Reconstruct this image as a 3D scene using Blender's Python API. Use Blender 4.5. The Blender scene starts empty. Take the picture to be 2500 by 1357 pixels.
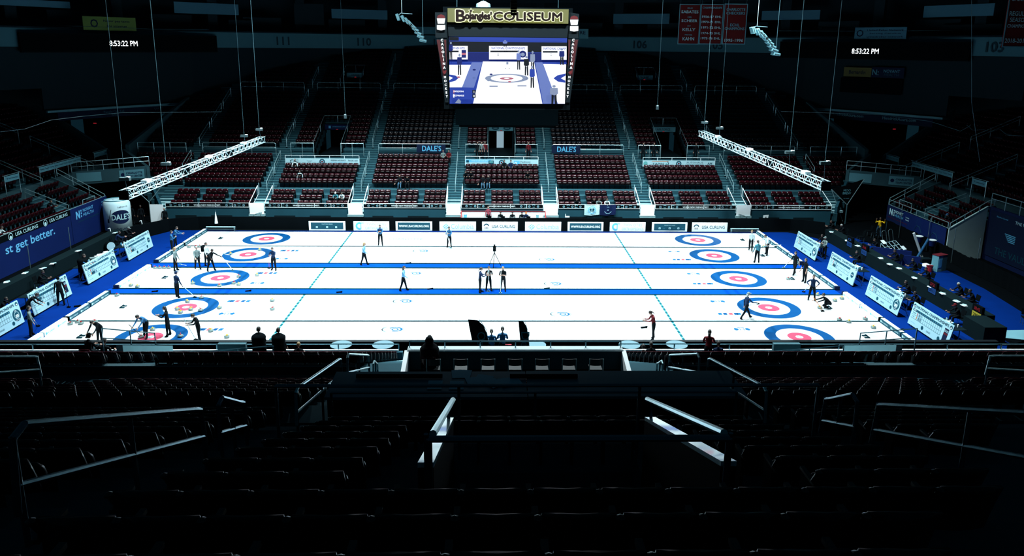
import bpy, math, random
import numpy as np
from mathutils import Matrix, Vector
random.seed(7)
rng = np.random.default_rng(7)
scn = bpy.context.scene
COL = scn.collection
# ------------------------------------------------------------------ camera
FPX, PITCH, YAW, ROLL = 1795.4, .2249, .0257, .0098
CAM = np.array([.777, -47.196, 15.23]); CY = 523.0
_fw = np.array([math.sin(YAW)*math.cos(PITCH), math.cos(YAW)*math.cos(PITCH), -math.sin(PITCH)])
_r = np.array([math.cos(YAW), -math.sin(YAW), 0.0]); _u = np.cross(_r, _fw)
_R = _r*math.cos(ROLL) + _u*math.sin(ROLL); _U = -_r*math.sin(ROLL) + _u*math.cos(ROLL)
cd = bpy.data.cameras.new('camera'); cam = bpy.data.objects.new('camera', cd); COL.objects.link(cam)
m = Matrix.Identity(4)
for i in range(3):
    m[i][0] = _R[i]; m[i][1] = _U[i]; m[i][2] = -_fw[i]; m[i][3] = CAM[i]
cam.matrix_world = m
cd.sensor_width = 36; cd.lens = 36*FPX/2500; cd.shift_y = -(678.5-CY)/2500
cd.clip_start = .1; cd.clip_end = 400
scn.camera = cam
# ------------------------------------------------------------------ world, lights, exposure
w = bpy.data.worlds.new('world'); scn.world = w; w.use_nodes = True
w.node_tree.nodes['Background'].inputs[0].default_value = (.12, .55, .85, 1)
w.node_tree.nodes['Background'].inputs[1].default_value = .022
scn.view_settings.view_transform = 'Standard'; scn.view_settings.look = 'None'
scn.view_settings.gamma = 1; scn.view_settings.exposure = 0; scn.view_settings.use_curve_mapping = False
def spot(x, y, z, tx, ty, energy, size=62, blend=.55, rad=.25, col=(.8, .96, 1.0)):
    d = bpy.data.lights.new('rink_light', 'SPOT'); d.energy = energy; d.color = col
    d.spot_size = math.radians(size); d.spot_blend = blend; d.shadow_soft_size = rad
    o = bpy.data.objects.new('rink_light', d); COL.objects.link(o); o.location = (x, y, z)
    o.rotation_euler = (Vector((tx, ty, 0)) - Vector((x, y, z))).to_track_quat('-Z', 'Y').to_euler()
for lx in (-20, -10, 0, 10, 20):
    for ly in (-7, 7):
        spot(lx, ly, 25, lx*.95, ly*1.15, 40000, 99 if abs(lx) > 15 else 112, 1.)
# ------------------------------------------------------------------ materials
MATS = {}
def srgb(r, g, b):
    f = lambda c: (c/255/12.92) if c/255 <= .04045 else ((c/255+.055)/1.055)**2.4
    return (f(r), f(g), f(b))
def mat(name, col, rough=.6, metal=0., spec=.5, emit=0., ecol=None, noise=0., nscale=8., coat=0.):
    if name in MATS: return MATS[name]
    M = bpy.data.materials.new(name); M.use_nodes = True
    nt = M.node_tree; b = nt.nodes['Principled BSDF']
    b.inputs['Base Color'].default_value = (*col, 1); b.inputs['Roughness'].default_value = rough
    b.inputs['Metallic'].default_value = metal; b.inputs['Specular IOR Level'].default_value = spec
    b.inputs['Coat Weight'].default_value = coat
    if emit:
        b.inputs['Emission Color'].default_value = (*(ecol or col), 1); b.inputs['Emission Strength'].default_value = emit
    if noise:
        t = nt.nodes.new('ShaderNodeTexNoise'); t.inputs['Scale'].default_value = nscale; t.inputs['Detail'].default_value = 4
        g = nt.nodes.new('ShaderNodeNewGeometry'); nt.links.new(g.outputs['Position'], t.inputs['Vector'])
        x = nt.nodes.new('ShaderNodeMix'); x.data_type = 'RGBA'
        x.inputs[6].default_value = (*[c*(1-noise) for c in col], 1); x.inputs[7].default_value = (*[min(1, c*(1+noise)) for c in col], 1)
        nt.links.new(t.outputs['Fac'], x.inputs[0]); nt.links.new(x.outputs[2], b.inputs['Base Color'])
    MATS[name] = M; return M
mat('ice', (.50, .56, .58), .35, spec=.15, noise=.02, nscale=.6)
mat('ring_blue', (.001, .045, .145), .35, spec=.2, noise=.12, nscale=2.5)
mat('ring_red', (.36, .045, .085), .35, spec=.2)
mat('ice_dark', (.0, .02, .03), .4, spec=.1)
mat('hog_green', (.0, .07, .09), .4, spec=.1)
mat('hog_pale', (.10, .24, .27), .4, spec=.1)
mat('logo_blue', (.008, .08, .18), .4, spec=.1)
mat('logo_faint', (.17, .30, .36), .4, spec=.1)
mat('logo_red', (.35, .05, .07), .4, spec=.1)
mat('carpet', (.0, .0155, .12), .95, spec=.03, noise=.15, nscale=.9)
mat('walkway', (.0, .037, .26), .95, spec=.03, noise=.1, nscale=.9)
mat('concrete', (.020, .075, .095), .85, noise=.25, nscale=1.2)
mat('concrete_pale', (.13, .31, .36), .8, noise=.15, nscale=1.)
mat('terrace', (.013, .058, .078), .85, spec=.2, noise=.25, nscale=1.5)
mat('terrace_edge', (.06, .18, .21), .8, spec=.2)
mat('step_lit', (.25, .42, .45), .8, spec=.2, noise=.2, nscale=3)  # lowest stair steps: reach of the rink beams put into a paler colour
mat('front_wall', (.008, .052, .075), .7, spec=.2, noise=.15, nscale=1.)
mat('dark', (.0015, .003, .004), .9, spec=.03)
mat('dark_teal', (.003, .009, .012), .9, spec=.05)
mat('vault_pale', (.45, .62, .62), .8, noise=.15, nscale=1.)
mat('floor_dark', (.0012, .0022, .003), .95, spec=.02)
mat('wing_red', (0.0060, 0.0002, 0.0005), .5, emit=.10, ecol=(.75, .03, .06))
mat('dark_gloss', (.003, .006, .008), .4, spec=.4)
mat('white', (.75, .85, .87), .6, spec=.2)
mat('pale', (.35, .55, .60), .6, spec=.2)
mat('pale_dim', (.10, .28, .34), .7, spec=.2)
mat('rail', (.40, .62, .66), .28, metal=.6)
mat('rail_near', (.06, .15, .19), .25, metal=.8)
mat('seat_red', (.022, .0014, .0035), .2, spec=.28, noise=.25, nscale=3)
mat('seat_navy', (.004, .007, .011), .2, spec=.28, noise=.25, nscale=3)
mat('seat_under_shade', (.004, .0008, .0012), .3, spec=.15)  # dark pan underside, with the shade below each seat row coloured in
mat('seat_near', (.006, .004, .005), .28, spec=.3)
mat('banner_blue', (.002, .012, .085), .7, spec=.15, noise=.2, nscale=.5)
mat('banner_navy', (.003, .010, .05), .7, spec=.15)
mat('navy', (.003, .010, .035), .7, spec=.15)
mat('letter_blue', (.14, .50, .85), .6, spec=.2)
mat('letter_pale', (.45, .72, .78), .6, spec=.2)
mat('letter_dark', (.004, .05, .08), .6, spec=.2)
mat('ad_blue', (.10, .42, .68), .6, spec=.2)
mat('ad_teal', (.004, .055, .085), .6, spec=.2)
mat('ad_faint', (.24, .46, .56), .6, spec=.2)
mat('ad_green', (.10, .35, .35), .6, spec=.2)
mat('maroon', (.09, .006, .012), .7, spec=.2)
mat('red', (.35, .01, .012), .5)
mat('pennant_red', (.085, .008, .009), .8, spec=.1)
mat('yellow', (.75, .42, .02), .5)
mat('orange', (.5, .15, .02), .6)
mat('granite', (.09, .14, .13), .45, noise=.3, nscale=30)
mat('granite_band', (.30, .38, .37), .4)
mat('table_pale', (.10, .17, .20), .6, spec=.1)
mat('gate_white', (.93, .97, .98), .5, spec=.3)
mat('truss', (.55, .75, .80), .35, metal=.5)
mat('metal', (.2, .3, .32), .35, metal=.8)
mat('cable', (.04, .10, .12), .5)
mat('sign_olive', (0.0060, 0.0060, 0.0012), .6, emit=1.0, ecol=(.19, .20, .045))
mat('glow_white', (0.0480, 0.0480, 0.0360), .5, emit=1.0, ecol=(.95, 1., .62))
mat('letter_black', (.006, .002, .002), .6, spec=.1); mat('board_white', (.30, .50, .57), .6, spec=.2); mat('cap_pale', (.80, .95, .98), .3, spec=.8, coat=.5)
mat('led_white', (0.0600, 0.0600, 0.0600), .5, emit=1.6, ecol=(.92, .97, 1))
mat('led_red', (0.0120, 0.0006, 0.0009), .5, emit=.22, ecol=(.75, .03, .05))
mat('led_pale', (0.0300, 0.0420, 0.0480), .5, emit=.5, ecol=(.5, .75, .9))
mat('led_yellow', (0.0300, 0.0300, 0.0030), .5, emit=.5, ecol=(.5, .52, .05))
mat('led_blue', (0.0018, 0.0072, 0.0240), .5, emit=.25, ecol=(.02, .15, .6))
mat('scr_white', (0.0540, 0.0540, 0.0570), .4, emit=1.15, ecol=(.93, .95, 1))
mat('scr_lilac', (0.0180, 0.0180, 0.0480), .4, emit=.45, ecol=(.25, .38, .95))
mat('scr_blue', (0.0030, 0.0060, 0.0360), .4, emit=.5, ecol=(.03, .08, .62))
mat('scr_deep', (0.0012, 0.0018, 0.0150), .4, emit=.3, ecol=(.01, .03, .4))
mat('scr_grey', (0.0240, 0.0270, 0.0360), .4, emit=.45, ecol=(.45, .55, .85))
mat('scr_dark', (0.0002, 0.0004, 0.0012), .4, emit=.05, ecol=(.02, .03, .1))
mat('scr_red', (0.0360, 0.0060, 0.0120), .4, emit=.5, ecol=(.8, .25, .35))
mat('skin', (.40, .23, .17), .6)
mat('skin_dark', (.09, .04, .025), .6)
mat('hair_dark', (.012, .008, .006), .6)
mat('hair_grey', (.25, .28, .28), .6)
mat('hair_blond', (.22, .14, .06), .6)
mat('c_black', (.003, .005, .007), .85, spec=.08)
mat('c_navy', (.004, .016, .05), .8, spec=.15)
mat('c_blue', (.02, .10, .22), .8, spec=.15)
mat('c_lightblue', (.12, .30, .48), .8, spec=.15)
mat('c_grey', (.14, .19, .19), .8, spec=.15)
mat('c_white', (.5, .6, .62), .8, spec=.15)
mat('c_teal', (.04, .18, .22), .8, spec=.15)
mat('c_red', (.10, .006, .01), .8, spec=.15)
mat('c_yellow', (.75, .45, .01), .8, spec=.15)
mat('c_jean', (.03, .08, .13), .8, spec=.15)
# ------------------------------------------------------------------ helpers
def G(px, py, z=0.):
    """point of the level plane z seen at photo pixel (px, py)"""
    d = _fw + _R*(px-1250)/FPX - _U*(py-CY)/FPX
    return CAM + d*(z-CAM[2])/d[2]
def GY(px, py, Y):
    d = _fw + _R*(px-1250)/FPX - _U*(py-CY)/FPX
    return CAM + d*(Y-CAM[1])/d[1]
def rotz(a): return np.array([[math.cos(a), -math.sin(a), 0], [math.sin(a), math.cos(a), 0], [0, 0, 1.]])
def rotx(a): return np.array([[1., 0, 0], [0, math.cos(a), -math.sin(a)], [0, math.sin(a), math.cos(a)]])
TXT = {}
def text_geo(s, bold=0.):
    k = (s, bold)
    if k not in TXT:
        cu = bpy.data.curves.new('t', 'FONT'); cu.body = s; cu.size = 1; cu.resolution_u = 2
        o = bpy.data.objects.new('t', cu); COL.objects.link(o)
        dg = bpy.context.evaluated_depsgraph_get(); me = bpy.data.meshes.new_from_object(o.evaluated_get(dg))
        V = np.array([v.co[:] for v in me.vertices]).reshape(-1, 3); F = [tuple(p.vertices) for p in me.polygons]
        bpy.data.objects.remove(o); bpy.data.curves.remove(cu); bpy.data.meshes.remove(me)
        if len(V):
            if bold:   # heavier strokes: the letters repeated a hair apart
                n_ = len(V); b_ = bold*.8; F0_ = F
                V = np.vstack([V+(dx*b_, dy*b_, .004*k_) for k_, (dx, dy) in enumerate(((-1, -1), (1, -1), (1, 1), (-1, 1), (0, 0)))]); F = [tuple(i+n_*k_ for i in f) for k_ in range(5) for f in F0_]
            lo, hi = V.min(0), V.max(0); V = V - (lo+hi)/2*(1, 1, 0)
            TXT[k] = (V, F, hi[0]-lo[0], hi[1]-lo[1])
        else: TXT[k] = (V, F, 1, 1)
    return TXT[k]
class MB:
    def __init__(s): s.v = []; s.f = []; s.m = []; s.n = 0; s.mats = []
    def mi(s, name):
        if name not in s.mats: s.mats.append(name)
        return s.mats.index(name)
    def add(s, V, F, mt):
        V = np.asarray(V, float); k = s.mi(mt)
        s.v.append(V); s.f += [tuple(i+s.n for i in f) for f in F]; s.m += [k]*len(F); s.n += len(V); return s
    def box(s, c, d, mt, R=None):
        x, y, z = [t/2 for t in d]
        V = np.array([[a*x, b*y, e*z] for e in (-1, 1) for b in (-1, 1) for a in (-1, 1)])
        if R is not None: V = V @ np.asarray(R).T
        return s.add(V+np.asarray(c, float), [(0, 2, 3, 1), (4, 5, 7, 6), (0, 1, 5, 4), (2, 6, 7, 3), (0, 4, 6, 2), (1, 3, 7, 5)], mt)
    def bb(s, x0, x1, y0, y1, z0, z1, mt): return s.box(((x0+x1)/2, (y0+y1)/2, (z0+z1)/2), (abs(x1-x0), abs(y1-y0), abs(z1-z0)), mt)
    def cyl(s, p, q, r, mt, n=8, r2=None, cap=True):
        p = np.asarray(p, float); q = np.asarray(q, float); r2 = r if r2 is None else r2
        a = q-p; L = np.linalg.norm(a)
        if L < 1e-6: return s
        a /= L; b = np.cross(a, (0, 0, 1.) if abs(a[2]) < .9 else (1., 0, 0)); b /= np.linalg.norm(b); c = np.cross(a, b)
        t = np.arange(n)*2*math.pi/n; ring = np.outer(np.cos(t), b)+np.outer(np.sin(t), c)
        V = np.vstack([p+ring*r, q+ring*r2]); F = [(i, (i+1) % n, n+(i+1) % n, n+i) for i in range(n)]
        if cap: F += [tuple(range(n-1, -1, -1)), tuple(range(n, 2*n))]
        return s.add(V, F, mt)
    def path(s, P, r, mt, n=6):
        for a, b in zip(P[:-1], P[1:]): s.cyl(a, b, r, mt, n)
        return s
    def quad(s, a, b, c, d, mt): return s.add([a, b, c, d], [(0, 1, 2, 3)], mt)
    def poly(s, P, mt): return s.add(P, [tuple(range(len(P)))], mt)
    def prism(s, P, z0, z1, mt, mt2=None):
        n = len(P); V = [(x, y, z0) for x, y in P]+[(x, y, z1) for x, y in P]
        s.add(V, [tuple(range(n-1, -1, -1)), tuple(range(n, 2*n))], mt)
        s.add(V, [(i, (i+1) % n, n+(i+1) % n, n+i) for i in range(n)], mt2 or mt); return s
    def slab(s, P, off, mt):
        """polygon P (3d) given thickness along off"""
        n = len(P); P = np.asarray(P, float); V = np.vstack([P, P+np.asarray(off, float)])
        return s.add(V, [tuple(range(n-1, -1, -1)), tuple(range(n, 2*n))]+[(i, (i+1) % n, n+(i+1) % n, n+i) for i in range(n)], mt)
    def lathe(s, prof, c, mt, n=16):
        t = np.arange(n)*2*math.pi/n; V = []
        for r, z in prof: V += [(c[0]+r*math.cos(a), c[1]+r*math.sin(a), c[2]+z) for a in t]
        F = [(j*n+i, j*n+(i+1) % n, (j+1)*n+(i+1) % n, (j+1)*n+i) for j in range(len(prof)-1) for i in range(n)]
        F += [tuple(range(n-1, -1, -1)), tuple(range((len(prof)-1)*n, len(prof)*n))]
        return s.add(V, F, mt)
    def disc(s, c, r, mt, x=(1, 0, 0), y=(0, 1, 0), n=24, r0=0, a0=0, a1=360, ry=None):
        x = np.array(x, float); y = np.array(y, float); c = np.array(c, float); k = 1 if ry is None else ry/r
        t = np.radians(np.linspace(a0, a1, n+1)); o = c+np.outer(np.cos(t), x)*r+np.outer(np.sin(t), y)*r*k
        if r0:
            i = c+np.outer(np.cos(t), x)*r0+np.outer(np.sin(t), y)*r0*k
            return s.add(np.vstack([o, i]), [(j, j+1, n+2+j, n+1+j) for j in range(n)], mt)
        if a1-a0 >= 360: return s.add(o[:-1], [tuple(range(n))], mt)
        return s.add(np.vstack([o, c]), [tuple(range(n+2))], mt)
    def text(s, body, c, mt, x=(1, 0, 0), y=(0, 0, 1), h=None, w=None, bold=0.):
        V, F, tw, th = text_geo(body, bold)
        if not len(V): return s
        if w is None: sx = sy = h/th
        elif h is None: sx = sy = w/tw
        else: sx, sy = w/tw, h/th
        x = np.array(x, float); y = np.array(y, float)
        return s.add(np.array(c, float)+np.outer(V[:, 0]*sx, x)+np.outer(V[:, 1]*sy, y)+np.outer(V[:, 2]*max(sy, .1), np.cross(x, y)), F, mt)
    def build(s, name, parent=None, smooth=False, kind=None, label=None, cat=None, group=None):
        V = np.vstack(s.v)
        loc = np.zeros(3)
        if parent is None:
            lo, hi = V.min(0), V.max(0); loc = np.array([(lo[0]+hi[0])/2, (lo[1]+hi[1])/2, lo[2]]); V = V-loc
        me = bpy.data.meshes.new(name); me.from_pydata(V.tolist(), [], s.f)
        for q in s.mats: me.materials.append(MATS[q])
        if len(s.mats) > 1: me.polygons.foreach_set('material_index', s.m)
        if smooth: me.polygons.foreach_set('use_smooth', [True]*len(s.f))
        me.update()
        o = bpy.data.objects.new(name, me); COL.objects.link(o); o.location = loc
        if parent is not None: o.parent = parent
        return tag(o, label, cat, group, kind)
def tag(o, label=None, cat=None, group=None, kind=None):
    for k, v in (('label', label), ('category', cat), ('group', group), ('kind', kind)):
        if v: o[k] = v
    return o
def thing(name, label, cat, loc=(0, 0, 0), rz=0., group=None):
    o = bpy.data.objects.new(name, None); COL.objects.link(o); o.location = [float(t) for t in loc]; o.rotation_euler = (0, 0, rz)
    o.empty_display_size = .2
    return tag(o, label, cat, group)
def copy_tree(o, parent=None):
    c = o.copy(); COL.objects.link(c); c.parent = parent
    for ch in list(o.children): copy_tree(ch, c)
    return c
BX = 1.53          # centre of the building (the ice is centred on x = 0)
ORD = ['first', 'second', 'third', 'fourth', 'fifth', 'sixth', 'seventh', 'eighth', 'ninth', 'tenth', 'eleventh', 'twelfth', 'thirteenth', 'fourteenth', 'fifteenth', 'sixteenth', 'seventeenth', 'eighteenth', 'nineteenth', 'twentieth', 'twenty-first', 'twenty-second', 'twenty-third']
# ------------------------------------------------------------------ floor and ice
b = MB(); t = [(BX+60*math.cos(a), 60*math.sin(a)) for a in np.linspace(0, 2*math.pi, 49)[:-1]]
b.prism(t, -.3, -.02, 'floor_dark'); b.build('floor', kind='structure')
b = MB(); b.prism([(-28.2, -12.9), (-22, -13.2), (23, -13.2), (28.4, -12.9), (28.2, 8), (27.4, 11), (25.8, 12.9), (-25.8, 12.9), (-27.3, 10), (-28.1, 4)], -.02, .0, 'carpet')
b.build('carpet_floor', kind='structure')
b = MB(); b.prism([(29, 11.5), (28.9, -6.5), (29.6, -10.5), (31, -9.2), (32.4, -6.5), (33, -2), (33, 2.5), (31.6, 5), (31.2, 9), (30.6, 11.5)], -.02, .0, 'carpet')
b.build('officials_carpet_floor', kind='structure')
SW, WK, HW = 4.57, 1.06, 22.9
YC = [2*SW+WK, SW+WK, 0., -SW-WK, -2*SW-WK]          # sheet centres, far to near
SN = ['farthest', 'second farthest', 'middle', 'second nearest', 'nearest']
for i, yc in enumerate(YC):
    th = thing('curling_sheet', f'{SN[i]} white curling sheet of the five, a ring target at each end', 'curling sheet', (0, yc, 0), group='curling sheets')
    MB().bb(-HW, HW, -SW/2+.03, SW/2-.03, -.015, .012, 'ice').build('ice_surface', th)
    for sgn in (-1, 1):
        hb = MB(); c = (sgn*17.375, 0, .015)
        hb.disc(c, 1.83, 'ring_blue', r0=1.22, n=64); hb.disc(c, .62, 'ring_red', r0=.2, n=40)
        ho = hb.build('house', th)
        MB().disc((sgn*17.375, 0, .016), .12, 'logo_faint', r0=.06, n=16).build('button_mark', ho)
        lb = MB(); n = 26
        for k in range(n):
            y0 = -SW/2+.05+(SW-.1)*k/n; lb.bb(sgn*10.973-.07, sgn*10.973+.07, y0, y0+(SW-.1)/n, .0125, .016, 'hog_green' if k % 3 else 'hog_pale')
        lb.build('hog_line', th)
        if i:
            mb = MB(); y = -sgn*1.07
            x0 = sgn*14.6
            for q, (dx, mt) in enumerate(((-.52, 'logo_blue'), (-.22, 'ring_blue'), (.12, 'logo_red'), (.42, 'ring_blue'), (.6, 'logo_blue'))):
                mb.add([(x0+sgn*dx-.11, y-.17, .016), (x0+sgn*dx+.11, y-.17, .016), (x0+sgn*dx+.15, y+.17, .016), (x0+sgn*dx-.07, y+.17, .016)], [(0, 1, 2, 3)], mt)
            mb.build('sponsor_mark', th)
            eb = MB(); ye = sgn*1.1
            eb.disc((x0, ye, .016), .42, 'logo_blue', r0=.33, ry=.3, a0=60, a1=120, n=6)
            eb.disc((x0, ye, .016), .45, 'logo_blue', r0=.2, a0=140, a1=215, n=8, ry=.32); eb.disc((x0, ye, .016), .45, 'logo_blue', r0=.2, a0=-35, a1=40, n=8, ry=.32)
            eb.text('H', (x0, ye, .016), 'logo_blue', y=(0, 1, 0), h=.3); eb.build('oval_mark', th)
            if not (i == 4 and sgn == 1):
                ob = MB(); xo = sgn*4.72; yo = (1.08 if sgn < 0 else -1.12)
                ob.disc((xo, yo, .016), .62, 'logo_faint', r0=.57, n=32, ry=.5); ob.disc((xo+.12, yo, .016), .42, 'logo_blue', r0=.3, ry=.33, n=20, a0=-110, a1=150)
                ob.disc((xo+.12, yo, .016), .2, 'logo_blue', r0=.12, n=16); ob.disc((xo-.1, yo, .016), .52, 'logo_faint', r0=.44, n=16, a0=120, a1=240, ry=.4)
                ob.build('round_mark', th)
        else:
            tb = MB(); tb.text('CHARLOTTE' if sgn < 0 else 'IIC', (-6.28 if sgn < 0 else 1.8, 0, .016), 'logo_faint', y=(0, 1, 0), h=.35, bold=.02); tb.build('faint_mark', th)
for y, nm in ((YC[0]-SW/2, 'between the two farthest sheets'), (YC[4]+SW/2, 'between the two nearest sheets')):
    MB().bb(-HW, HW, y-.055, y+.055, 0, .05, 'ice_dark').build('sheet_divider', label='thin dark divider strip on the ice '+nm, cat='divider', group='sheet dividers')
for y, nm in ((YC[1]-SW/2-WK/2, 'behind the middle sheet'), (YC[3]+SW/2+WK/2, 'in front of the middle sheet')):
    th = thing('walkway_carpet', 'long bright blue carpet walkway '+nm, 'carpet runner', (0, y, 0), group='carpet walkways')
    MB().bb(-HW-.6, HW, -WK/2, WK/2, 0, .02, 'walkway').build('carpet_strip', th)
    for s in (-1, 1): MB().bb(-HW-.4, HW, s*WK/2-.055, s*WK/2+.055, 0, .06, 'ice_dark').build('edge_trim', th)
for y, nm in ((YC[0]+SW/2+.08, 'far'), (YC[4]-SW/2-.06, 'near')):
    MB().bb(-HW, HW, y-.06, y+.06, 0, .04, 'banner_blue' if nm == 'far' else 'ice_dark').build('edge_strip', label=f'thin strip along the {nm} edge of the ice', cat='strip')
# end bumpers: two printed foam boards behind every sheet
for i, yc in enumerate(YC):
    for sgn in (-1, 1):
        white = (i in (1, 2, 4) and sgn < 0) or (i in (1, 3) and sgn > 0)
        if i == 1: white = False
        for half in (-1, 1):
            th = thing('bumper_board', f'{"white" if white else "navy"} foam bumper board at the {"left" if sgn<0 else "right"} end of the {SN[i]} sheet, {"far" if half>0 else "near"} half', 'bumper board', (sgn*(HW+.16), yc+half*SW/4, 0), group='bumper boards behind the sheets')
            body = 'white' if white else 'ad_teal'
            MB().bb(-.14, .14, -SW/4+.06, SW/4-.06, .0, .24, body).build('foam_board', th)
            MB().bb(-.1, .1, -SW/4+.1, SW/4-.1, .24, .27, 'white').build('top_strip', th)
            f = -sgn*.142
            tb = MB()
            for k in (-.55, .55):
                tb.disc((f, k+sgn*.38, .12), .07, 'pale' if not white else 'ad_blue', x=(0, -sgn*1., 0), y=(0, 0, 1), n=10)
                tb.text('USA CURLING', (f, k, .12), 'letter_pale' if not white else 'ad_blue', x=(0, -sgn*1., 0), h=.08, bold=.01)
            tb.build('printed_lettering', th)
            MB().bb(-.16, .16, half*(SW/4)-.07, half*(SW/4)+.07, 0, .26, 'navy').build('corner_joint', th)
# hacks
for i, yc in enumerate(YC):
    for sgn in (-1, 1):
        th = thing('rubber_hack', f'pair of black foot hacks at the {"left" if sgn<0 else "right"} end of the {SN[i]} sheet', 'hack', (sgn*21.03, yc, 0), group='starting hacks')
        for k in (-1, 1):
            MB().prism([(-.14, k*.14-.06), (.14, k*.14-.06), (.14, k*.14+.06), (-.14, k*.14+.06)], .012, .05, 'ice_dark').build('foothold', th)
            MB().cyl((sgn*.06, k*.14-.06, .05), (sgn*.06, k*.14+.06, .05), .05, 'ice_dark').build('heel_block', th)
# ------------------------------------------------------------------ far advertising boards and black barrier
b = MB(); P = [(-27.9, 9.8), (-26.1, 12.6), (-24, 13.45), (26.2, 13.45), (27.2, 13.1), (28.6, 12.2)]
for (x0, y0), (x1, y1) in zip(P[:-1], P[1:]):
    d = np.array([x1-x0, y1-y0]); L = np.hypot(*d); nn = np.array([-d[1], d[0]])/L*.1
    b.prism([(x0, y0), (x1, y1), (x1+nn[0], y1+nn[1]), (x0+nn[0], y0+nn[1])], 0, 1.03, 'dark')
b.build('rink_barrier', label='long black draped barrier along the far side and far left corner of the ice', cat='barrier')
ads = [(754, 843, 'follow', 'dark panel of social icons, first from the left end'), (863, 950, 'twin', 'pale blue crescent mark, second from the left end'), (966, 1055, 'www', 'dark web address panel left of centre'),
       (1073, 1162, 'col', 'pale blue woven-diamond logo left of centre'), (1177, 1264, 'usa', 'dark round emblem in the middle of the row'), (1282, 1370, 'col', 'pale blue woven-diamond logo right of centre'),
       (1386, 1473, 'www', 'dark web address panel right of centre'), (1489, 1576, 'twin', 'pale blue crescent mark, third from the right end'), (1592, 1678, 'follow', 'dark panel of social icons, second from the right end'), (1690, 1776, 'usa', 'dark round emblem at the right end of the row')]
for a0, a1, kind, lab in ads:
    x0 = GY(a0, 552, 12.95)[0]; x1 = GY(a1, 552, 12.95)[0]; W = x1-x0; c = (x0+x1)/2
    th = thing('advertising_board', 'white sponsor board with a '+lab, 'advertising board', (c, 12.95, 0), group='sponsor boards along the far side')
    MB().bb(-W/2, W/2, .0, .09, .02, .80, 'white').build('panel', th)
    t = MB(); y = -.004; z = .41
    if kind == 'follow':
        t.bb(-W/2+.17, W/2-.17, -.003, 0, .12, .70, 'ad_teal'); t.text('FOLLOW USA CURLING', (0, y, .56), 'letter_pale', h=.06)
        for k in (-.85, 0, .75):
            t.box((k, y, .3), (.16, .004, .14), 'letter_pale'); t.box((k, y-.003, .3), (.07, .003, .06), 'ad_teal'); t.text('usacurling', (k+.36, y, .3), 'ad_blue', h=.035)
    elif kind == 'twin':
        t.disc((-W/2+.5, y, z), .33, 'ad_blue', y=(0, 0, 1), r0=.17, a0=70, a1=290); t.box((-W/2+.62, y, z), (.07, .004, .5), 'ad_blue'); t.box((-W/2+.66, y, z+.26), (.4, .004, .06), 'ad_blue')
        t.text('TWIN CITIES', (.42, y, .57), 'ad_faint', w=1.6, h=.22); t.text('ORTHOPEDICS', (.42, y, .24), 'ad_faint', w=1.85, h=.22)
    elif kind == 'www':
        t.bb(-W/2+.17, W/2-.17, -.003, 0, .1, .72, 'ad_teal'); t.text('WWW.USACURLING.ORG', (0, y, z), 'white', w=W-.55, h=.2, bold=.03)
    elif kind == 'col':
        for q in range(3):
            for p in range(3): t.box((-W/2+.55+(q-p)*.115, y, z-.02+(q+p-2)*.095), (.12, .004, .085), 'ad_blue' if (q+p) % 2 else 'ad_faint', R=[[.707, 0, -.707], [0, 1, 0], [.707, 0, .707]])
        t.text('Columbia', (.38, y, z), 'ad_faint', w=1.9, h=.42)
    else:
        t.disc((-W/2+.36, y, z), .24, 'letter_dark', y=(0, 0, 1), r0=.15, a0=10, a1=170)
        for k in range(4): t.box((-W/2+.24+k*.08, y, z-.12), (.035, .004, .16), 'maroon')
        t.text('USA CURLING', (.3, y, z), 'letter_dark', w=1.95, h=.26, bold=.01)
    t.build('printed_face', th)
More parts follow.
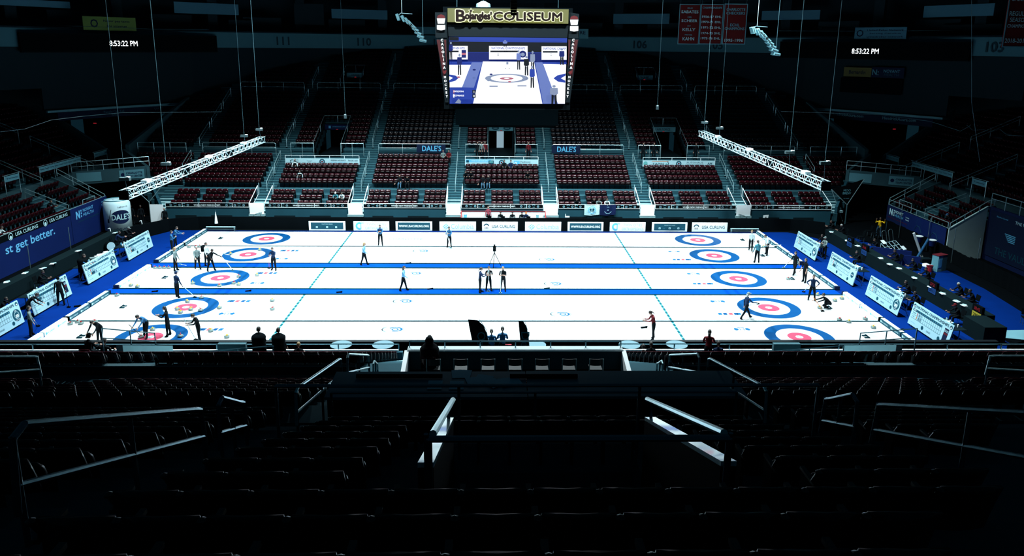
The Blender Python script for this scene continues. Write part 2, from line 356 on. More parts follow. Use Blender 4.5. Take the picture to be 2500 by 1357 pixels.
# ------------------------------------------------------------------ scoreboards on easels
def scoreboard(x, y0, y1, sgn, side, lab, sc, ov):
    """board face looks towards the ice; sgn=-1 left end, +1 right end"""
    yc = (y0+y1)/2; W = abs(y1-y0)
    th = thing('score_board', lab, 'scoreboard', (x, yc, 0), group='easel scoreboards at the sheet ends')
    # reader on the ice: at left end faces -x, their right hand is +y ; at right end faces +x, right hand is -y
    X = np.array([0., 1. if sgn < 0 else -1., 0]); lean = .2
    N = np.array([-float(sgn), 0, 0.]); Yv = np.array([sgn*math.sin(lean), 0, math.cos(lean)]); Nn = np.array([-sgn*math.cos(lean), 0, math.sin(lean)])
    o = np.array([0, 0, .1]); Hh = 1.28
    p = lambda a, c, e=0.: o + X*a + Yv*c + Nn*e
    MB().slab([p(-W/2, 0), p(W/2, 0), p(W/2, Hh), p(-W/2, Hh)], -Nn*.05, 'board_white').build('panel', th)
    t = MB()
    t.text('NATIONAL CHAMPIONSHIPS', p(-.02, Hh-.16, .006), 'letter_dark', x=X, y=Yv, w=W-.72, h=.15, bold=.02)
    for s in (-1, 1): t.disc(p(s*(W/2-.17), Hh-.17, .005), .11, 'ad_teal', x=X, y=Yv, n=14); t.disc(p(s*(W/2-.17), Hh-.20, .008), .05, 'white', x=X, y=Yv, n=8)
    gx0, gx1 = -W/2+.12, W/2-.85
    t.add([p(gx0, .84, .005), p(gx1, .84, .005), p(gx1, .96, .005), p(gx0, .96, .005)], [(0, 1, 2, 3)], 'letter_dark')
    t.text('END', p(gx0+.2, .9, .008), 'white', x=X, y=Yv, h=.07, bold=.02)
    n = 12; gs = gx0+.62; cw = (gx1-gs)/n
    for k in range(n+1):
        t.slab([p(gs+k*cw-.005, .42, .004), p(gs+k*cw+.005, .42, .004), p(gs+k*cw+.005, .84, .004), p(gs+k*cw-.005, .84, .004)], Nn*.002, 'ad_teal')
        if k < n: t.text(str(k+1), p(gs+(k+.5)*cw, .9, .008), 'ad_blue', x=X, y=Yv, h=.06)
    for zz in (.42, .63, .84): t.add([p(gx0, zz-.006, .005), p(gx1, zz-.006, .005), p(gx1, zz+.006, .005), p(gx0, zz+.006, .005)], [(0, 1, 2, 3)], 'ad_teal')
    for r_, (zz, s) in enumerate(((.735, sc[0]), (.525, sc[1]))):
        for k, ch in enumerate(s):
            if ch != ' ': t.text(ch, p(gs+(k+.5)*cw, zz, .008), 'letter_dark', x=X, y=Yv, h=.15, bold=.02)
        t.text(ov[r_], p(gx0+.2, zz, .008), 'letter_dark', x=X, y=Yv, h=.06)
        t.slab([p(gx0+.47, zz-.08, .005), p(gx0+.53, zz-.08, .005), p(gx0+.53, zz+.08, .005), p(gx0+.47, zz+.08, .005)], Nn*.002, 'logo_red' if r_ == 0 else 'orange')
    t.text("TWIN CITIES", p(gx0+.3, .2, .006), 'ad_faint', x=X, y=Yv, h=.05); t.text('DALES', p(.1, .2, .006), 'ad_teal', x=X, y=Yv, h=.09)
    for s in (-.5, gx1): t.disc(p(s, .22, .006), .11, 'ad_teal', x=X, y=Yv, n=14)
    t.build('printed_face', th)
    e = MB(); cx = W/2-.42
    if side == 'seal':
        e.disc(p(cx, .55, .006), .33, 'ad_teal', x=X, y=Yv, n=28); e.disc(p(cx, .55, .009), .2, 'pale', x=X, y=Yv, n=20); e.disc(p(cx, .55, .012), .17, 'ad_teal', x=X, y=Yv, n=20)
        for k in range(4): e.slab([p(cx-.11+k*.065, .42, .013), p(cx-.07+k*.065, .42, .013), p(cx-.07+k*.065, .58, .013), p(cx-.11+k*.065, .58, .013)], Nn*.002, 'white')
        e.text('USA', p(cx, .8, .01), 'white', x=X, y=Yv, h=.07); e.text('CURLING', p(cx, .29, .01), 'white', x=X, y=Yv, h=.06)
    elif side == 'disc':
        e.disc(p(cx, .62, .006), .19, 'ad_teal', x=X, y=Yv, n=20); e.text('DALES', p(cx, .62, .01), 'white', x=X, y=Yv, h=.07)
    else:
        e.slab([p(cx-.17, .25, .006), p(cx+.17, .25, .006), p(cx+.17, .95, .006), p(cx-.17, .95, .006)], Nn*.003, 'navy'); e.slab([p(cx-.17, .6, .01), p(cx+.17, .6, .01), p(cx+.17, .7, .01), p(cx-.17, .7, .01)], Nn*.002, 'maroon')
        e.text('DALES', p(cx, .8, .012), 'letter_pale', x=X, y=Yv, w=.3, h=.12)
    e.build('emblem', th)
    for s in (-1, 1):
        lg = MB(); a = p(s*(W/2-.3), Hh*.8, -.05); lg.cyl(a, (a[0]+sgn*.55, a[1], 0), .02, 'metal'); lg.build('leg', th)
        lg = MB(); a = p(s*(W/2-.3), .05, -.03); lg.cyl(a, (a[0], a[1], 0), .025, 'metal'); lg.build('foot', th)
BD = [(-25.15, 3.75, 7.55, -1, 'disc', 'white scoreboard at the left end, farthest of the four, small round emblem', ('01', '-20'), ('MOLDON', 'NORTH')),
      (-25.15, -1.6, 2.25, -1, 'seal', 'white scoreboard at the left end beside the man in a dark coat, large seal emblem', ('01', '-00'), ('PATZ', 'BEAR')),
      (-25.15, -7.3, -3.5, -1, 'can', 'white scoreboard at the left end with a dark can picture, capped person in front', ('-02', '10'), ('NEUEN', 'WILD')),
      (-25.15, -12.0, -8.2, -1, 'seal', 'white scoreboard cut by the left frame edge, large round seal emblem', ('100', '0'), ('WIL', 'CAM')),
      (24.35, 4.15, 8.0, 1, 'seal', 'white scoreboard at the right end, farthest of the four, round seal emblem', ('01', '20'), ('GREEN', 'BLUE')),
      (24.35, -1.7, 2.1, 1, 'disc', 'white scoreboard at the right end, second farthest, small dark round emblem', ('10', '-01'), ('RED', 'YEL')),
      (24.35, -7.2, -3.4, 1, 'seal', 'white scoreboard at the right end, second nearest, large seal emblem', ('02', '10'), ('SMITH', 'NORTH')),
      (24.35, -12.0, -8.3, 1, 'can', 'white scoreboard at the right end nearest the near stand, dark can picture', ('01', '00'), ('PARKER', 'LAKE'))]
for a in BD: scoreboard(*a)
# ------------------------------------------------------------------ stones
def make_stone():
    root = thing('curling_stone', '', 'curling stone', (0, 0, 0))
    s = MB(); s.lathe([(.0, 0), (.09, .0), (.135, .03), (.144, .06)], (0, 0, 0), 'granite', 14); s.lathe([(.145, .05), (.146, .078)], (0, 0, 0), 'granite_band', 14)
    s.lathe([(.144, .075), (.13, .11), (.09, .125), (.0, .127)], (0, 0, 0), 'granite', 14); s.build('granite_body', root, smooth=True)
    return root
def handle(root, mt):
    h = MB(); h.lathe([(.055, .125), (.055, .14), (.0, .142)], (0, 0, 0), mt, 10); ho = h.build('handle', root); h = MB(); h.path([(0, 0, .135), (.0, -.03, .18), (0, .1, .185)], .018, mt, 6); h.build('grip', ho)
STONES = [
 (379, 655, 'r', 'first of four red ones at the far left corner of the middle sheet'), (390, 655, 'r', 'second of four red ones at the far left corner of the middle sheet'), (401, 655, 'r', 'third of four red ones at the far left corner of the middle sheet'), (412, 655, 'r', 'last of four red ones at the far left corner of the middle sheet'),
 (462, 604, 'r', 'first of the red row behind the grey-shirted player'), (479, 604, 'r', 'second of the red row behind the grey-shirted player'), (488, 603, 'r', 'third of the red row behind the grey-shirted player'), (499, 603, 'r', 'last of the red row behind the grey-shirted player'),
 (320, 698, 'y', 'yellow, alone by the white end board of the middle sheet'), (336, 701, 'y', 'right of the yellow one by the middle sheet left end board'),
 (471, 693, 'y', 'on the left rim of the middle sheet left target'), (583, 676, 'r', 'on the right rim of the middle sheet left target'), (536, 699, 'r', 'at the near rim of the middle sheet left target'), (571, 693, 'r', 'red, at the near right rim of the middle sheet left target'), (583, 696, 'y', 'yellow, just outside the near right rim of the middle sheet left target'), (628, 673, 'y', 'beside the sponsor mark on the left of the middle sheet'),
 (563, 621, 'y', 'on the left part of the second farthest left target'), (634, 611, 'y', 'at the far rim of the second farthest left target'),
 (286, 722, 'r', 'red, in the far left corner of the second nearest sheet'), (458, 738, 'y', 'in the upper white ring of the second nearest left target'), (492, 728, 'r', 'on the blue far rim of the second nearest left target'),
 (433, 756, 'y', 'left of the centre in the red ring, second nearest left target'), (466, 757, 'y', 'right of the centre in the red ring, second nearest left target'), (441, 764, 'y', 'just below the red ring of the second nearest left target'), (490, 759, 'r', 'on the right blue ring of the second nearest left target'),
 (536, 753, 'y', 'alone right of the second nearest left target'), (665, 735, 'y', 'upper of two before the left dashed line on the second nearest sheet'), (665, 756, 'r', 'lower of two before the left dashed line on the second nearest sheet'),
 (172, 792, 'r', 'against the left end board of the nearest sheet'), (190, 787, 'r', 'on the divider at the left end of the nearest sheet'), (198, 791, 'r', 'third from the left end board of the nearest sheet'), (232, 787, 'r', 'beside the hunched player in black on the nearest sheet'),
 (373, 806, 'y', 'yellow, behind the feet of the bending player in blue'), (345, 824, 'r', 'by the left foot of the bending player in blue'), (441, 822, 'r', 'on the right blue ring of the nearest left target'), (515, 809, 'y', 'on the red and blue sponsor mark of the nearest sheet'), (554, 824, 'y', 'alone right of the nearest sheet sponsor mark'),
 (1836, 604, 'y', 'first of the pale row behind the right end of the second farthest sheet'), (1850, 604, 'y', 'second of the pale row by the far right players'), (1864, 604, 'y', 'third of the pale row by the far right players'),
 (1924, 682, 'r', 'red, by the hack at the right end of the middle sheet'), (2001, 753, 'y', 'under the hand of the crouching player'), (1995, 721, 'y', 'behind the standing player with hands on hips'), (2038, 735, 'y', 'just behind the crouching player'), (2055, 730, 'y', 'against the white right end board of the second nearest sheet'),
 (2049, 782, 'r', 'red, on the near edge of the second nearest sheet at the right'), (2072, 787, 'y', 'on the divider at the right end of the two nearest sheets'), (2112, 780, 'r', 'red, near the right end board of the second nearest sheet'), (2132, 801, 'y', 'at the right end of the nearest sheet')]
proto = {'r': make_stone(), 'y': None}; proto['y'] = copy_tree(proto['r']); handle(proto['r'], 'red'); handle(proto['y'], 'yellow'); used = set()
for px, py, c, lab in STONES:
    g = G(px, py, .012); o = proto[c] if c not in used else copy_tree(proto[c]); used.add(c)
    o.location = (g[0], g[1], .012); o.rotation_euler = (0, 0, random.uniform(0, 6.28))
    o['label'] = 'curling stone '+lab; o['group'] = 'curling stones on the ice'
# ------------------------------------------------------------------ seats (built once, repeated everywhere)
def panel(fn, nu, nv, th):
    """curved solid panel: fn(u in -1..1, v in 0..1) -> (x,y,z); th = thickness along y"""
    V = []; 
    for off in (0, th):
        for j in range(nv+1):
            for i in range(nu+1):
                x, y, z = fn(-1+2*i/nu, j/nv); V.append((x, y+off, z))
    w = nu+1; n = w*(nv+1); F = []
    for j in range(nv):
        for i in range(nu):
            a = j*w+i; F.append((a, a+1, a+w+1, a+w)); F.append((n+a, n+a+w, n+a+w+1, n+a+1))
    for i in range(nu): F.append((i, n+i, n+i+1, i+1)); a = nv*w+i; F.append((a, a+1, n+a+1, n+a))
    for j in range(nv): a = j*w; F.append((a, a+w, n+a+w, n+a)); a = j*w+nu; F.append((a, n+a, n+a+w, a+w))
    return V, F
def back_fn(u, v):
    z = .40+.44*v-(.022*u**4*v); return (.230*u*(1-.04*v*v), .20+.10*v-.04*u*u+(.035*v*v), z)
def pan_fn(u, v):   # folded-up seat pan
    return (.21*u, .03+.10*v-.06*math.sin(math.pi*v)+.02*u*u, .42+.27*v)
BV, BF = panel(back_fn, 4, 3, .03); PV, PF = panel(pan_fn, 4, 3, .05)
def seat_template():
    t = MB(); t.add(BV, BF, 'seat_red'); t.add(PV, PF, 'seat_under_shade'); t.box((.24, .14, .33), (.035, .2, .5), 'dark')
    return np.vstack(t.v), t.f, t.m
SEATS = []   # (x, y, z, facing angle, colour)
AW = .68     # half aisle width
AISLE = [-29.54, -21.1, -12.66, -4.22, 4.22, 12.66, 21.1, 29.54]
def slot(s): return 15.3+.8*s, 1.1+.345*s
def umax(Y):
    if Y < 23: return 29.3+(35.6-29.3)*(Y-15.4)/7.6
    return 35.6-(Y-23)*.17
T = MB()   # terraces of the far stand
VOM = (-16.88, 0., 16.88)
UP0, UP1 = 12, 25
for s in range(0, 41):
    Y, z = slot(s); um = umax(Y+.4); um = min(um, math.sqrt(max(0, 48.4**2-Y*Y)))
    if math.hypot(0, Y) > 47.6: break
    spans = [(-um, um)]
    gaps = []
    if 11 <= s <= 17: gaps = [(v-1.25, v+1.25) for v in VOM]
    if 27 <= s <= 31: gaps = [(v-1.0, v+1.0) for v in (-16.88, 16.88)]
    for g in gaps:
        spans = [q for a, c in spans for q in ((a, min(c, g[0])), (max(a, g[1]), c)) if q[1] > q[0]]
    for a, c in spans:
        T.bb(BX+a, BX+c, Y, Y+.82, z-.7, z, 'terrace')
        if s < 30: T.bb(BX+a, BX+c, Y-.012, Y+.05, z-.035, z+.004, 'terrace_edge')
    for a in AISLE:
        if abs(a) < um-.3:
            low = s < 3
            T.bb(BX+a-AW, BX+a+AW, Y-.4, Y+.02, z-.345, z-.172, 'step_lit' if low else 'terrace')
            T.bb(BX+a-AW, BX+a+AW, Y-.412, Y-.37, z-.2, z-.168, 'step_lit' if low else 'terrace_edge')
            if low: T.bb(BX+a-AW, BX+a+AW, Y, Y+.8, z-.01, z+.008, 'step_lit')
T.build('far_terrace_floor', kind='structure')
def seat_row(us, Y, z, face, colf):
    for u in us: SEATS.append((BX+u, Y, z, face, colf))
P0 = .487
for k, cu in enumerate([-25.32, -16.88, -8.44, 0, 8.44, 16.88, 25.32]):
    vom = k in (1, 3, 5); sec = k-3
    for s in (0, 1, 2):
        Y, z = slot(s)
        for blk in (-1, 0, 1):
            n = 4
            seat_row([cu+blk*2.48+(i-1.5)*P0 for i in range(n)], Y+.42, z, 0, 0)
    for s in range(4, 8 if vom else 10):
        Y, z = slot(s)
        seat_row([cu+(i-6.5)*P0 for i in range(14)], Y+.42, z, 0, 0)
    for s in range(UP0, 41):
        if s in (25, 26): continue
        Y, z = slot(s); lim = math.sqrt(max(0, 47.2**2-Y*Y))
        us = [cu+(i-6.5)*P0 for i in range(14)]
        us = [u for u in us if abs(u) < min(lim, umax(Y)-.4)]
        if vom and 11 <= s <= 17: us = [u for u in us if abs(u-cu) > 1.5]
        if k in (1, 5) and 27 <= s <= 31: us = [u for u in us if abs(u-cu) > 1.3]
        if len(us): seat_row(us, Y+.42, z, 0, 1 if k in (2, 4) or k == 6 else 0)
for s in range(12, 25):      # narrow corner strips beside the outer aisles
    Y, z = slot(s)
    for sg in (-1, 1): seat_row([sg*u for u in np.arange(30.5, min(umax(Y), math.sqrt(47**2-Y*Y))-.5, P0)], Y+.42, z, 0, 0)
for s in range(4, 10):
    Y, z = slot(s)
    for sg in (-1, 1): seat_row([sg*u for u in np.arange(29.6 if s > 5 else 29.2, umax(Y)-.6, P0)], Y+.42, z, 0, 0)
# ---- far front walls, rails, banners, gates
sec_name = {-3: 'the far left', -2: 'the second from left', -1: 'the third from left', 0: 'the middle', 1: 'the third from right', 2: 'the second from right', 3: 'the far right'}
def rail_rect(name, lab, P, zb, zt, posts, mt='rail', r=.025, mid=None, group=None, base=None):
    """top rail through P (3d points), a mid rail and posts"""
    th = thing(name, lab, 'railing', P[0], group=group); o = np.array(P[0], float); Q = [np.array(p, float)-o for p in P]
    MB().path(Q, r, mt).build('top_rail', th)
    if mid: MB().path([q-np.array([0, 0, mid]) for q in Q], r*.9, mt).build('mid_rail', th)
    L = [0]; 
    for a, c in zip(Q[:-1], Q[1:]): L.append(L[-1]+np.linalg.norm(c-a))
    for k in range(posts):
        d = L[-1]*(k+.0)/(posts-1) if posts > 1 else L[-1]/2
        j = max(0, min(len(Q)-2, next((i for i in range(len(L)-1) if L[i+1] >= d-1e-6), len(Q)-2))); f = (d-L[j])/(L[j+1]-L[j]+1e-9)
        p = Q[j]+(Q[j+1]-Q[j])*f
        MB().cyl(p, p-np.array([0, 0, zt-zb]), r, mt, 6).build('post', th)
    return th
F0 = 15.28
for i, cu in enumerate([-25.32, -16.88, -8.44, 0, 8.44, 16.88, 25.32]):
    k = i-3; x0, x1 = BX+cu-4.22+AW, BX+cu+4.22-AW; xc = BX+cu
    if k == -3: x0 += .0
    b = MB(); b.bb(x0, x1, F0-.15, F0, 0, 1.52, 'front_wall')
    for s in (-1.9, 1.15): b.bb(xc+s-.9, xc+s+.9, F0-.165, F0-.15, .3, .78, 'dark_teal')
    b.build('wall_far_front', kind='structure')
    th = thing('front_banner', f'black banner strip with white slogan along the front of {sec_name[k]} section', 'banner', (xc, F0-.17, 1.54), group='slogan banners on the far stand front')
    W = (x1-x0)/2; MB().bb(-W, W, -.02, 0, 0, .27, 'dark').build('strip', th)
    t = MB(); t.text('WHERE NEW FRIENDS MEET.', (0, -.028, .14), 'white', w=2.3, h=.12, bold=.015)
    for s in (-1, 1):
        for q in (1.65, 2.35, 3.1):
            t.disc((s*q, -.028, .14), .1, 'pale_dim', y=(0, 0, 1), n=12); t.disc((s*q, -.032, .14), .05, 'maroon', y=(0, 0, 1), n=8)
        for q in (2.0, 2.72): t.disc((s*q, -.028, .08), .22, 'pale_dim', y=(0, 0, 1), r0=.18, a0=50, a1=130, n=8); t.box((s*q, -.028, .08), (.2, .004, .03), 'pale_dim')
    t.build('printed_face', th)
    rail_rect('front_rail', f'white metal rail above the slogan banner of {sec_name[k]} section', [(x0, F0-.19, 1.87), (x1, F0-.19, 1.87)], 1.5, 1.87, 6, 'white', .018, group='front rails of the far stand', mid=.36)
    # cross-aisle rail with rounded ends
    Y, z = slot(10); yr = Y+.75; zt = z+.345+1.0
    if k in (-2, 0, 2):
        for sg in (-1, 1):
            a, c = sorted((xc+sg*1.3, xc+sg*3.5))
            rail_rect('cross_aisle_rail', f'pale tubular rail {"left" if sg<0 else "right"} of the entry tunnel in {sec_name[k]} section', [(a, yr, zt-.5), (a, yr, zt), (c, yr, zt), (c, yr, zt-.5)], z, zt, 3, mid=None, group='cross-aisle rails')
    else:
        rail_rect('cross_aisle_rail', f'pale tubular rail across the front of the upper seats in {sec_name[k]} section', [(xc-3.5, yr, zt-.1), (xc-3.4, yr, zt), (xc+3.4, yr, zt), (xc+3.5, yr, zt-.1)], z, zt, 4, mid=.42, group='cross-aisle rails')
    Y, z = slot(26); zt = z+1.0
    rail_rect('upper_rail', f'dim upper rail high in {sec_name[k]} section', [(xc-3.5, Y, zt-.2), (xc-3.4, Y, zt), (xc+3.4, Y, zt), (xc+3.5, Y, zt-.2)], z-.2, zt, 4, mid=.5, group='upper tier rails')
for sg in (-1, 1):
    Y, z = slot(10)
    rail_rect('cross_aisle_rail', f'pale tubular rail at the {"left" if sg<0 else "right"} corner of the far stand beside the outer stairs', [(BX+sg*30.4, Y+.75, z+1.3), (BX+sg*35, Y+.75, z+1.3)], z, z+1.3, 4, mid=.42, group='cross-aisle rails')
gates = [(AISLE[0]+.3, 'white panel at the left end of the far stand front'), (AISLE[1], 'white panel under the first stairs from the left of the far stand'), (AISLE[2], 'white panel under the second stairs from the left of the far stand'), (AISLE[3], 'white panel left of the timekeepers box'),
         (AISLE[4], 'white panel right of the timekeepers box'), (AISLE[5], 'white panel under the second stairs from the right of the far stand'), (AISLE[6], 'white panel under the first stairs from the right of the far stand')]
for q, (u, lab) in enumerate(gates):
    if q == 0:
        a, c = GY(370, 541, 14.3), GY(402, 541, 14.3); x0, x1, y = a[0], c[0], 14.3; zt = GY(385, 499, 14.3)[2]
    else: x0, x1, y, zt = BX+u-.62, BX+u+.6, F0-.2, 1.88
    b = MB(); b.bb(x0, x1, y-.06, y, 0, zt, 'gate_white'); b.build('white_gate', label=lab, cat='gate panel', group='white gate panels')
    if q in (1, 6):
        x = (x0+x1)/2; b = MB(); s = -1 if q == 1 else 1
        for d in (0, .35): b.path([(x-.4*s, y-.1-d, .4), (x-.4*s, y-.1-d, 1.1), (x+.1*s, y-.1-d, .95), (x+.5*s, y-.1-d, .5), (x+.5*s, y-.1-d, 0)], .02, 'metal')
        b.build('stair_handrail', label=f'small grey stair handrail before the white panel at the {"left" if q==1 else "right"} end of the barrier', cat='handrail')
for q, a in enumerate(AISLE):
    nm = f'stairs number {q+1} counted from the left'
    nm = ['the far left corner stairs', 'the first stairs from the left', 'the second stairs from the left', 'the stairs left of the middle section', 'the stairs right of the middle section', 'the second stairs from the right', 'the first stairs from the right', 'the far right corner stairs'][q]
    if 0 < q < 7 or q == 7:
        for sg in (-1, 1):
            if q == 7 and sg > 0: continue
            x = BX+a+sg*(AW-.02); th = thing('stair_rail', f'white looped rail at the {"left" if sg<0 else "right"} foot of {nm}', 'handrail', (x, F0, 1.2), group='looped rails at the stair feet')
            MB().path([(0, -.1, .1), (0, -.1, .68), (0, 2.4, 1.72), (0, 2.42, .9), (0, .2, .1)], .032, 'white').build('loop', th)
            MB().path([(sg*.0, 2.75, .8), (sg*.0, 2.75, 1.9)], .03, 'rail').build('post', th)
    segs = [(3.6, 6.3), (6.9, 9.6), (12.4, 16.), (16.8, 20.5), (21.3, 24.5), (27, 31), (31.6, 35.5)]
    for j, (s0, s1) in enumerate(segs):
        if q in (0, 7) and not (12 <= s0 < 22 or 6 < s0 < 9): continue
        (Y0, z0), (Y1, z1) = slot(s0), slot(s1)
        if math.hypot(a, Y1) > 47.5: continue
        th = thing('aisle_handrail', f'pale stair handrail, {ORD[j]} one up {nm}', 'handrail', (BX+a, Y0, z0), group='aisle handrails of the far stand')
        MB().path([(0, 0, 0), (0, 0, .85), (0, Y1-Y0, z1-z0+.9), (0, Y1-Y0, z1-z0)], .03, 'rail').build('rail_tube', th)
        MB().cyl((0, 0, .45), (0, Y1-Y0, z1-z0+.45), .02, 'rail').build('mid_tube', th)
        MB().cyl((0, 0, 0), (0, 0, .03), .09, 'rail').build('base_plate', th)
# ---- entry tunnels of the far stand
def tunnel(v, s0, s1, hw, nm, lit, upper=False):
    Y0, z0 = slot(s0); Y1, z1 = slot(s1); zt = z1+.2
    b = MB()
    b.bb(BX+v-hw-.15, BX+v-hw, Y0, Y1+.3, z0-.4, z0+.35, 'concrete')
    for sg in (-1, 1):
        b.slab([(BX+v+sg*hw, Y0, z0-.5), (BX+v+sg*hw, Y1+.4, z0-.5), (BX+v+sg*hw, Y1+.4, z1+.5), (BX+v+sg*hw, Y0, z0+.3)], (sg*.12, 0, 0), 'dark_teal')
    b.bb(BX+v-hw, BX+v+hw, Y0, Y1+2.5, z0-.45, z0-.35, 'dark_teal'); b.bb(BX+v-hw, BX+v+hw, Y1+2.5, Y1+2.6, z0-.4, zt+.5, 'dark')
    b.bb(BX+v-hw, BX+v+hw, Y1+.1, Y1+.35, zt-.55, zt+.1, 'dark_teal')
    b.build('wall_tunnel', kind='structure')
    if lit:
        MB().bb(BX+v-.45, BX+v+.3, Y1+2.35, Y1+2.45, z0-.3, z0+1.75, 'led_pale').build('lit_doorway', label='pale lit doorway inside the middle entry tunnel', cat='doorway')
    th = thing('tunnel_sign', f'pale sign over the {nm}', 'sign', (BX+v, Y1+.05, zt-.5), group='signs over the entry tunnels')
    MB().bb(-hw, hw, -.03, 0, 0, .52, 'pale_dim' if not nm.startswith('lower left') else 'banner_navy').build('panel', th)
    t = MB()
    if lit:
        for s in (-.6, .6): t.disc((s, -.04, .27), .38, 'ad_teal', y=(0, 0, 1), ry=.2, n=16); t.text('FRIENDS', (s, -.045, .27), 'pale', h=.07)
    elif upper and v > 0: t.text('SHARP', (0, -.04, .3), 'navy', h=.25, bold=.02)
    elif upper: t.text('HARRIS', (0, -.04, .27), 'navy', h=.2)
    elif v < 0: t.box((-.75, -.04, .27), (.22, .004, .25), 'ad_blue'); t.text('HOMEWOOD SUITES', (.2, -.04, .3), 'ad_blue', h=.1)
    else: t.text('AIR FORCE', (0, -.04, .27), 'navy', w=1.4, h=.22)
    t.box((0, -.045, .03), (.2, .004, .07), 'led_red'); t.build('printed_face', th)
    rail_rect('tunnel_rail', f'thin rail round the top of the {nm}', [(BX+v-hw-.1, Y0, z0+1.1), (BX+v-hw-.1, Y1+.5, z1+1.1), (BX+v+hw+.1, Y1+.5, z1+1.1), (BX+v+hw+.1, Y0, z0+1.1)], 0, .9, 5, mid=None, group='rails round the entry tunnels', r=.02)
tunnel(-16.88, 11, 17, 1.25, 'lower left entry tunnel', False); tunnel(0, 11, 17, 1.25, 'middle entry tunnel', True); tunnel(16.88, 11, 17, 1.25, 'lower right entry tunnel', False)
tunnel(-16.88, 27, 31, 1.0, 'upper left entry tunnel', False, True); tunnel(16.88, 27, 31, 1.0, 'upper right entry tunnel', False, True)
# ---- white advertising fronts of the tunnel landings
for v, nm, kind in ((-16.88, 'left', 0), (0, 'middle', 1), (16.88, 'right', 2)):
    Y, z = slot(8); x = BX+v; y = Y+.1; zb = z+.30
    b = MB(); b.bb(x-3.45, x+3.45, Y+.12, Y+2.4, z-.6, z+.3, 'terrace'); b.build('landing_floor', kind='structure')
    th = thing('landing_banner', f'long white sponsor banner in front of the {nm} entry tunnel', 'banner', (x, y, zb), group='white landing banners')
    MB().bb(-3.45, 3.45, -.03, 0, 0, .60, 'pale' if kind else 'pale').build('strip', th)
    t = MB(); yy = -.037
    t.disc((-.02, yy, .3), .26, 'letter_dark', y=(0, 0, 1), n=18); t.disc((-.02, yy-.004, .3), .15, 'ad_faint', y=(0, 0, 1), n=14); t.disc((-.02, yy-.008, .3), .09, 'maroon', y=(0, 0, 1), n=10)
    if kind == 0:
        t.disc((-3.1, yy, .3), .18, 'ad_teal', y=(0, 0, 1), r0=.13, a0=-120, a1=60); t.disc((-2.8, yy, .3), .18, 'ad_teal', y=(0, 0, 1), r0=.13, a0=60, a1=240)
        for q, s in enumerate(('Queen City', 'Behavioral', 'Health &', 'Wellness')): t.text(s, (-2.45, yy, .49-.125*q), 'ad_teal', h=.075, bold=.01)
        t.text('Mental Health', (-1.2, yy, .38), 'ad_teal', h=.06); t.text('Schedule', (-1.2, yy, .29), 'ad_teal', h=.06)
        t.text('FREEMAN INSURANCE', (1.5, yy, .42), 'ad_teal', w=1.4, h=.13, bold=.02); t.text('EDYLE TALLMAN', (1.5, yy, .24), 'ad_blue', w=1.3, h=.08); t.text('704-545-1634', (2.85, yy, .4), 'ad_teal', w=.9, h=.15, bold=.02)
        t.bb(.85, 2.15, yy, yy+.003, .1, .125, 'ad_teal')
    elif kind == 1:
        t.bb(-3.42, -1., yy, yy+.003, .33, .56, 'ad_blue'); t.bb(-3.35, -3.1, yy-.004, yy, .3, .52, 'letter_dark'); t.text('DRIVE ON SAFE HOME WITH US', (-2.0, yy-.004, .45), 'white', w=1.7, h=.1)
        t.text('704-641-8700', (-1.85, yy, .13), 'letter_dark', w=1.0, h=.15, bold=.02); t.bb(-1.25, -.75, yy-.008, yy-.004, .02, .5, 'ad_teal'); t.bb(-1.17, -.83, yy-.012, yy-.008, .3, .42, 'ad_green')
        t.bb(1.15, 1.7, yy, yy+.003, .1, .5, 'ad_blue'); t.disc((1.32, yy-.004, .25), .12, 'white', y=(0, 0, 1), r0=.07); t.text('Piedmont', (2.25, yy, .38), 'ad_teal', w=.95, h=.17); t.text('Natural Gas', (2.35, yy, .18), 'ad_teal', w=1.15, h=.15)
    else:
        t.disc((-3.2, yy, .3), .2, 'ad_green', y=(0, 0, 1)); t.bb(-2.6, -1.0, yy, yy+.003, .48, .53, 'orange'); t.text('TAPIN', (-2.0, yy, .27), 'ad_teal', w=1.1, h=.2, bold=.01); t.disc((-1.2, yy, .24), .08, 'ad_green', y=(0, 0, 1))
        t.path([(-1.1, yy, .5), (-1.0, yy, .3), (-1.12, yy, .08)], .03, 'letter_dark'); t.text('AUTOHAUS', (1.5, yy, .4), 'ad_teal', w=1.6, h=.17); t.text('LAKE NORMAN', (1.5, yy, .2), 'ad_teal', w=1.7, h=.12); t.text('AH', (2.95, yy, .32), 'letter_dark', h=.24, bold=.03); t.bb(2.55, 3.3, yy, yy+.003, .08, .13, 'maroon')
    t.build('printed_face', th)
    rail_rect('landing_rail', f'pale rail above the white sponsor banner of the {nm} entry tunnel', [(x-3.45, y, zb+.88), (x+3.45, y, zb+.86)], zb, zb+.86, 6, 'white', .025, group='landing rails')
for k, dx, nm in ((-1, 1.65, 'left'), (1, -2.1, 'right')):
    Y, z = slot(10); x = BX+k*8.44+dx; zt = z+1.3
    th = thing('rail_banner', f'dark navy cloth with tall pale blue capitals on the rail {nm} of the middle section', 'banner', (x, Y+.7, zt-.78), group='dark name cloths on the cross-aisle rail')
    MB().bb(-1.45, 1.35, -.03, 0, 0, .78, 'navy').build('cloth', th)
    t = MB(); t.text("DALE'S", (0, -.04, .4), 'ad_blue', w=1.85, h=.56, bold=.02); t.build('printed_face', th)
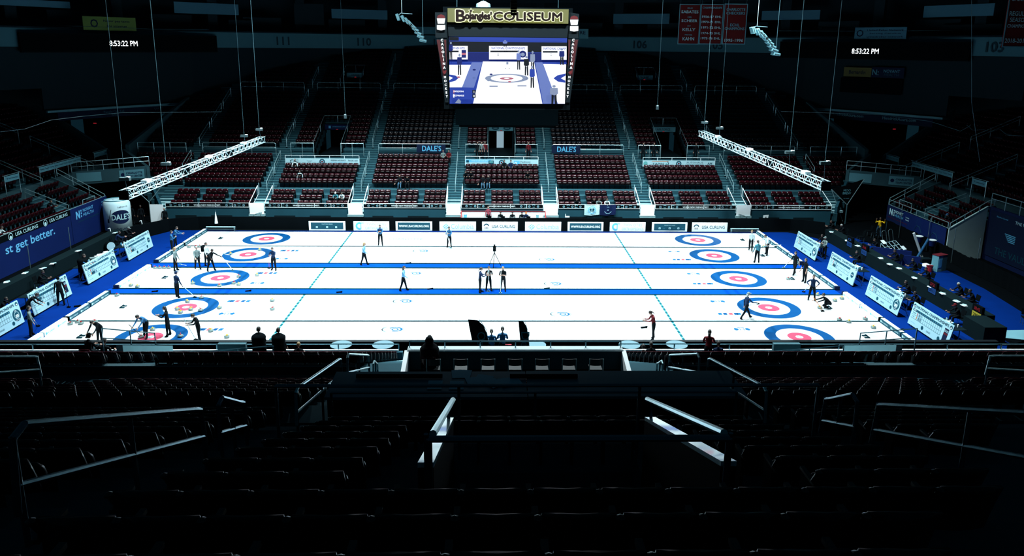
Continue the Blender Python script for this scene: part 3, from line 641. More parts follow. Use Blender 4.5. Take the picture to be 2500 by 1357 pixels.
# flags hung from the far rail
a = GY(1427, 498, 15.05)
for px0, px1, mt, lab, k in ((1427, 1464, 'letter_pale', 'white flag with a round blue crest hung over the far rail', 0), (1465, 1504, 'banner_navy', 'dark navy state flag hung over the far rail beside the white one', 1)):
    p0 = GY(px0, 498, 15.05); p1 = GY(px1, 498, 15.05); W = p1[0]-p0[0]
    th = thing('hanging_flag', lab, 'flag', (p0[0], 15.03, 1.86))
    V = []; F = []; n = 8
    for j in range(5):
        for i in range(n+1): V.append((W*i/n, -.03*math.sin(i*1.7+j*.4), -.9*j/4-.05*math.sin(i*.5)))
    for j in range(4):
        for i in range(n): q = j*(n+1)+i; F.append((q, q+1, q+n+2, q+n+1))
    MB().add(V, F, mt).build('cloth', th)
    e = MB(); c = (W/2, -.06, -.45)
    e.disc(c, .33, 'ad_blue' if k == 0 else 'ad_faint', y=(0, 0, 1), r0=.27 if k == 0 else .29, n=20, a0=0 if k == 0 else 200, a1=360 if k == 0 else 340)
    if k == 0:
        for s in (-.12, .12): e.disc((c[0]+s, c[1]-.01, c[2]+.03), .1, 'ad_teal', y=(0, 0, 1), n=10)
    else: e.disc((c[0], c[1]-.01, c[2]), .06, 'ad_faint', y=(0, 0, 1), n=8); e.text('1776', (c[0], c[1], c[2]+.25), 'ad_faint', h=.08)
    e.build('crest', th)
# timekeepers box
x0, x1 = GY(1127, 530, 14.6)[0], GY(1331, 530, 14.6)[0]
th = thing('timekeeper_desk', 'long white timekeepers desk with dark red sides behind the far barrier', 'desk', ((x0+x1)/2, 14.3, 0)); W = (x1-x0)/2
MB().bb(-W, W, -.3, .3, .72, .80, 'white').build('desk_top', th); MB().bb(-W, W, .66, .7, .5, 1.22, 'white').build('back_board', th); MB().bb(-W, W, .64, .7, 1.22, 1.3, 'maroon').build('red_trim', th)
for s in (-1, 1): MB().slab([(s*W, -.4, 0), (s*W, .7, 0), (s*W, .7, 1.3), (s*W, -.4, .85)], (s*.05, 0, 0), 'red').build('side_panel', th)
def small(name, lab, cat, parts, loc, group=None, rz=0):
    th = thing(name, lab, cat, loc, rz, group)
    for nm, fn in parts:
        q = MB(); fn(q); q.build(nm, th)
    return th
for px, lab in ((1195, 'left of the timekeepers'), (1228, 'before the middle timekeeper'), (1290, 'beside the orange-capped timekeeper')):
    p = GY(px, 527, 14.2)
    small('laptop', 'open dark laptop on the white desk '+lab, 'laptop', [('base', lambda q: q.bb(-.17, .17, -.12, .12, 0, .02, 'dark')), ('screen', lambda q: q.slab([(-.17, -.12, .02), (.17, -.12, .02), (.17, -.2, .24), (-.17, -.2, .24)], (0, -.01, 0), 'dark'))], (p[0], 14.25, .8), 'laptops on the timekeepers desk')
for px, mt, lab in ((1313, 'concrete_pale', 'grey drink tub at the right end of the white desk'), (1136, 'ad_blue', 'pale blue water bottle pack at the left end of the white desk'), (1318, 'white', 'white cup stack at the right end of the white desk')):
    p = GY(px, 524, 14.2)
    small('drink_tub', lab, 'container', [('body', lambda q: q.lathe([(.12, 0), (.14, .3), (.13, .32)], (0, 0, 0), mt, 10)), ('lid', lambda q: q.lathe([(.145, .32), (.145, .36), (.05, .38)], (0, 0, 0), 'white', 10))], (p[0], 14.35, .8))
# ------------------------------------------------------------------ end stands
def end_slot(s): return 33.3+.78*s, 1.95+.32*s
for sg in (-1, 1):
    T = MB(); side = 'left' if sg < 0 else 'right'
    ylo = 5.3 if sg > 0 else -20.
    for s in range(5):
        u, z = end_slot(s)
        T.bb(BX+sg*u, BX+sg*(u+.8), ylo, 13.7, z-.8, z, 'terrace'); T.bb(BX+sg*(u-.01), BX+sg*(u+.05), 8.95, 10.25, z-.03, z+.006, 'terrace_edge')
        if s: T.bb(BX+sg*(u-.38), BX+sg*(u+.01), 8.95, 10.25, z-.33, z-.16, 'terrace'); T.bb(BX+sg*(u-.39), BX+sg*(u-.34), 8.95, 10.25, z-.19, z-.155, 'terrace_edge')
        for y in np.arange(ylo+.5, 13.5, P0):
            if 8.7 < y < 10.5: continue
            SEATS.append((BX+sg*(u+.45), y, z, -sg*90, 0))
    T.build('end_lower_terrace_floor', kind='structure')
    T = MB()
    for s in range(20):
        u = 37.8+.8*s; z = 4.0+.345*s
        if u > 53: break
        y1 = 23.4+(u-37.4)*.55; lim = math.sqrt(max(0, 55**2-u*u)); y1 = min(y1, lim)
        T.bb(BX+sg*u, BX+sg*(u+.82), -20., y1, z-.8, z, 'terrace')
        for ya in (18.7, 11.):
            if ya+.6 < y1:
                T.bb(BX+sg*(u-.4), BX+sg*(u+.01), ya-.6, ya+.6, z-.36, z-.18, 'terrace'); T.bb(BX+sg*(u-.41), BX+sg*(u-.36), ya-.6, ya+.6, z-.2, z-.17, 'terrace_edge')
        for y in np.arange(-8., y1-.6, P0):
            if abs(y-18.7) < .85 or abs(y-11) < .85: continue
            SEATS.append((BX+sg*(u+.45), y, z, -sg*90, 0))
    T.bb(BX+sg*37.2, BX+sg*37.8, -20, 22.5, 3.0, 4.0, 'concrete')
    T.build('end_upper_terrace_floor', kind='structure')
    # front wall with banners and drapes
    b = MB(); b.bb(BX+sg*33.2, BX+sg*33.32, ylo, 13.75, 0, 2.25, 'dark'); b.build('wall_end_front', kind='structure')
    # tall side wall of the corner opening
    b = MB(); b.slab([(BX+sg*33.2, 13.7, 0), (BX+sg*37.4, 13.7, 0), (BX+sg*37.4, 13.7, 4.3), (BX+sg*33.2, 13.7, 2.25)], (0, .12, 0), 'concrete'); b.build('wall_end_side', kind='structure')
    rail_rect('side_rail', f'sloping rail on top of the {side} end stand side wall', [(BX+sg*33.2, 13.75, 2.85), (BX+sg*36.9, 13.75, 5.0)], 2.2, 2.85, 4, mid=.35, r=.028, group='sloping rails of the end stands')
    rail_rect('front_rail', f'pale rail along the front of the {side} end stand', [(BX+sg*33.15, ylo, 2.72), (BX+sg*33.15, 13.75, 2.72)], 2.25, 2.72, 5 if sg > 0 else 10, mid=.42, r=.028, group='front rails of the end stands')
    rail_rect('gate_rail', f'small raised rail frame at the foot of the {side} end stand stairs', [(BX+sg*33.2, 10.4, 2.5), (BX+sg*33.2, 10.4, 3.05), (BX+sg*33.2, 12.2, 3.05), (BX+sg*33.2, 12.2, 2.5)], 2.6, 3.05, 2, group='raised rail frames')
    (u0, z0), (u1, z1) = end_slot(.2), end_slot(4.2)
    rail_rect('stair_handrail', f'looped handrail beside the lower stairs of the {side} end stand', [(BX+sg*u0, 8.9, z0+.0), (BX+sg*u0, 8.9, z0+.95), (BX+sg*u1, 8.9, z1+.95), (BX+sg*(u1+.1), 8.9, z1+.1)], z0, z0+.95, 2, mid=.3, group='end stand handrails')
    for ya, nm in ((19.4, 'far'), (11.7, 'near')):
        z0 = 4.0
        rail_rect('stair_handrail', f'lower {nm} handrail on the upper stairs of the {side} end stand', [(BX+sg*36.9, ya, z0-.3), (BX+sg*36.9, ya, z0+.55), (BX+sg*42.2, ya, z0+3.0), (BX+sg*42.2, ya, z0+2.2)], z0-.5, z0+.4, 4, mid=.28, group='end stand handrails')
        rail_rect('stair_handrail', f'higher {nm} handrail on the upper stairs of the {side} end stand', [(BX+sg*43.2, ya, z0+2.6), (BX+sg*43.2, ya, z0+3.5), (BX+sg*47.5, ya, z0+5.4)], z0+2.6, z0+3.5, 3, mid=.28, group='end stand handrails')
    for y0, y1, n, nm, tx in ((11.9, 17.9, 9, 'long', 0), (20.2, 22.4, 4, 'short', 0), (7.6, 9.3, 1, 'single', 1)):
        th = thing('rail_banner', f'{nm} pale banner with repeated script on the tier rail of the {side} end stand', 'banner', (BX+sg*37.15, (y0+y1)/2, 4.95), group='pale banners on the end stand tier rails')
        W = (y1-y0)/2; MB().bb(-.02, .02, -W, W, 0, .42, 'pale_dim').build('strip', th)
        t = MB()
        for k in range(n): t.text('Twenty', (-sg*.03, (k-(n-1)/2)*2*W/n, .21), 'banner_navy', x=(0, 1. if sg < 0 else -1., 0), w=2*W/n*.8, h=.15)
        t.build('printed_face', th)
        MB().cyl((0, -W-.2, .5), (0, W+.2, .5), .025, 'rail').build('rail_tube', th)
        for k in np.linspace(-W, W, max(2, n//2)): MB().cyl((0, k, .5), (-sg*.0, k, -1.1 if nm != 'short' else -.5), .022, 'rail').build('post', th)
    # bridge with posters over the corner opening
    a, c = (BX+sg*37.3, 16.6), (BX+sg*31.9, 19.4)
    d = np.array([c[0]-a[0], c[1]-a[1]]); L = np.hypot(*d); d /= L; nn = np.array([d[1], -d[0]])*(1 if sg < 0 else -1)
    if nn[1] > 0: nn = -nn
    P3 = lambda t, z, e=0.: (a[0]+d[0]*t+nn[0]*e, a[1]+d[1]*t+nn[1]*e, z)
    b = MB(); b.slab([P3(0, 3.05), P3(L, 3.2), P3(L, 4.35), P3(0, 4.2)], (-nn[0]*.2, -nn[1]*.2, 0), 'concrete'); b.build('wall_bridge', kind='structure')
    rail_rect('bridge_rail', f'pale double rail along the bridge over the {side} corner opening', [P3(0, 5.05), P3(L, 5.2)], 4.2, 5.05, 6, mid=.4, r=.025, group='bridge rails')
    X = (d[0], d[1], 0) if sg < 0 else (-d[0], -d[1], 0)
    for t0, t1, mt, lab in ((.3, 2.2, 'pale_dim', 'blank pale poster'), (3.6, 5.6, 'pale_dim', 'pale poster with dark lettering')):
        if sg > 0: t0, t1, = L-t1, L-t0
        p = P3((t0+t1)/2, 3.3, .03); th = thing('wall_poster', f'{lab} on the bridge over the {side} corner opening', 'poster', p, group='bridge posters')
        W = (t1-t0)/2; Xv = np.array(X); MB().slab([-Xv*W, Xv*W, Xv*W+(0, 0, .8), -Xv*W+(0, 0, .8)], (nn[0]*.02, nn[1]*.02, 0), mt).build('sheet', th)
        if 'dark' in lab:
            t = MB(); o = np.array([nn[0]*.04, nn[1]*.04, 0])
            for q, s in enumerate(('CHARLOTTE', 'TEAM CENTER')): t.text(s, o+Xv*.2+(0, 0, .52-.28*q), 'banner_navy', x=X, w=1.3, h=.18, bold=.02)
            t.disc(o-Xv*.72+(0, 0, .4), .16, 'banner_navy', x=X, y=(0, 0, 1)); t.build('printed_face', th)
    # sloping white corner walls (the two sides of the V)
    b = MB(); b.slab([(BX+sg*31.9, 19.4, 2.6), (BX+sg*35.7, 23.1, 4.0), (BX+sg*35.7, 23.1, 5.35), (BX+sg*31.9, 19.4, 4.3)], (sg*.2, -.2, 0), 'concrete')
    b.slab([(BX+sg*29.3, 15.4, .0), (BX+sg*31.9, 19.4, .6), (BX+sg*31.9, 19.4, 3.3), (BX+sg*29.3, 15.4, 1.7)], (sg*.2, -.1, 0), 'front_wall')
    b.slab([(BX+sg*35.7, 23.1, 3.0), (BX+sg*33.9, 33.6, 7.6), (BX+sg*33.9, 33.6, 9.55), (BX+sg*35.7, 23.1, 5.75)], (-sg*.35, 0, 0), 'concrete')
    b.slab([(BX+sg*37.5, 23.4, 3.0), (BX+sg*47.6, 29.0, 7.5), (BX+sg*47.6, 29.0, 9.4), (BX+sg*37.5, 23.4, 5.1)], (0, .35, 0), 'concrete')
    b.build('wall_corner', kind='structure')
    # dark passage behind the V, with a red exit lamp
    b = MB(); b.bb(BX+sg*36, BX+sg*44, 31.5, 31.8, 2, 8, 'dark'); b.build('wall_passage', kind='structure')
    p = GY(232 if sg < 0 else 2183, 303 if sg < 0 else 317, 27.)
    small('exit_lamp', f'small red glowing exit lamp in the dark {side} corner passage', 'exit lamp', [('case', lambda q: q.bb(-.18, .18, 0, .06, 0, .16, 'dark')), ('lens', lambda q: q.bb(-.15, .15, -.01, 0, .02, .14, 'led_red'))], p)
# left end banners
xf = BX-33.2+.13
def wall_text(th, items, xx, sgn):
    t = MB()
    for s, y, z, wd, h, mt, bo in items: t.text(s, (xx, y, z), mt, x=(0, 1. if sgn < 0 else -1., 0), w=wd, h=h, bold=bo)
    t.build('printed_face', th); return t
th = thing('wall_banner', 'huge dark blue banner with large pale lowercase slogan on the left end wall', 'banner', (xf, 0, 0))
MB().bb(-.1, 0, -12, 8.3, 0, 2.32, 'banner_blue').build('cloth', th)
wall_text(th, [('st get better.', 3.3, 1.62, 5.6, .8, 'letter_blue', .02)], .01, -1)
th = thing('wall_banner', 'black strip with white curling lettering above the large blue slogan banner', 'banner', (xf, 0, 2.3))
MB().bb(-.1, .02, -12, 8.3, 0, .42, 'dark').build('cloth', th)
wall_text(th, [('USA CURLING', 6.75, .2, 2.3, .26, 'letter_pale', .01), ('USA CURLING', 2.95, .2, 2.5, .26, 'letter_pale', .01), ('USA CURLING', -1.2, .2, 2.5, .26, 'letter_pale', .01)], .03, -1)
for y in (5.1, 1.2): MB().disc((.03, y, .18), .24, 'letter_pale', x=(0, 1, 0), y=(0, 0, 1), r0=.2).disc((.03, y, .12), .12, 'letter_pale', x=(0, 1, 0), y=(0, 0, 1)).build('crest', th)
def novant(sgn, y, lab):
    th = thing('wall_banner', lab, 'banner', (BX+sgn*33.07, y, 0), group=None); f = -sgn
    return th
th = thing('wall_banner', 'dark blue health banner with a big pale N beside the giant drinks can', 'banner', (xf, 11.05, 0))
MB().bb(-.1, 0, -2.7, 2.7, 0, 2.7, 'banner_blue').build('cloth', th)
wall_text(th, [('N', -1.75, 2.1, .55, .62, 'letter_blue', .05), ('NOVANT', -.25, 2.3, 1.5, .26, 'letter_blue', .01), ('HEALTH', -.25, 1.95, 1.5, .24, 'letter_blue', 0), ('OFFICIAL HEALTHCARE PARTNER', -.3, 1.55, 3., .1, 'ad_teal', 0), ('Levine', 2.1, 2.4, .6, .12, 'letter_blue', 0), ('Dental', 2.1, 2.15, .6, .12, 'letter_blue', 0)], .01, -1)
for z in (1.9, 2.12, 2.34): MB().bb(0, .012, -1.32, -1.2, z-.07, z+.07, 'letter_blue').build('logo_dot', th)
# right end banner, concrete side wall, vault poster
th = thing('wall_banner', 'dark blue health banner with a big pale N on the right end wall', 'banner', (BX+33.07, 9.5, .95))
MB().bb(-.0, .1, -4.2, 4.25, 0, 1.32, 'banner_navy').bb(-.004, .1, -4.2, 1.9, 0, 1.32, 'banner_blue').build('cloth', th)
wall_text(th, [('N', 3.55, .85, .5, .55, 'letter_pale', .05), ('NOVANT', 2.3, 1.0, 1.3, .24, 'letter_pale', .01), ('HEALTH', 2.3, .7, 1.3, .22, 'ad_blue', 0), ('OFFICIAL HEALTHCARE PARTNER', 2.5, .35, 3., .08, 'maroon', 0), ('Levine', 1.05, .9, .5, .12, 'letter_pale', 0), ('Dental', 1.05, .7, .5, .12, 'letter_pale', 0)], -.012, 1)
for z in (.65, .85, 1.05): MB().bb(-.012, 0, 3.05, 3.15, z-.06, z+.06, 'letter_pale').build('logo_dot', th)
t = MB()
for y in (-.6, -2.8):
    t.disc((-.012, y, .85), .3, 'ad_teal', x=(0, 1, 0), y=(0, 0, 1), r0=.285); t.path([(-.012, y+.5, .2), (-.012, y+.2, .6), (-.012, y-.2, .55), (-.012, y-.5, .15)], .015, 'ad_teal')
t.build('line_drawing', th)
b = MB(); b.slab([(BX+33.2, 5.2, .3), (BX+35.9, 5.2, -.2), (BX+35.9, 5.2, 4.0), (BX+33.2, 5.2, 2.3)], (0, .12, 0), 'vault_pale'); b.build('wall_vault_side', kind='structure')
rail_rect('side_rail', 'bright sloping double rail above the pale concrete wall of the right end stand', [(BX+33.2, 5.15, 2.72), (BX+35.9, 5.15, 4.45), (BX+36.3, 5.15, 4.5)], 2.25, 2.72, 4, mid=.45, r=.03, group='sloping rails of the end stands')
b = MB(); b.bb(BX+36, BX+36.2, -12, 5.2, 0, 4.0, 'banner_navy'); b.build('wall_vault', kind='structure')
rail_rect('front_rail', 'triple pale rail above the dark vault wall at the right frame edge', [(BX+36., 5.1, 5.0), (BX+36., -4, 5.0)], 4., 5.0, 7, mid=.4, r=.028, group='front rails of the end stands')
th = thing('wall_poster', 'dark navy vault poster with pale lettering and a striped circle on the right end wall', 'poster', (BX+35.97, 1.5, 0))
MB().bb(-.02, 0, -3.6, 3.4, .4, 3.8, 'navy').build('sheet', th)
wall_text(th, [('THE VAULT', -.2, 3.45, 1.9, .22, 'letter_pale', 0), ('Skyline Social', 2.1, 3.45, 1.2, .13, 'ad_blue', 0), ('THE VAULT', .6, 1.0, 3.6, .5, 'ad_teal', 0)], -.03, 1)
t = MB()
for k in range(9): t.bb(-.03, -.02, -1.2-.1*k*0-math.sqrt(max(0, .5-(.7-.16*k)**2)), -1.2+math.sqrt(max(0, .5-(.7-.16*k)**2)), 1.5+.16*k, 1.57+.16*k, 'ad_teal')
for k in range(5): t.bb(-.03, -.02, .5, 1.6-.1*k, 2.4-.12*k, 2.46-.12*k, 'ad_blue')
t.build('striped_circle', th)
# black drape hung round the right end
b = MB(); P = [(34.6, 13.5), (34.6, 5.), (34.3, 1.8), (34.4, -2), (33.9, -5.5), (32.4, -9), (30, -12), (26, -14)]; hh = [1.0, 1.0, 1.1, 1.1, 1.1, 1.1, 1.1, 1.1]
for (x0, y0), (x1, y1), h in zip(P[:-1], P[1:], hh):
    d = np.array([x1-x0, y1-y0]); n = 10
    pts = [(x0+d[0]*i/n+.04*(-1)**i, y0+d[1]*i/n+.02*(-1)**i) for i in range(n+1)]
    for p, q in zip(pts[:-1], pts[1:]): b.slab([(p[0], p[1], 0), (q[0], q[1], 0), (q[0], q[1], h), (p[0], p[1], h)], (.03, .02, 0), 'dark')
b.build('curtain_barrier', label='black draped barrier curving round the officials area at the right', cat='barrier')
for y, nm in ((11.2, 'first pole'), (7.2, 'second pole'), (4.0, 'third pole'), (1.2, 'fourth pole')):
    MB().cyl((34.45, y, 0), (34.45, y, 2.6), .025, 'metal').build('drape_pole', label=f'thin grey drape pole under the right end banner, {nm} from the far corner', cat='pole', group='drape poles')
for y, nm in ((8.2, 'beside the health banner'), (3.5, 'before the large slogan')):
    MB().cyl((-29.4, y-4, 0), (-29.4, y-4, 2.4), .025, 'metal').build('drape_pole', label=f'thin grey pole standing at the left end wall {nm}', cat='pole', group='drape poles')
# ------------------------------------------------------------------ ring wall, clocks, concourse
def arc(bm, R, a0, a1, z0, z1, mt, th=.3, n=None):
    n = n or max(1, int(abs(a1-a0)/3)); A = np.radians(np.linspace(a0, a1, n+1))
    for p, q in zip(A[:-1], A[1:]):
        bm.slab([(BX+R*math.sin(p), R*math.cos(p), z0), (BX+R*math.sin(q), R*math.cos(q), z0), (BX+R*math.sin(q), R*math.cos(q), z1), (BX+R*math.sin(p), R*math.cos(p), z1)], (th*math.sin((p+q)/2), th*math.cos((p+q)/2), 0), mt)
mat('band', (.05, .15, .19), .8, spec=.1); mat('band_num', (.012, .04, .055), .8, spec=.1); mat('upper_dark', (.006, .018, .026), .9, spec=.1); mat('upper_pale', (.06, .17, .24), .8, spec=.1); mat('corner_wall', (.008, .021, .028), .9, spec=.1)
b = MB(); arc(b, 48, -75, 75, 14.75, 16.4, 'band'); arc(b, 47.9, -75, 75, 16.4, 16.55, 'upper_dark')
for num, ang in ((110, -20.2), (111, -31.7), (112, -42.3), (109, -9.), (107, 9.4), (106, 20.9), (105, 31.8), (104, 43.), (103, 66.5)):
    a = math.radians(ang); x = (math.cos(a), -math.sin(a), 0)
    b.text(str(num), (BX+47.9*math.sin(a), 47.9*math.cos(a), 15.55), 'band_num', x=x, h=.95, bold=.03)
b.build('wall_ring', kind='structure')
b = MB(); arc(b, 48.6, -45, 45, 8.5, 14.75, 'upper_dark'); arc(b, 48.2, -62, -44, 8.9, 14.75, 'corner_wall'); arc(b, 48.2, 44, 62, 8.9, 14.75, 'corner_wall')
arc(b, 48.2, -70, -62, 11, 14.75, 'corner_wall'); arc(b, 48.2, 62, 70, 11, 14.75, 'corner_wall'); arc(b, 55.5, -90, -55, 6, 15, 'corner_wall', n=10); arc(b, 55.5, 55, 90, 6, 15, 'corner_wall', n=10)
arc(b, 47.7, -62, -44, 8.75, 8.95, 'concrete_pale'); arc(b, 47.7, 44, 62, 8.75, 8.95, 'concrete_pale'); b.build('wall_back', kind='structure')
for sg in (-1, 1):
    b = MB(); arc(b, 47.6, sg*45, sg*61, 7.95, 8.72, 'navy', th=.1)
    for ang, s in (((-54.5, 'People Can Tell'), (-54.5, 'Honda'), (-49, 'VISIT')) if sg < 0 else ((50.5, 'HendrickAcura.com'), (57, 'HendrickAcura.com'))):
        a = math.radians(ang); b.text(s, (BX+47.5*math.sin(a), 47.5*math.cos(a), 8.45 if s[0] != 'H' or sg > 0 else 8.15), 'band' if sg < 0 else 'concrete_pale', x=(math.cos(a), -math.sin(a), 0), h=.3 if s[-1] != 'a' else .15, bold=.01)
    b.build('led_fascia', label=f'unlit dark fascia strip with dim lettering over the {"left" if sg<0 else "right"} corner passage', cat='fascia')
    b = MB(); c0 = math.radians(sg*40.8); c1 = math.radians(sg*64.2)
    # straight ribbon board with the clock
    A0 = np.array([BX+47.4*math.sin(c0), 47.4*math.cos(c0)]); A1 = np.array([BX+47.4*math.sin(c1), 47.4*math.cos(c1)])
    d = A1-A0; L = np.hypot(*d); d /= L; nn = np.array([-d[1], d[0]]); nn = nn if nn@(-A0) > 0 else -nn
    p = (A0+A1)/2; X = np.array([*(d if (d[0] > 0) else -d), 0])
    th = thing('ribbon_board', f'long black display board showing a white digital time above the {"left" if sg<0 else "right"} corner', 'display board', (p[0], p[1], 14.25), group='clock ribbon boards')
    Xw = X*L/2; N3 = np.array([nn[0], nn[1], 0])
    MB().slab([-Xw, Xw, Xw+(0, 0, 1.75), -Xw+(0, 0, 1.75)], N3*-.4, 'dark').build('case', th)
    cx = GY(302 if sg < 0 else 2112, 106 if sg < 0 else 125, p[1])
    # intersect the viewing ray with the board face
    dr = _fw+_R*((302 if sg < 0 else 2112)-1250)/FPX-_U*((106 if sg < 0 else 125)-CY)/FPX
    tt = (N3@(np.array([p[0], p[1], 0])+N3*.02-CAM))/(N3@dr); q = CAM+dr*tt-np.array([p[0], p[1], 14.25])
    MB().text('8:53:22 PM', q, 'led_white', x=X, w=2.75, h=.52, bold=.01).build('time_digits', th)
    c = MB(); 
    for z in (.08, 1.67): c.slab([-Xw*.98+(0, 0, z)+N3*.01, Xw*.98+(0, 0, z)+N3*.01, Xw*.98+(0, 0, z+.03)+N3*.01, -Xw*.98+(0, 0, z+.03)+N3*.01], N3*.01, 'dark_teal')
    c.build('case_trim', th)
# concourse above the band: beams, recesses, pale panels
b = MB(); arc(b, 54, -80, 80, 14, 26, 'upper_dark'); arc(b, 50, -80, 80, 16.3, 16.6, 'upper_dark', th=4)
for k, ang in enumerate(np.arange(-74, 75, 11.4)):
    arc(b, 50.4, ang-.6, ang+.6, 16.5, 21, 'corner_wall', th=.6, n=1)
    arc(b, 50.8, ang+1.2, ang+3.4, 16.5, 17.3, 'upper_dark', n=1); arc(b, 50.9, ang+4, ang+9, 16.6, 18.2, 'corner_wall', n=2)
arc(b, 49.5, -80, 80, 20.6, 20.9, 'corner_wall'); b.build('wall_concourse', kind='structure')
def hang_panel(px0, px1, py0, py1, R, mt, name, lab, cat, txt=None, group=None, tm='banner_navy'):
    pm = GY((px0+px1)/2, (py0+py1)/2, 40.)
    o = CAM-np.array([BX, 0, 0]); dd = _fw+_R*((px0+px1)/2-1250)/FPX-_U*((py0+py1)/2-CY)/FPX
    A = dd[0]**2+dd[1]**2; B = 2*(o[0]*dd[0]+o[1]*dd[1]); C = o[0]**2+o[1]**2-R*R; t = (-B+math.sqrt(B*B-4*A*C))/2/A
    c = CAM+dd*t; sc = t/FPX; W = (px1-px0)*sc/2*1.02; Hh = (py1-py0)*sc
    ang = math.atan2(c[0]-BX, c[1]); X = np.array([math.cos(ang), -math.sin(ang), 0])
    if R < 45: X = np.array([1., 0, 0]); ang = 0
    th = thing(name, lab, cat, (c[0], c[1], c[2]-Hh/2), group=group)
    N = np.array([math.sin(ang), math.cos(ang), 0])
    MB().slab([-X*W, X*W, X*W+(0, 0, Hh), -X*W+(0, 0, Hh)], N*.06, mt).build('sheet', th)
    if txt:
        q = MB()
        for s, fx, fz, fw, fh, tmm in txt: q.text(s, X*W*fx-N*.02+(0, 0, Hh*fz), tmm, x=X, w=2*W*fw, h=Hh*fh, bold=.015)
        q.build('printed_face', th)
    return th, X, N, W, Hh
for k, (x0, x1, y0, y1) in enumerate(((812, 945, 24, 46), (430, 582, 8, 34), (1498, 1632, 34, 58), (2255, 2420, 12, 40), (1860, 1998, 26, 48), (0, 170, 0, 16))):
    hang_panel(x0, x1, y0, y1, 50.2, 'upper_pale', 'concourse_screen', 'dim blue-grey blank screen in the upper concourse, '+['left of the hanging scoreboard', 'above the section number 112', 'above the section number 106', 'at the upper right behind the pennant', 'above the right speaker array', 'at the top left corner'][k], 'screen', group='blank concourse screens')
for k, (x0, x1, y0, y1) in enumerate(((720, 790, 10, 60), (560, 620, 50, 78), (1700, 1760, 60, 80), (2000, 2060, 70, 95), (2300, 2440, 60, 75))):
    hang_panel(x0, x1, y0, y1, 50.3, 'corner_wall', 'wall_cladding', 'barely visible grey wall panel in the upper concourse, '+ORD[k]+' from the left', 'wall panel', group='dim concourse wall panels')
hang_panel(206, 332, 42, 74, 47.2, 'sign_dim' if 'sign_dim' in MATS else mat('sign_dim', (.10, .16, .03), .8).name, 'concourse_banner', 'dim olive green banner with dark lettering above the left clock board', 'banner', [('Never pay taxes', .25, .68, .5, .22, 'navy'), ('for internet', .25, .32, .38, .22, 'navy'), ('O', -.6, .5, .14, .6, 'navy')])
hang_panel(2086, 2210, 67, 95, 47.2, 'upper_pale', 'concourse_banner', 'dim pale blue banner with fine print above the right clock board', 'banner', [('United Rebar Network', .2, .75, .7, .16, 'navy'), ('Serving Carolina', .2, .47, .6, .14, 'navy'), ('unitedrebar network', .2, .2, .7, .14, 'navy'), ('O', -.78, .5, .14, .6, 'navy')])
hang_panel(1012, 1075, 66, 83, 47.4, 'band', 'concourse_banner', 'dim grey banner reading a cut-off word left of the hanging scoreboard', 'banner', [('Great C', 0, .5, .85, .6, 'upper_pale')])
hang_panel(1414, 1436, 71, 94, 47.4, 'pale_dim', 'concourse_banner', 'small pale cut-off banner right of the hanging scoreboard', 'banner', [('RE', -.2, .62, .6, .35, 'navy')])
hang_panel(2060, 2126, 165, 187, 47.7, mat('dim_gold', (.10, .085, .02), .8).name, 'wall_sign', 'dim gold sign on the dark right corner wall', 'sign', [('Bernardin', 0, .5, .6, .4, 'navy')])
hang_panel(2128, 2206, 165, 190, 47.7, 'navy', 'wall_sign', 'navy health sign with a pale N on the dark right corner wall', 'sign', [('N:', -.75, .5, .2, .55, 'pale_dim'), ('NOVANT', .25, .65, .5, .3, 'pale_dim'), ('HEALTH', .25, .3, .45, .25, 'ad_teal')])
hang_panel(2050, 2198, 192, 228, 47.7, 'dark', 'wall_screen', 'unlit black screen under the gold and navy signs on the right corner wall', 'screen')
# championship pennants
PN = [(1657, 1708, 12, 107, 'left pennant of the three hanging together, red with four white surnames', [('FELIX', 0, .9, .25, .035, 'pale_dim'), ('SABATES', 0, .81, .8, .07, 'pale'), ('CARL', 0, .68, .2, .035, 'pale_dim'), ('SCHEER', 0, .59, .75, .07, 'pale'), ('PAT', 0, .46, .15, .035, 'pale_dim'), ('KELLY', 0, .37, .6, .07, 'pale'), ('MICHAEL', 0, .24, .35, .035, 'pale_dim'), ('KAHN', 0, .14, .55, .08, 'pale')]),
      (1709, 1764, 12, 107, 'middle pennant of the three hanging together, red with a list of seasons', [('CHAMPIONSHIPS', 0, .91, .85, .05, 'pale_dim'), ('1956-57 EHL', 0, .69, .85, .055, 'pale'), ('1970-71 EHL', 0, .56, .85, .055, 'pale'), ('1971-72 EHL', 0, .42, .85, .055, 'pale'), ('1974-75 SHL', 0, .28, .85, .055, 'pale'), ('1975-76 SHL', 0, .15, .85, .055, 'pale')]),
      (1766, 1822, 11, 107, 'right pennant of the three hanging together, red with a single season', [('CHARLOTTE', 0, .86, .8, .07, 'pale_dim'), ('CHECKERS', 0, .77, .8, .07, 'pale_dim'), ('ECHL', 0, .48, .4, .07, 'pale_dim'), ('CHAMPIONS', 0, .39, .85, .07, 'pale_dim'), ('1995-1996', 0, .1, .8, .07, 'pale')]),
      (2456, 2520, -20, 114, 'red championship pennant cut off by the right frame edge', [('CHARLOTTE', .0, .93, .8, .05, 'pale_dim'), ('CHECKERS', 0, .85, .8, .06, 'pale'), ('REGULAR', 0, .6, .8, .08, 'pale'), ('SEASON', 0, .49, .7, .08, 'pale'), ('CHAMPIONS', 0, .38, .85, .06, 'pale'), ('2018-2019', 0, .12, .85, .08, 'pale')])]
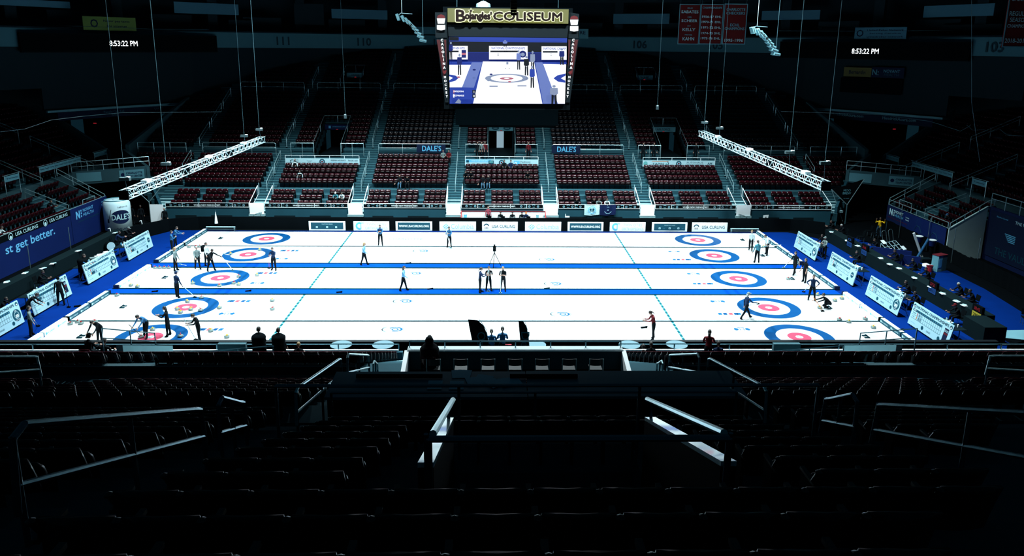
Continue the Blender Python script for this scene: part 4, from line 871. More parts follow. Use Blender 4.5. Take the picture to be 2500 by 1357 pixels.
for x0, x1, y0, y1, lab, tx in PN:
    th, X, N, W, Hh = hang_panel(x0, x1, y0, y1, 34, 'pennant_red', 'championship_pennant', lab, 'pennant', tx, 'hanging championship pennants')
    e = MB()
    for a, c, dz in ((-W, -W+.07, 0), (W-.07, W, 0)): e.slab([X*a-N*.01, X*c-N*.01, X*c-N*.01+(0, 0, Hh), X*a-N*.01+(0, 0, Hh)], -N*.01, 'pale_dim')
    for z in (0, Hh-.07): e.slab([-X*W-N*.012+(0, 0, z), X*W-N*.012+(0, 0, z), X*W-N*.012+(0, 0, z+.07), -X*W-N*.012+(0, 0, z+.07)], -N*.01, 'pale_dim')
    e.build('border', th)
    MB().cyl(-X*W*.9+(0, 0, Hh), -X*W*.9+(0, 0, Hh+4), .012, 'cable').cyl(X*W*.9+(0, 0, Hh), X*W*.9+(0, 0, Hh+4), .012, 'cable').build('hanging_wire', th)
# ------------------------------------------------------------------ centre-hung scoreboard
th = thing('hanging_scoreboard', 'huge hanging scoreboard over centre ice showing the live match video', 'scoreboard', (BX+.03, 0, 10.2))
SY = -3.2
def SP(px, py, e=0.):
    g = GY(px, py, SY); return np.array([g[0]-BX-.03, SY-e, g[2]-10.2])
q = MB(); xs = 3.75
q.bb(-3.75, 3.75, SY+.05, 3.15, 1.35, 7.2, 'dark'); q.bb(-3.1, 3.1, -2.6, 2.6, .35, 1.35, 'dark_teal'); q.bb(-2.9, 2.9, -2.4, 2.4, .2, .35, 'dark'); q.build('cabinet', th)
f = MB(); f.add([SP(1093, 60), SP(1388, 62), SP(1385, 92), SP(1095, 88)], [(3, 2, 1, 0)], 'dark_gloss'); f.build('dark_fascia', th)
sg_ = MB(); s0 = [SP(1093, 20, .12), SP(1388, 23, .12), SP(1387, 58, .12), SP(1093, 54, .12)]; sg_.slab(s0, (0, .3, 0), 'sign_olive'); sg_.build('name_sign', th)
lt = MB()
def SPc(px, py): return SP(px, py, .15)
cA, cB = SPc(1157, 39), SPc(1290, 41)
for tt, px, py, wd, h, ks in (("B", 1125, 38.5, .50, .62, 1), ("ojangles'", 1168, 41, 1.5, .52, 1), ('COLISEUM', 1288, 40.5, 3.95, .46, .8)):
    c = SPc(px, py)
    for rad, e, mt, n_ in ((.085*ks, 0, 'glow_white', 12), (.032*ks, -.03, 'letter_black', 8)):
        for q_ in range(n_): t_ = 2*math.pi*q_/n_; lt.text(tt, c+np.array([rad*math.cos(t_), e-.0005*q_, rad*math.sin(t_)]), mt, w=wd, h=h)
for r, e, mt in ((.19, 0, 'glow_white'), (.12, -.025, 'letter_black')):
    c = SPc(1150, 27)+np.array([0, e, 0])
    lt.add([c+np.array([math.sin(k*math.pi/5)*(r if k % 2 == 0 else r*.45), 0, math.cos(k*math.pi/5)*(r if k % 2 == 0 else r*.45)]) for k in range(10)], [tuple(range(10))], mt)
lt.build('sign_lettering', th)
# video screen picture
v = MB(); Z = [0]
def sp(pts, mt):
    Z[0] += 1; e = .02+.0025*Z[0]; v.add([SP(x, y, e) for x, y in pts], [tuple(range(len(pts)))], mt)
def se(cx, cy, rx, ry, mt, n=24): sp([(cx+rx*math.cos(a), cy+ry*math.sin(a)) for a in np.linspace(0, 2*math.pi, n+1)[:-1]], mt)
v.slab([SP(1096, 88, .0), SP(1385, 92, .0), SP(1378, 254, .0), SP(1098, 253, .0)], (0, .15, 0), 'dark')
sp([(1096.5, 90), (1384.5, 93), (1378.5, 253.5), (1098.5, 252.5)], 'scr_blue')
sp([(1097, 101), (1384, 104), (1383.5, 128), (1097, 127)], 'scr_dark')
sp([(1120, 91), (1374, 94), (1374, 101), (1120, 99)], 'scr_blue'); sp([(1097, 90), (1120, 91), (1120, 99), (1097, 99)], 'scr_dark')
sp([(1097, 128), (1383.5, 129), (1383, 152), (1097, 150)], 'scr_deep'); sp([(1097, 150), (1383, 152), (1383, 156), (1097, 155)], 'scr_blue')
sp([(1179, 150), (1304, 151), (1324, 253), (1155, 252.5)], 'scr_white')
sp([(1097, 158), (1150, 158), (1130, 213), (1098, 213)], 'scr_white'); sp([(1326, 156), (1382, 157), (1379, 253), (1362, 253)], 'scr_white')
sp([(1152, 152), (1178, 152), (1156, 217), (1128, 213)], 'scr_lilac'); sp([(1306, 152), (1324, 152), (1362, 253), (1326, 253)], 'scr_lilac')
sp([(1130, 213), (1158, 214), (1150, 253), (1098, 253), (1098, 240), (1125, 236)], 'scr_blue')
for cx, cy in ((1237, 191),):
    se(cx, cy, 53, 11, 'scr_grey', 36); se(cx, cy, 39, 8.5, 'scr_white', 30); se(cx, cy+.5, 17, 3.2, 'scr_red', 20); se(cx, cy, 7, 1.6, 'scr_white', 12)
sp([(1097, 182), (1112, 184), (1120, 190), (1112, 197), (1097, 201)], 'scr_blue'); sp([(1097, 186), (1106, 190), (1097, 196)], 'scr_white')
sp([(1381, 179), (1360, 184), (1351, 191), (1362, 199), (1380, 202)], 'scr_blue'); sp([(1381, 184), (1369, 191), (1380, 197)], 'scr_white')
for x0, x1, y0 in ((1194, 1288, 112), (1322, 1383, 113), (1097, 1142, 112)):
    sp([(x0, y0), (x1, y0), (x1, y0+33), (x0, y0+33)], 'scr_white'); sp([(x0+3 if x0 > 1100 else x0, y0+11.5), (x1-22, y0+11.5), (x1-22, y0+15.5), (x0+3 if x0 > 1100 else x0, y0+15.5)], 'scr_dark')
Z[0] += 1; v.text('NATIONAL CHAMPIONSHIPS', SP(1241, 117.5, .12), 'scr_blue', w=1.95, h=.13, bold=.02); v.text('NATIONAL CHAMP', SP(1354, 118.5, .12), 'scr_blue', w=1.3, h=.13, bold=.02); v.text('IONSHIPS', SP(1118, 117.5, .12), 'scr_blue', w=.8, h=.13, bold=.02)
for x, y, s in ((1216, 131, '01'), (1216, 134.5, '00'), (1345, 131, '01'), (1345, 135, '20')): v.text(s, SP(x, y, .12), 'scr_dark', h=.07, bold=.02)
se(1276, 132, 9, 8.5, 'scr_deep', 16); se(1276, 133, 5, 4.5, 'scr_grey', 12); sp([(1127, 122), (1138, 122), (1138, 141), (1127, 141)], 'scr_deep'); sp([(1127, 129), (1138, 129), (1138, 134), (1127, 134)], 'scr_red')
def fig(x, yh, yf, top, leg, wd):
    H = yf-yh; se(x, yh+H*.07, wd*.22, H*.07, 'scr_grey' if top != 'scr_white' else 'scr_lilac', 8)
    sp([(x-wd*.45, yh+H*.16), (x+wd*.45, yh+H*.16), (x+wd*.5, yh+H*.45), (x+wd*.32, yh+H*.52), (x-wd*.32, yh+H*.52), (x-wd*.5, yh+H*.45)], top)
    sp([(x-wd*.3, yh+H*.5), (x-.3, yh+H*.55), (x-wd*.1, yf), (x-wd*.32, yf)], leg); sp([(x+wd*.3, yh+H*.5), (x+.3, yh+H*.55), (x+wd*.12, yf), (x+wd*.36, yf)], leg)
for a in ((1122, 131, 183, 'scr_deep', 'scr_dark', 12), (1101, 102, 145, 'scr_deep', 'scr_dark', 10), (1266, 122, 170, 'scr_lilac', 'scr_dark', 11), (1285, 136, 184, 'scr_dark', 'scr_dark', 13), (1300, 124, 176, 'scr_grey', 'scr_dark', 12), (1299, 160, 214, 'scr_blue', 'scr_dark', 13), (1371, 118, 158, 'scr_deep', 'scr_dark', 13), (1352, 207, 262, 'scr_grey', 'scr_dark', 20), (1233, 98, 114, 'scr_lilac', 'scr_dark', 11)): fig(*(a[:2]+(min(a[2], 253),)+a[3:]))
for x, y, mt in ((1244, 199, 'scr_red'), (1281, 188, 'scr_grey'), (1199, 181, 'scr_deep'), (1158, 170, 'scr_deep'), (1120, 188, 'scr_red'), (1193, 196, 'scr_grey')): se(x, y, 4, 2, mt, 10)
for x in (1234, 1243): se(x, 166.5, 1.6, .7, 'scr_dark', 6)
sp([(1236, 151), (1241, 151), (1241, 157), (1236, 157)], 'scr_grey')
sp([(1107, 219), (1161, 219), (1161, 228), (1107, 228)], 'scr_blue'); sp([(1107, 228.5), (1161, 228.5), (1161, 238), (1107, 238)], 'scr_blue')
for y, mt, s, nn_ in ((223.5, 'scr_red', 'MOLDON', '1'), (233.5, 'scr_white', 'MCMANUS', '0')):
    sp([(1107, y-4), (1110, y-4), (1110, y+4), (1107, y+4)], mt); sp([(1153.5, y-4.3), (1161.5, y-4.3), (1161.5, y+4.6), (1153.5, y+4.6)], 'scr_dark')
    v.text(s, SP(1120, y-1, .24), 'scr_white', h=.1, bold=.03); v.text(nn_, SP(1157.5, y, .25), 'scr_white', h=.13, bold=.03)
sp([(1111, 251), (1120, 240), (1126, 246), (1125, 252)], 'scr_grey')
for x, y, wd in ((1205, 210, 20), (1274, 209, 22)): sp([(x-wd/2, y-1.5), (x+wd/2, y-1.5), (x+wd/2, y+1.5), (x-wd/2, y+1.5)], 'scr_grey')
v.build('video_screen', th)
for s in (-1, 1):
    wp = MB(); w_ = (lambda px, py: SP(px, py, .05))
    if s < 0: Pq = [(1066, 95), (1090, 95), (1095, 250), (1087, 250)]; bd = [(1062, 30), (1091, 30), (1091, 92), (1063, 92)]
    else: Pq = [(1387, 95), (1413, 95), (1391, 250), (1382, 250)]; bd = [(1389, 30), (1414, 34), (1412, 93), (1388, 93)]
    wp.slab([SP(*p, .0) for p in Pq], (0, .4, 0), 'dark_gloss'); wp.slab([SP(*p, .0) for p in bd], (0, .4, 0), 'dark_gloss'); wp.build('side_wing', th)
    st = MB()
    if s < 0: A = [[(1066, 97), (1074, 97), (1085, 150), (1083, 190)], [(1084, 97), (1089.5, 97), (1091, 170), (1089, 150)]]
    else: A = [[(1387.5, 97), (1393, 97), (1389, 150), (1387, 165)], [(1403, 97), (1411, 97), (1396, 190), (1394, 150)]]
    for a in A: st.add([SP(*p, .03) for p in a], [(0, 1, 2, 3)], 'wing_red')
    dx = -s*0
    for k, ch in enumerate('CAROLINA'):
        f_ = k/7; st.text(ch, SP((1079+6*f_) if s < 0 else (1399.5-5.5*f_), 98+67*f_, .06), 'led_white', h=.15, bold=.04)
    for k, ch in enumerate('HOCKEY'):
        f_ = k/5; st.text(ch, SP((1086.5+4.5*f_) if s < 0 else (1390-4.5*f_), 188+47*f_, .06), 'led_white', h=.14, bold=.04)
    c = (1085.5, 177) if s < 0 else (1391.5, 178)
    st.add([SP(c[0]+x, c[1]+y, .07) for x, y in ((-5, -1), (0, -5), (5, -6), (4, 0), (0, 5), (-2, 1))], [tuple(range(6))], 'led_red')
    # plain white-and-red shield in place of the club emblem
    c = (1077, 56) if s < 0 else (1401.5, 59)
    st.add([SP(c[0]+x, c[1]+y, .07) for x, y in ((-10, -12), (-8, -18), (0, -21), (8, -18), (10, -12))], [tuple(range(5))], 'led_red')
    st.add([SP(c[0]+x, c[1]+y, .07) for x, y in ((-10, -11), (10, -11), (8, 2), (-8, 2))], [tuple(range(4))], 'led_white')
    st.add([SP(c[0]+x, c[1]+y, .07) for x, y in ((-10, 5), (10, 5), (10, 16), (0, 18), (-10, 16))], [tuple(range(5))], 'led_white')
    st.build('wing_graphics', th)
MB().cyl((-3, -2, 7.2), (-3, -2, 15), .02, 'cable').cyl((3, -2, 7.2), (3, -2, 15), .02, 'cable').build('hanging_wire', th)
g = GY(1180, 14, -1.5)
small('hanging_lamp', 'bright white round lamp hanging just behind the top of the olive sign', 'lamp', [('shade', lambda q: q.lathe([(.45, 0), (.42, .25), (.1, .42)], (0, 0, 0), 'pale', 16)), ('glass', lambda q: q.lathe([(.40, -.03), (.42, .0)], (0, 0, 0), 'led_pale', 16)), ('cord', lambda q: q.cyl((0, 0, .4), (0, 0, 5), .02, 'cable'))], (g[0], -1.5, g[2]-.15))
g = GY(1254, 40, -7)
small('hanging_speaker', 'black speaker cluster hanging in front of the olive sign', 'speaker', [('cabinet', lambda q: [q.box((0, 0, .12+.15*k), (.36-.02*abs(k-3), .3, .13), 'dark') for k in range(6)] and None), ('frame', lambda q: q.bb(-.22, .22, -.15, .15, .95, 1.25, 'dark_teal')), ('cable', lambda q: q.cyl((.17, 0, 1.2), (.17, 0, 6), .02, 'cable'))], (g[0], -7, g[2]))
# ------------------------------------------------------------------ trusses, hoists, cables
def truss(x, y0, y1, z, lab):
    th = thing('lighting_truss', lab, 'truss', (x, (y0+y1)/2, z), group='hanging trusses over the target rings'); s = .21; L = (y1-y0)/2
    ch = MB()
    for a in (-s, s):
        for c in (-s, s): ch.cyl((a, -L, c), (a, L, c), .027, 'truss', 6)
    ch.build('chords', th)
    la = MB(); n = int((y1-y0)/.42)
    for k in range(n):
        p0, p1 = -L+2*L*k/n, -L+2*L*(k+1)/n; f = 1 if k % 2 else -1
        for a in (-s, s): la.cyl((a, p0, -s*f), (a, p1, s*f), .013, 'truss', 5); la.cyl((-s*f, p0, a), (s*f, p1, a), .013, 'truss', 5) if k % 2 else None
    la.build('lacing', th)
    for k in (-1, -.33, .33, 1):
        MB().box((0, k*L, 0), (.46, .09, .46), 'dark').build('joint_frame', th)
    for k, dy in ((-.78, .3), (.0, 0), (.6, 0)): MB().box((0, k*L, s+.08), (.3, .55, .12), 'white').build('fixture', th)
    return th
truss(-17.4, -11.3, 10.9, 7.9, 'long bright aluminium truss hanging over the left rings'); truss(17.4, -11.4, 11.4, 8.55, 'long bright aluminium truss hanging over the right rings')
for px, py, x, topx, lab in ((305, 437, -17.4, 250, 'over the near end of the left truss'), (405, 400, -17.4, 372, 'over the first third of the left truss'), (596, 332, -17.4, 568, 'over the far third of the left truss'), (633, 316, -17.4, 610, 'over the far end of the left truss'),
                       (1720, 299, 17.4, 1760, 'over the far end of the right truss'), (1757, 313, 17.4, 1777, 'over the far third of the right truss'), (1928, 372, 17.4, 1958, 'over the near third of the right truss'), (2014, 398, 17.4, 2067, 'over the near end of the right truss')):
    d = _fw+_R*(px-1250)/FPX-_U*(py-CY)/FPX; p = CAM+d*(x-CAM[0])/d[0]; zt = (8.1 if x < 0 else 8.75)
    small('chain_hoist', 'small chain hoist and long vertical cable '+lab, 'hoist', [('motor', lambda q: q.box((0, 0, 0), (.5, .22, .16), 'metal').box((.16, 0, .02), (.14, .2, .2), 'white')), ('hook_chain', lambda q: q.cyl((0, 0, 0), (.05, 0, zt-p[2]), .014, 'cable')), ('cable', lambda q: q.cyl((0, 0, 0), (0, 0, 26-p[2]), .014, 'cable', 5))], p, 'chain hoists and cables')
for px, py, Y, lab in ((843, 284, 6, 'left of the hanging scoreboard'), (1605, 262, 6, 'right of the hanging scoreboard')):
    p = GY(px, py, Y); small('hanging_microphone', 'tiny light hanging on a thin cable '+lab, 'hanging lamp', [('body', lambda q: q.box((0, 0, 0), (.18, .12, .3), 'metal').box((0, -.07, .12), (.1, .02, .06), 'white')), ('cable', lambda q: q.cyl((0, 0, .1), (0, 0, 15), .012, 'cable', 5))], p)
p = GY(1925, 355, 0)
for px, Y, lab in ((2048, 5, 'right of the truss over the dark corner'),):
    a = GY(2067, 0, Y); c = GY(2385, 400, 12)
b = MB(); b.path([GY(2372, 0, 2), GY(2372, 250, 2), GY(2392, 395, 2)], .015, 'cable', 5); b.build('dangling_cable', label='thin cable hanging down at the right before the dark stand', cat='cable')
for lab, P in (('thin drooping wire across the dark left stand', [(0, 322, 4), (60, 315, 6), (125, 293, 8), (200, 284, 10), (300, 275, 14), (540, 273, 20)]), ('thin wavy wire across the dark right corner', [(1906, 272, 20), (2150, 280, 16), (2270, 296, 12), (2345, 320, 10), (2370, 306, 9)]), ('thin curled wire over the dark right stand', [(2360, 305, 9), (2375, 318, 8), (2400, 316, 8), (2420, 322, 8), (2440, 315, 8), (2460, 330, 7), (2500, 332, 6)]),
               ('thin bright wire crossing above the left clock board', [(80, 62, 25), (200, 64, 25), (380, 71, 25), (510, 72, 25)]), ('thin pale wire crossing above the right clock board', [(1900, 75, 25), (2090, 76, 25), (2330, 74, 25)])):
    MB().path([GY(*q) for q in P], .016, 'cable', 5).build('sagging_wire', label=lab, cat='wire')
# curved speaker arrays
def array(px, py, Y, flip, lab, mt):
    p = GY(px, py, Y); th = thing('speaker_array', lab, 'speaker array', p, group='hanging speaker arrays'); n = 9
    for k in range(n):
        c = np.array([flip*1.9*(k/(n-1))**.75, 0, -1.75*(k/(n-1))**1.35])
        ang = math.radians(70-60*(k/(n-1)))
        Rm = np.array([[math.cos(flip*ang), 0, math.sin(flip*ang)], [0, 1, 0], [-math.sin(flip*ang), 0, math.cos(flip*ang)]])
        q = MB(); q.box(c, (.5, .7, .2), mt, Rm); q.box(c+np.array([0, -.36, 0]), (.4, .02, .05), 'metal', Rm); q.build('cabinet', th)
    MB().path([(0, 0, .1), (flip*.2, 0, .3), (flip*1.1, 0, .25)], .03, 'cable').build('fly_bar', th)
    MB().cyl((flip*.3, 0, .3), (flip*.3, 0, 6), .02, 'truss', 5).cyl((flip*1.9, 0, -1.6), (flip*1.9, 0, 5), .015, 'cable', 5).build('cable', th)
array(972, 42, 12, 1, 'dark curved line of speakers hanging left of the scoreboard', 'concrete'); array(1838, 74, 10, 1, 'brighter curved line of speakers hanging under the pennants on the right', 'concrete_pale')
# ------------------------------------------------------------------ near stand
MB().bb(-26, 26, -13.4, -13.2, 0, 1.05, 'dark').bb(-26, 26, -13.42, -13.18, 1.05, 1.09, 'dark_gloss').build('near_barrier', label='black rink barrier along the near side of the ice', cat='barrier')
b = MB(); b.bb(BX-36, BX-4.9, -15.6, -15.42, 0, 1.48, 'front_wall'); b.bb(BX+4.9, BX+36, -15.6, -15.42, 0, 1.48, 'front_wall'); b.build('wall_near_front', kind='structure')
def nrow(j):      # lower part of the near stand, counted from the ice
    return -15.6-.8*j, 1.1+.345*j
T = MB()
for j in range(0, 11):
    Y, z = nrow(j); T.bb(BX-36, BX+36, Y-.82, Y, z-.6, z, 'terrace')
    for a in AISLE:
        if j < 4: T.bb(BX+a-AW, BX+a+AW, Y, Y+.4, z-.34, z-.17, 'step_lit')
# middle: cross aisle, then rows rising to the table platform
T.bb(BX-36, BX+36, -26.4, -24.4, 3.8, 4.55, 'terrace')
NR = []   # seat rows behind the table platform: (Yback, floor z)
mid = [(-26.4-.8*j, 4.95+.33*j) for j in range(7)]
for Y, z in mid: T.bb(BX-36, BX+36, Y-.82, Y, z-.6, z, 'terrace')
up = [(-44.17+.8*i, 12.09-.36*i) for i in range(-1, 14)]
for Y, z in up:
    gaps = [(-1.28, 1.28)] if -41.9 < Y < -37.6 else []
    for a, c in ([(-36, 36)] if not gaps else [(-36, -1.4), (1.4, 36)]): T.bb(BX+a, BX+c, Y-.12, Y+.72, z-.6, z, 'terrace')
    for a in AISLE: T.bb(BX+a-AW, BX+a+AW, Y+.68, Y+1.1, z-.36, z-.18, 'terrace')
T.build('near_terrace_floor', kind='structure')
# the nearest three hundred seats, each its own object
def near_seat():
    root = thing('stadium_seat', '', 'seat', (0, 0, 0))
    q = MB(); q.add(BV, BF, 'seat_near'); q.build('backrest', root, smooth=True)
    q = MB(); q.add(PV, PF, 'seat_near'); q.build('seat', root, smooth=True)
    q = MB(); q.box((.243, .14, .33), (.035, .2, .62), 'dark'); q.box((.243, .17, .66), (.04, .3, .03), 'dark_gloss'); q.cyl((.243, .24, .66), (.243, .33, .80), .022, 'dark_gloss'); ar = q.build('armrest', root); q = MB(); q.lathe([(.0, -.02), (.03, -.01), (.032, .01), (.0, .03)], (.243, .33, .80), 'dark_gloss', 8); q.build('end_cap', ar)
    return root
NS = []
for i, (Y, z) in enumerate(up):
    D = (Y+47.2)*.975+(15.2-z-.8)*.223
    ulo, uhi = .78-1250/1795*D-BX-.4, .78+1250/1795*D-BX-.1
    for sec in (-2, -1, 0, 1, 2):
        for k in range(14):
            u = sec*8.44+(k-6.5)*.487
            if u < ulo or u > uhi: continue
            if -42.5 < Y < -37.2 and abs(u) < 1.75: continue
            if sec == 0 and i > 11: continue
            NS.append((D, i, sec, u, Y, z))
NS.sort(key=lambda a: a[0]); proto_seat = near_seat(); first = True
blk = {-2: 'far left', -1: 'left', 0: 'middle', 1: 'right', 2: 'far right'}
for q, (D, i, sec, u, Y, z) in enumerate(NS):
    if q < 300:
        o = proto_seat if first else copy_tree(proto_seat); first = False
        o.location = (BX+u, Y+.30, z); o.rotation_euler = (0, 0, math.pi)
        o['label'] = f'dark folding stadium seat seen from behind, {ORD[max(i-1,0)]} row from the bottom frame edge, {blk[sec]} block'
        o['group'] = 'nearest stadium seats seen from behind'
    else: SEATS.append((BX+u, Y+.30, z, 180, 0))
for Y, z in mid:
    for sec in range(-4, 5):
        for k in range(14):
            u = sec*8.44+(k-6.5)*.487
            if abs(u) < 3.6 and Y > -26: continue
            SEATS.append((BX+u, Y-.6, z, 180, 0))
for j in range(0, 11):
    Y, z = nrow(j)
    for sec in range(-3, 4):
        if sec == 0 and j >= 0: continue
        for k in range(14):
            u = sec*8.44+(k-6.5)*.487
            SEATS.append((BX+u, Y-.6, z, 180, 0))
# near entry tunnel, rails; parapet light and shade coloured in: pale tops, dark sides
for s in (-1, 1):
    nm = 'left' if s < 0 else 'right'
    b = MB(); x = BX+s*1.27
    b.slab([(x, -41.38, 9.5), (x, -38.3, 9.0), (x, -38.3, 10.38), (x, -41.38, 11.61)], (s*.14, 0, 0), 'dark'); b.slab([(x, -41.38, 11.615), (x+s*.14, -41.38, 11.615), (x+s*.14, -38.3, 10.385), (x, -38.3, 10.385)], (0, 0, .05), 'cap_pale'); b.build('parapet_wall', kind='structure')
    th = thing('tunnel_handrail', f'bright metal handrail on the {nm} side of the near entry tunnel', 'handrail', (x, -41.4, 11.95), group='handrails of the near entry tunnel')
    MB().cyl((0, 0, 0), (0, 3.0, -1.21), .035, 'rail').build('rail_tube', th)
    for t in (0, 1): MB().cyl((s*.06, t*3., -1.21*t), (s*.06, t*3., -1.21*t-.6), .022, 'rail_near').build('post', th)
rail_rect('tunnel_rail', 'dark cross rail closing the back of the near entry tunnel', [(BX-1.3, -41.45, 11.93), (BX+1.3, -41.45, 11.93)], 11.2, 11.93, 2, 'rail_near', .03)
b = MB(); b.bb(BX-1.3, BX+1.3, -41.7, -41.5, 9, 11.3, 'dark_teal'); b.bb(BX-1.3, BX+1.3, -41.5, -37, 8.3, 8.4, 'dark'); b.build('near_tunnel_floor', kind='structure')
rail_rect('long_rail', 'dark long rail across the rows behind the press table', [(BX-3.8, -37.6, 10.55), (BX+3.9, -37.6, 10.55)], 9.4, 10.55, 4, 'rail_near', .025)
rail_rect('long_rail', 'dark long rail just behind the press table', [(BX-3.6, -35.2, 9.25), (BX+3.6, -35.2, 9.25)], 8.3, 9.25, 3, 'rail_near', .025)
# aisle handrails of the near stand
def zn(Y):
    if Y < -33: return 12.09-.45*(Y+44.17)
    if Y < -26.4: return 4.95-.4125*(Y+26.4)
    return 1.1-.431*(Y+15.6)
NH = [(-4.22, -42.3, -39.1, 'long dark handrail rising to the left frame edge'), (4.22, -42.0, -38.6, 'long dark handrail rising to the right frame edge'), (-4.22, -38.6, -37.7, 'short handrail beyond the long left one'), (4.22, -38.1, -37.2, 'short handrail beyond the long right one'),
      (-4.22, -35.2, -31.5, 'bright handrail left of the press table'), (4.22, -35., -31.5, 'bright handrail right of the press table'), (-4.22, -30.8, -28.0, 'second bright handrail left of the press table'), (4.22, -30.8, -28., 'second bright handrail right of the press table'),
      (-12.66, -33, -29, 'dim handrail across the left seats'), (12.66, -33., -29., 'dim handrail across the right seats'), (-4.22, -27.3, -26.6, 'short bright rail at the left edge of the near platform'), (4.22, -27.3, -26.6, 'short bright rail at the right edge of the near platform')]
for u, Y0, Y1, lab in NH:
    th = thing('aisle_handrail', lab, 'handrail', (BX+u, Y0, zn(Y0)+(.3 if Y0 < -30 else 0)), group='aisle handrails of the near stand'); dz = zn(Y1)-zn(Y0); L = Y1-Y0
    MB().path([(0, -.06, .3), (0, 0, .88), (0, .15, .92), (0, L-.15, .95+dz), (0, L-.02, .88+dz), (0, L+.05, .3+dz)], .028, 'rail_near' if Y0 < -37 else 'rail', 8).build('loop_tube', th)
    MB().cyl((0, -.02, .52), (0, L, .52+dz), .025, 'rail_near' if Y0 < -37 else 'rail').build('mid_tube', th)
    for t in (0, .5, 1): MB().cyl((0, L*t, .9+dz*t), (0, L*t, dz*t-.3), .025, 'rail_near').build('post', th)
# press table with papers
tz = 8.3; th = thing('press_table', 'long dark table top littered with papers in the middle of the near stand', 'table', (BX+.15, -32.9, 7.2))
q = MB(); q.bb(-4.3, -.2, -.6, .6, tz-7.2-.06, tz-7.2, 'tabletop' if 'tabletop' in MATS else mat('tabletop', (.055, .17, .22), .6, spec=.2, noise=.2, nscale=2).name); q.build('left_top', th)
q = MB(); q.bb(-.18, 4.3, -.6, .6, tz-7.2-.05, tz-7.2+.01, 'tabletop'); q.build('right_top', th)
MB().bb(-4.25, 4.25, -.58, -.52, -.2, tz-7.26, 'dark').build('back_panel', th)
for x in (-4.1, 0, 4.1): MB().bb(x-.05, x+.05, -.5, .5, -.3, tz-7.26, 'dark').build('leg', th)
mat('paper', (.17, .42, .55), .7, spec=.2)
for k, (px, py, rz, w_, lab) in enumerate(((1120, 912, .1, .3, 'paper at the far edge'), (1133, 912, -.1, .3, 'second paper at the far edge'), (1160, 930, .25, .36, 'tilted paper in the middle'), (1180, 925, -.3, .36, 'paper overlapping the tilted one'), (1115, 940, .0, .3, 'thin paper stack at the left'), (1205, 935, .6, .3, 'paper turned sideways'), (1245, 932, .3, .45, 'large curled sheet'), (1062, 940, 0, .3, 'faint sheet left of the rest'))):
    g = G(px, py, tz+.02); MB().prism([(g[0]+a*w_/2*math.cos(rz)-c*.2*math.sin(rz), g[1]+a*w_/2*math.sin(rz)+c*.2*math.cos(rz)) for a, c in ((-1, -1), (1, -1), (1, 1), (-1, 1))], tz+.012+.002*k, tz+.015+.002*k, 'paper').build('paper_sheet', label=lab+' of the press table', cat='paper', group='papers on the press table')
for px0, px1, py, lab in ((870, 1080, 918, 'long dark rolled cloth lying on the left part of the press table'), (1245, 1410, 918, 'long dark rolled cloth lying on the middle of the press table')):
    a, c = G(px0, py, tz+.06), G(px1, py, tz+.06); MB().cyl(a, c, .05, 'dark', 8).build('rolled_cloth', label=lab, cat='cloth')
# platform with folding chairs facing the ice
p0, p1 = G(1003, 852, 5.35), G(1508, 852, 5.35)
b = MB(); b.bb(BX-3.55, BX+3.55, -27.3, -24.2, 4.0, 4.65, 'dark_teal'); b.build('near_platform_floor', kind='structure')
b = MB(); b.bb(BX-3.6, BX+3.6, -24.3, -24.12, 4.2, 5.3, 'front_wall'); b.bb(BX-3.6, BX+3.6, -24.34, -24.0, 5.3, 5.36, 'cap_pale')
for s in (-1, 1): b.slab([(BX+s*3.55, -24.3, 4.2), (BX+s*3.55, -27.0, 4.2), (BX+s*3.55, -27.0, 4.75), (BX+s*3.55, -24.3, 5.34)], (s*.14, 0, 0), 'gate_white')
b.build('near_platform_wall', kind='structure')
rail_rect('platform_rail', 'thin dark rail with posts above the white ledge of the near platform', [(BX-3.55, -24.1, 5.58), (BX+3.55, -24.1, 5.58)], 5.36, 5.58, 7, 'rail_near', .022)
for k, px in enumerate((1108, 1158, 1226, 1281, 1341, 1397, 1455)):
    g = G(px, 880, 4.95)
    small('folding_chair', 'black folding chair on the near platform, '+ORD[k]+' from the left', 'chair', [('seat', lambda q: q.bb(-.2, .2, -.2, .2, .42, .45, 'dark_gloss')), ('backrest', lambda q: q.add(*[(lambda VF: VF)(panel(lambda u, v: (.21*u, -.2+.04*u*u, .58+.22*v), 4, 2, .025))[0:2]][0], 'dark_gloss')),
        ('frame', lambda q: [q.path([(s*.22, -.22, 0), (s*.22, -.2, .82)], .016, 'metal') and q.path([(s*.22, .2, 0), (s*.22, -.2, .5)], .016, 'metal') for s in (-1, 1)] and None)], (BX-3.55+.55+(k+.4)*.87, -25.1, 4.65), 'folding chairs on the near platform')
b = MB(); b.bb(BX-36, BX-5.3, -24.5, -24.35, 3.9, 4.86, 'dark_teal'); b.bb(BX-36, BX-5.3, -24.52, -24.33, 4.86, 4.89, 'concrete'); b.bb(BX+5.3, BX+36, -24.5, -24.35, 3.9, 4.86, 'dark_teal'); b.bb(BX+5.3, BX+36, -24.52, -24.33, 4.86, 4.89, 'concrete'); b.build('wall_cross_aisle', kind='structure')
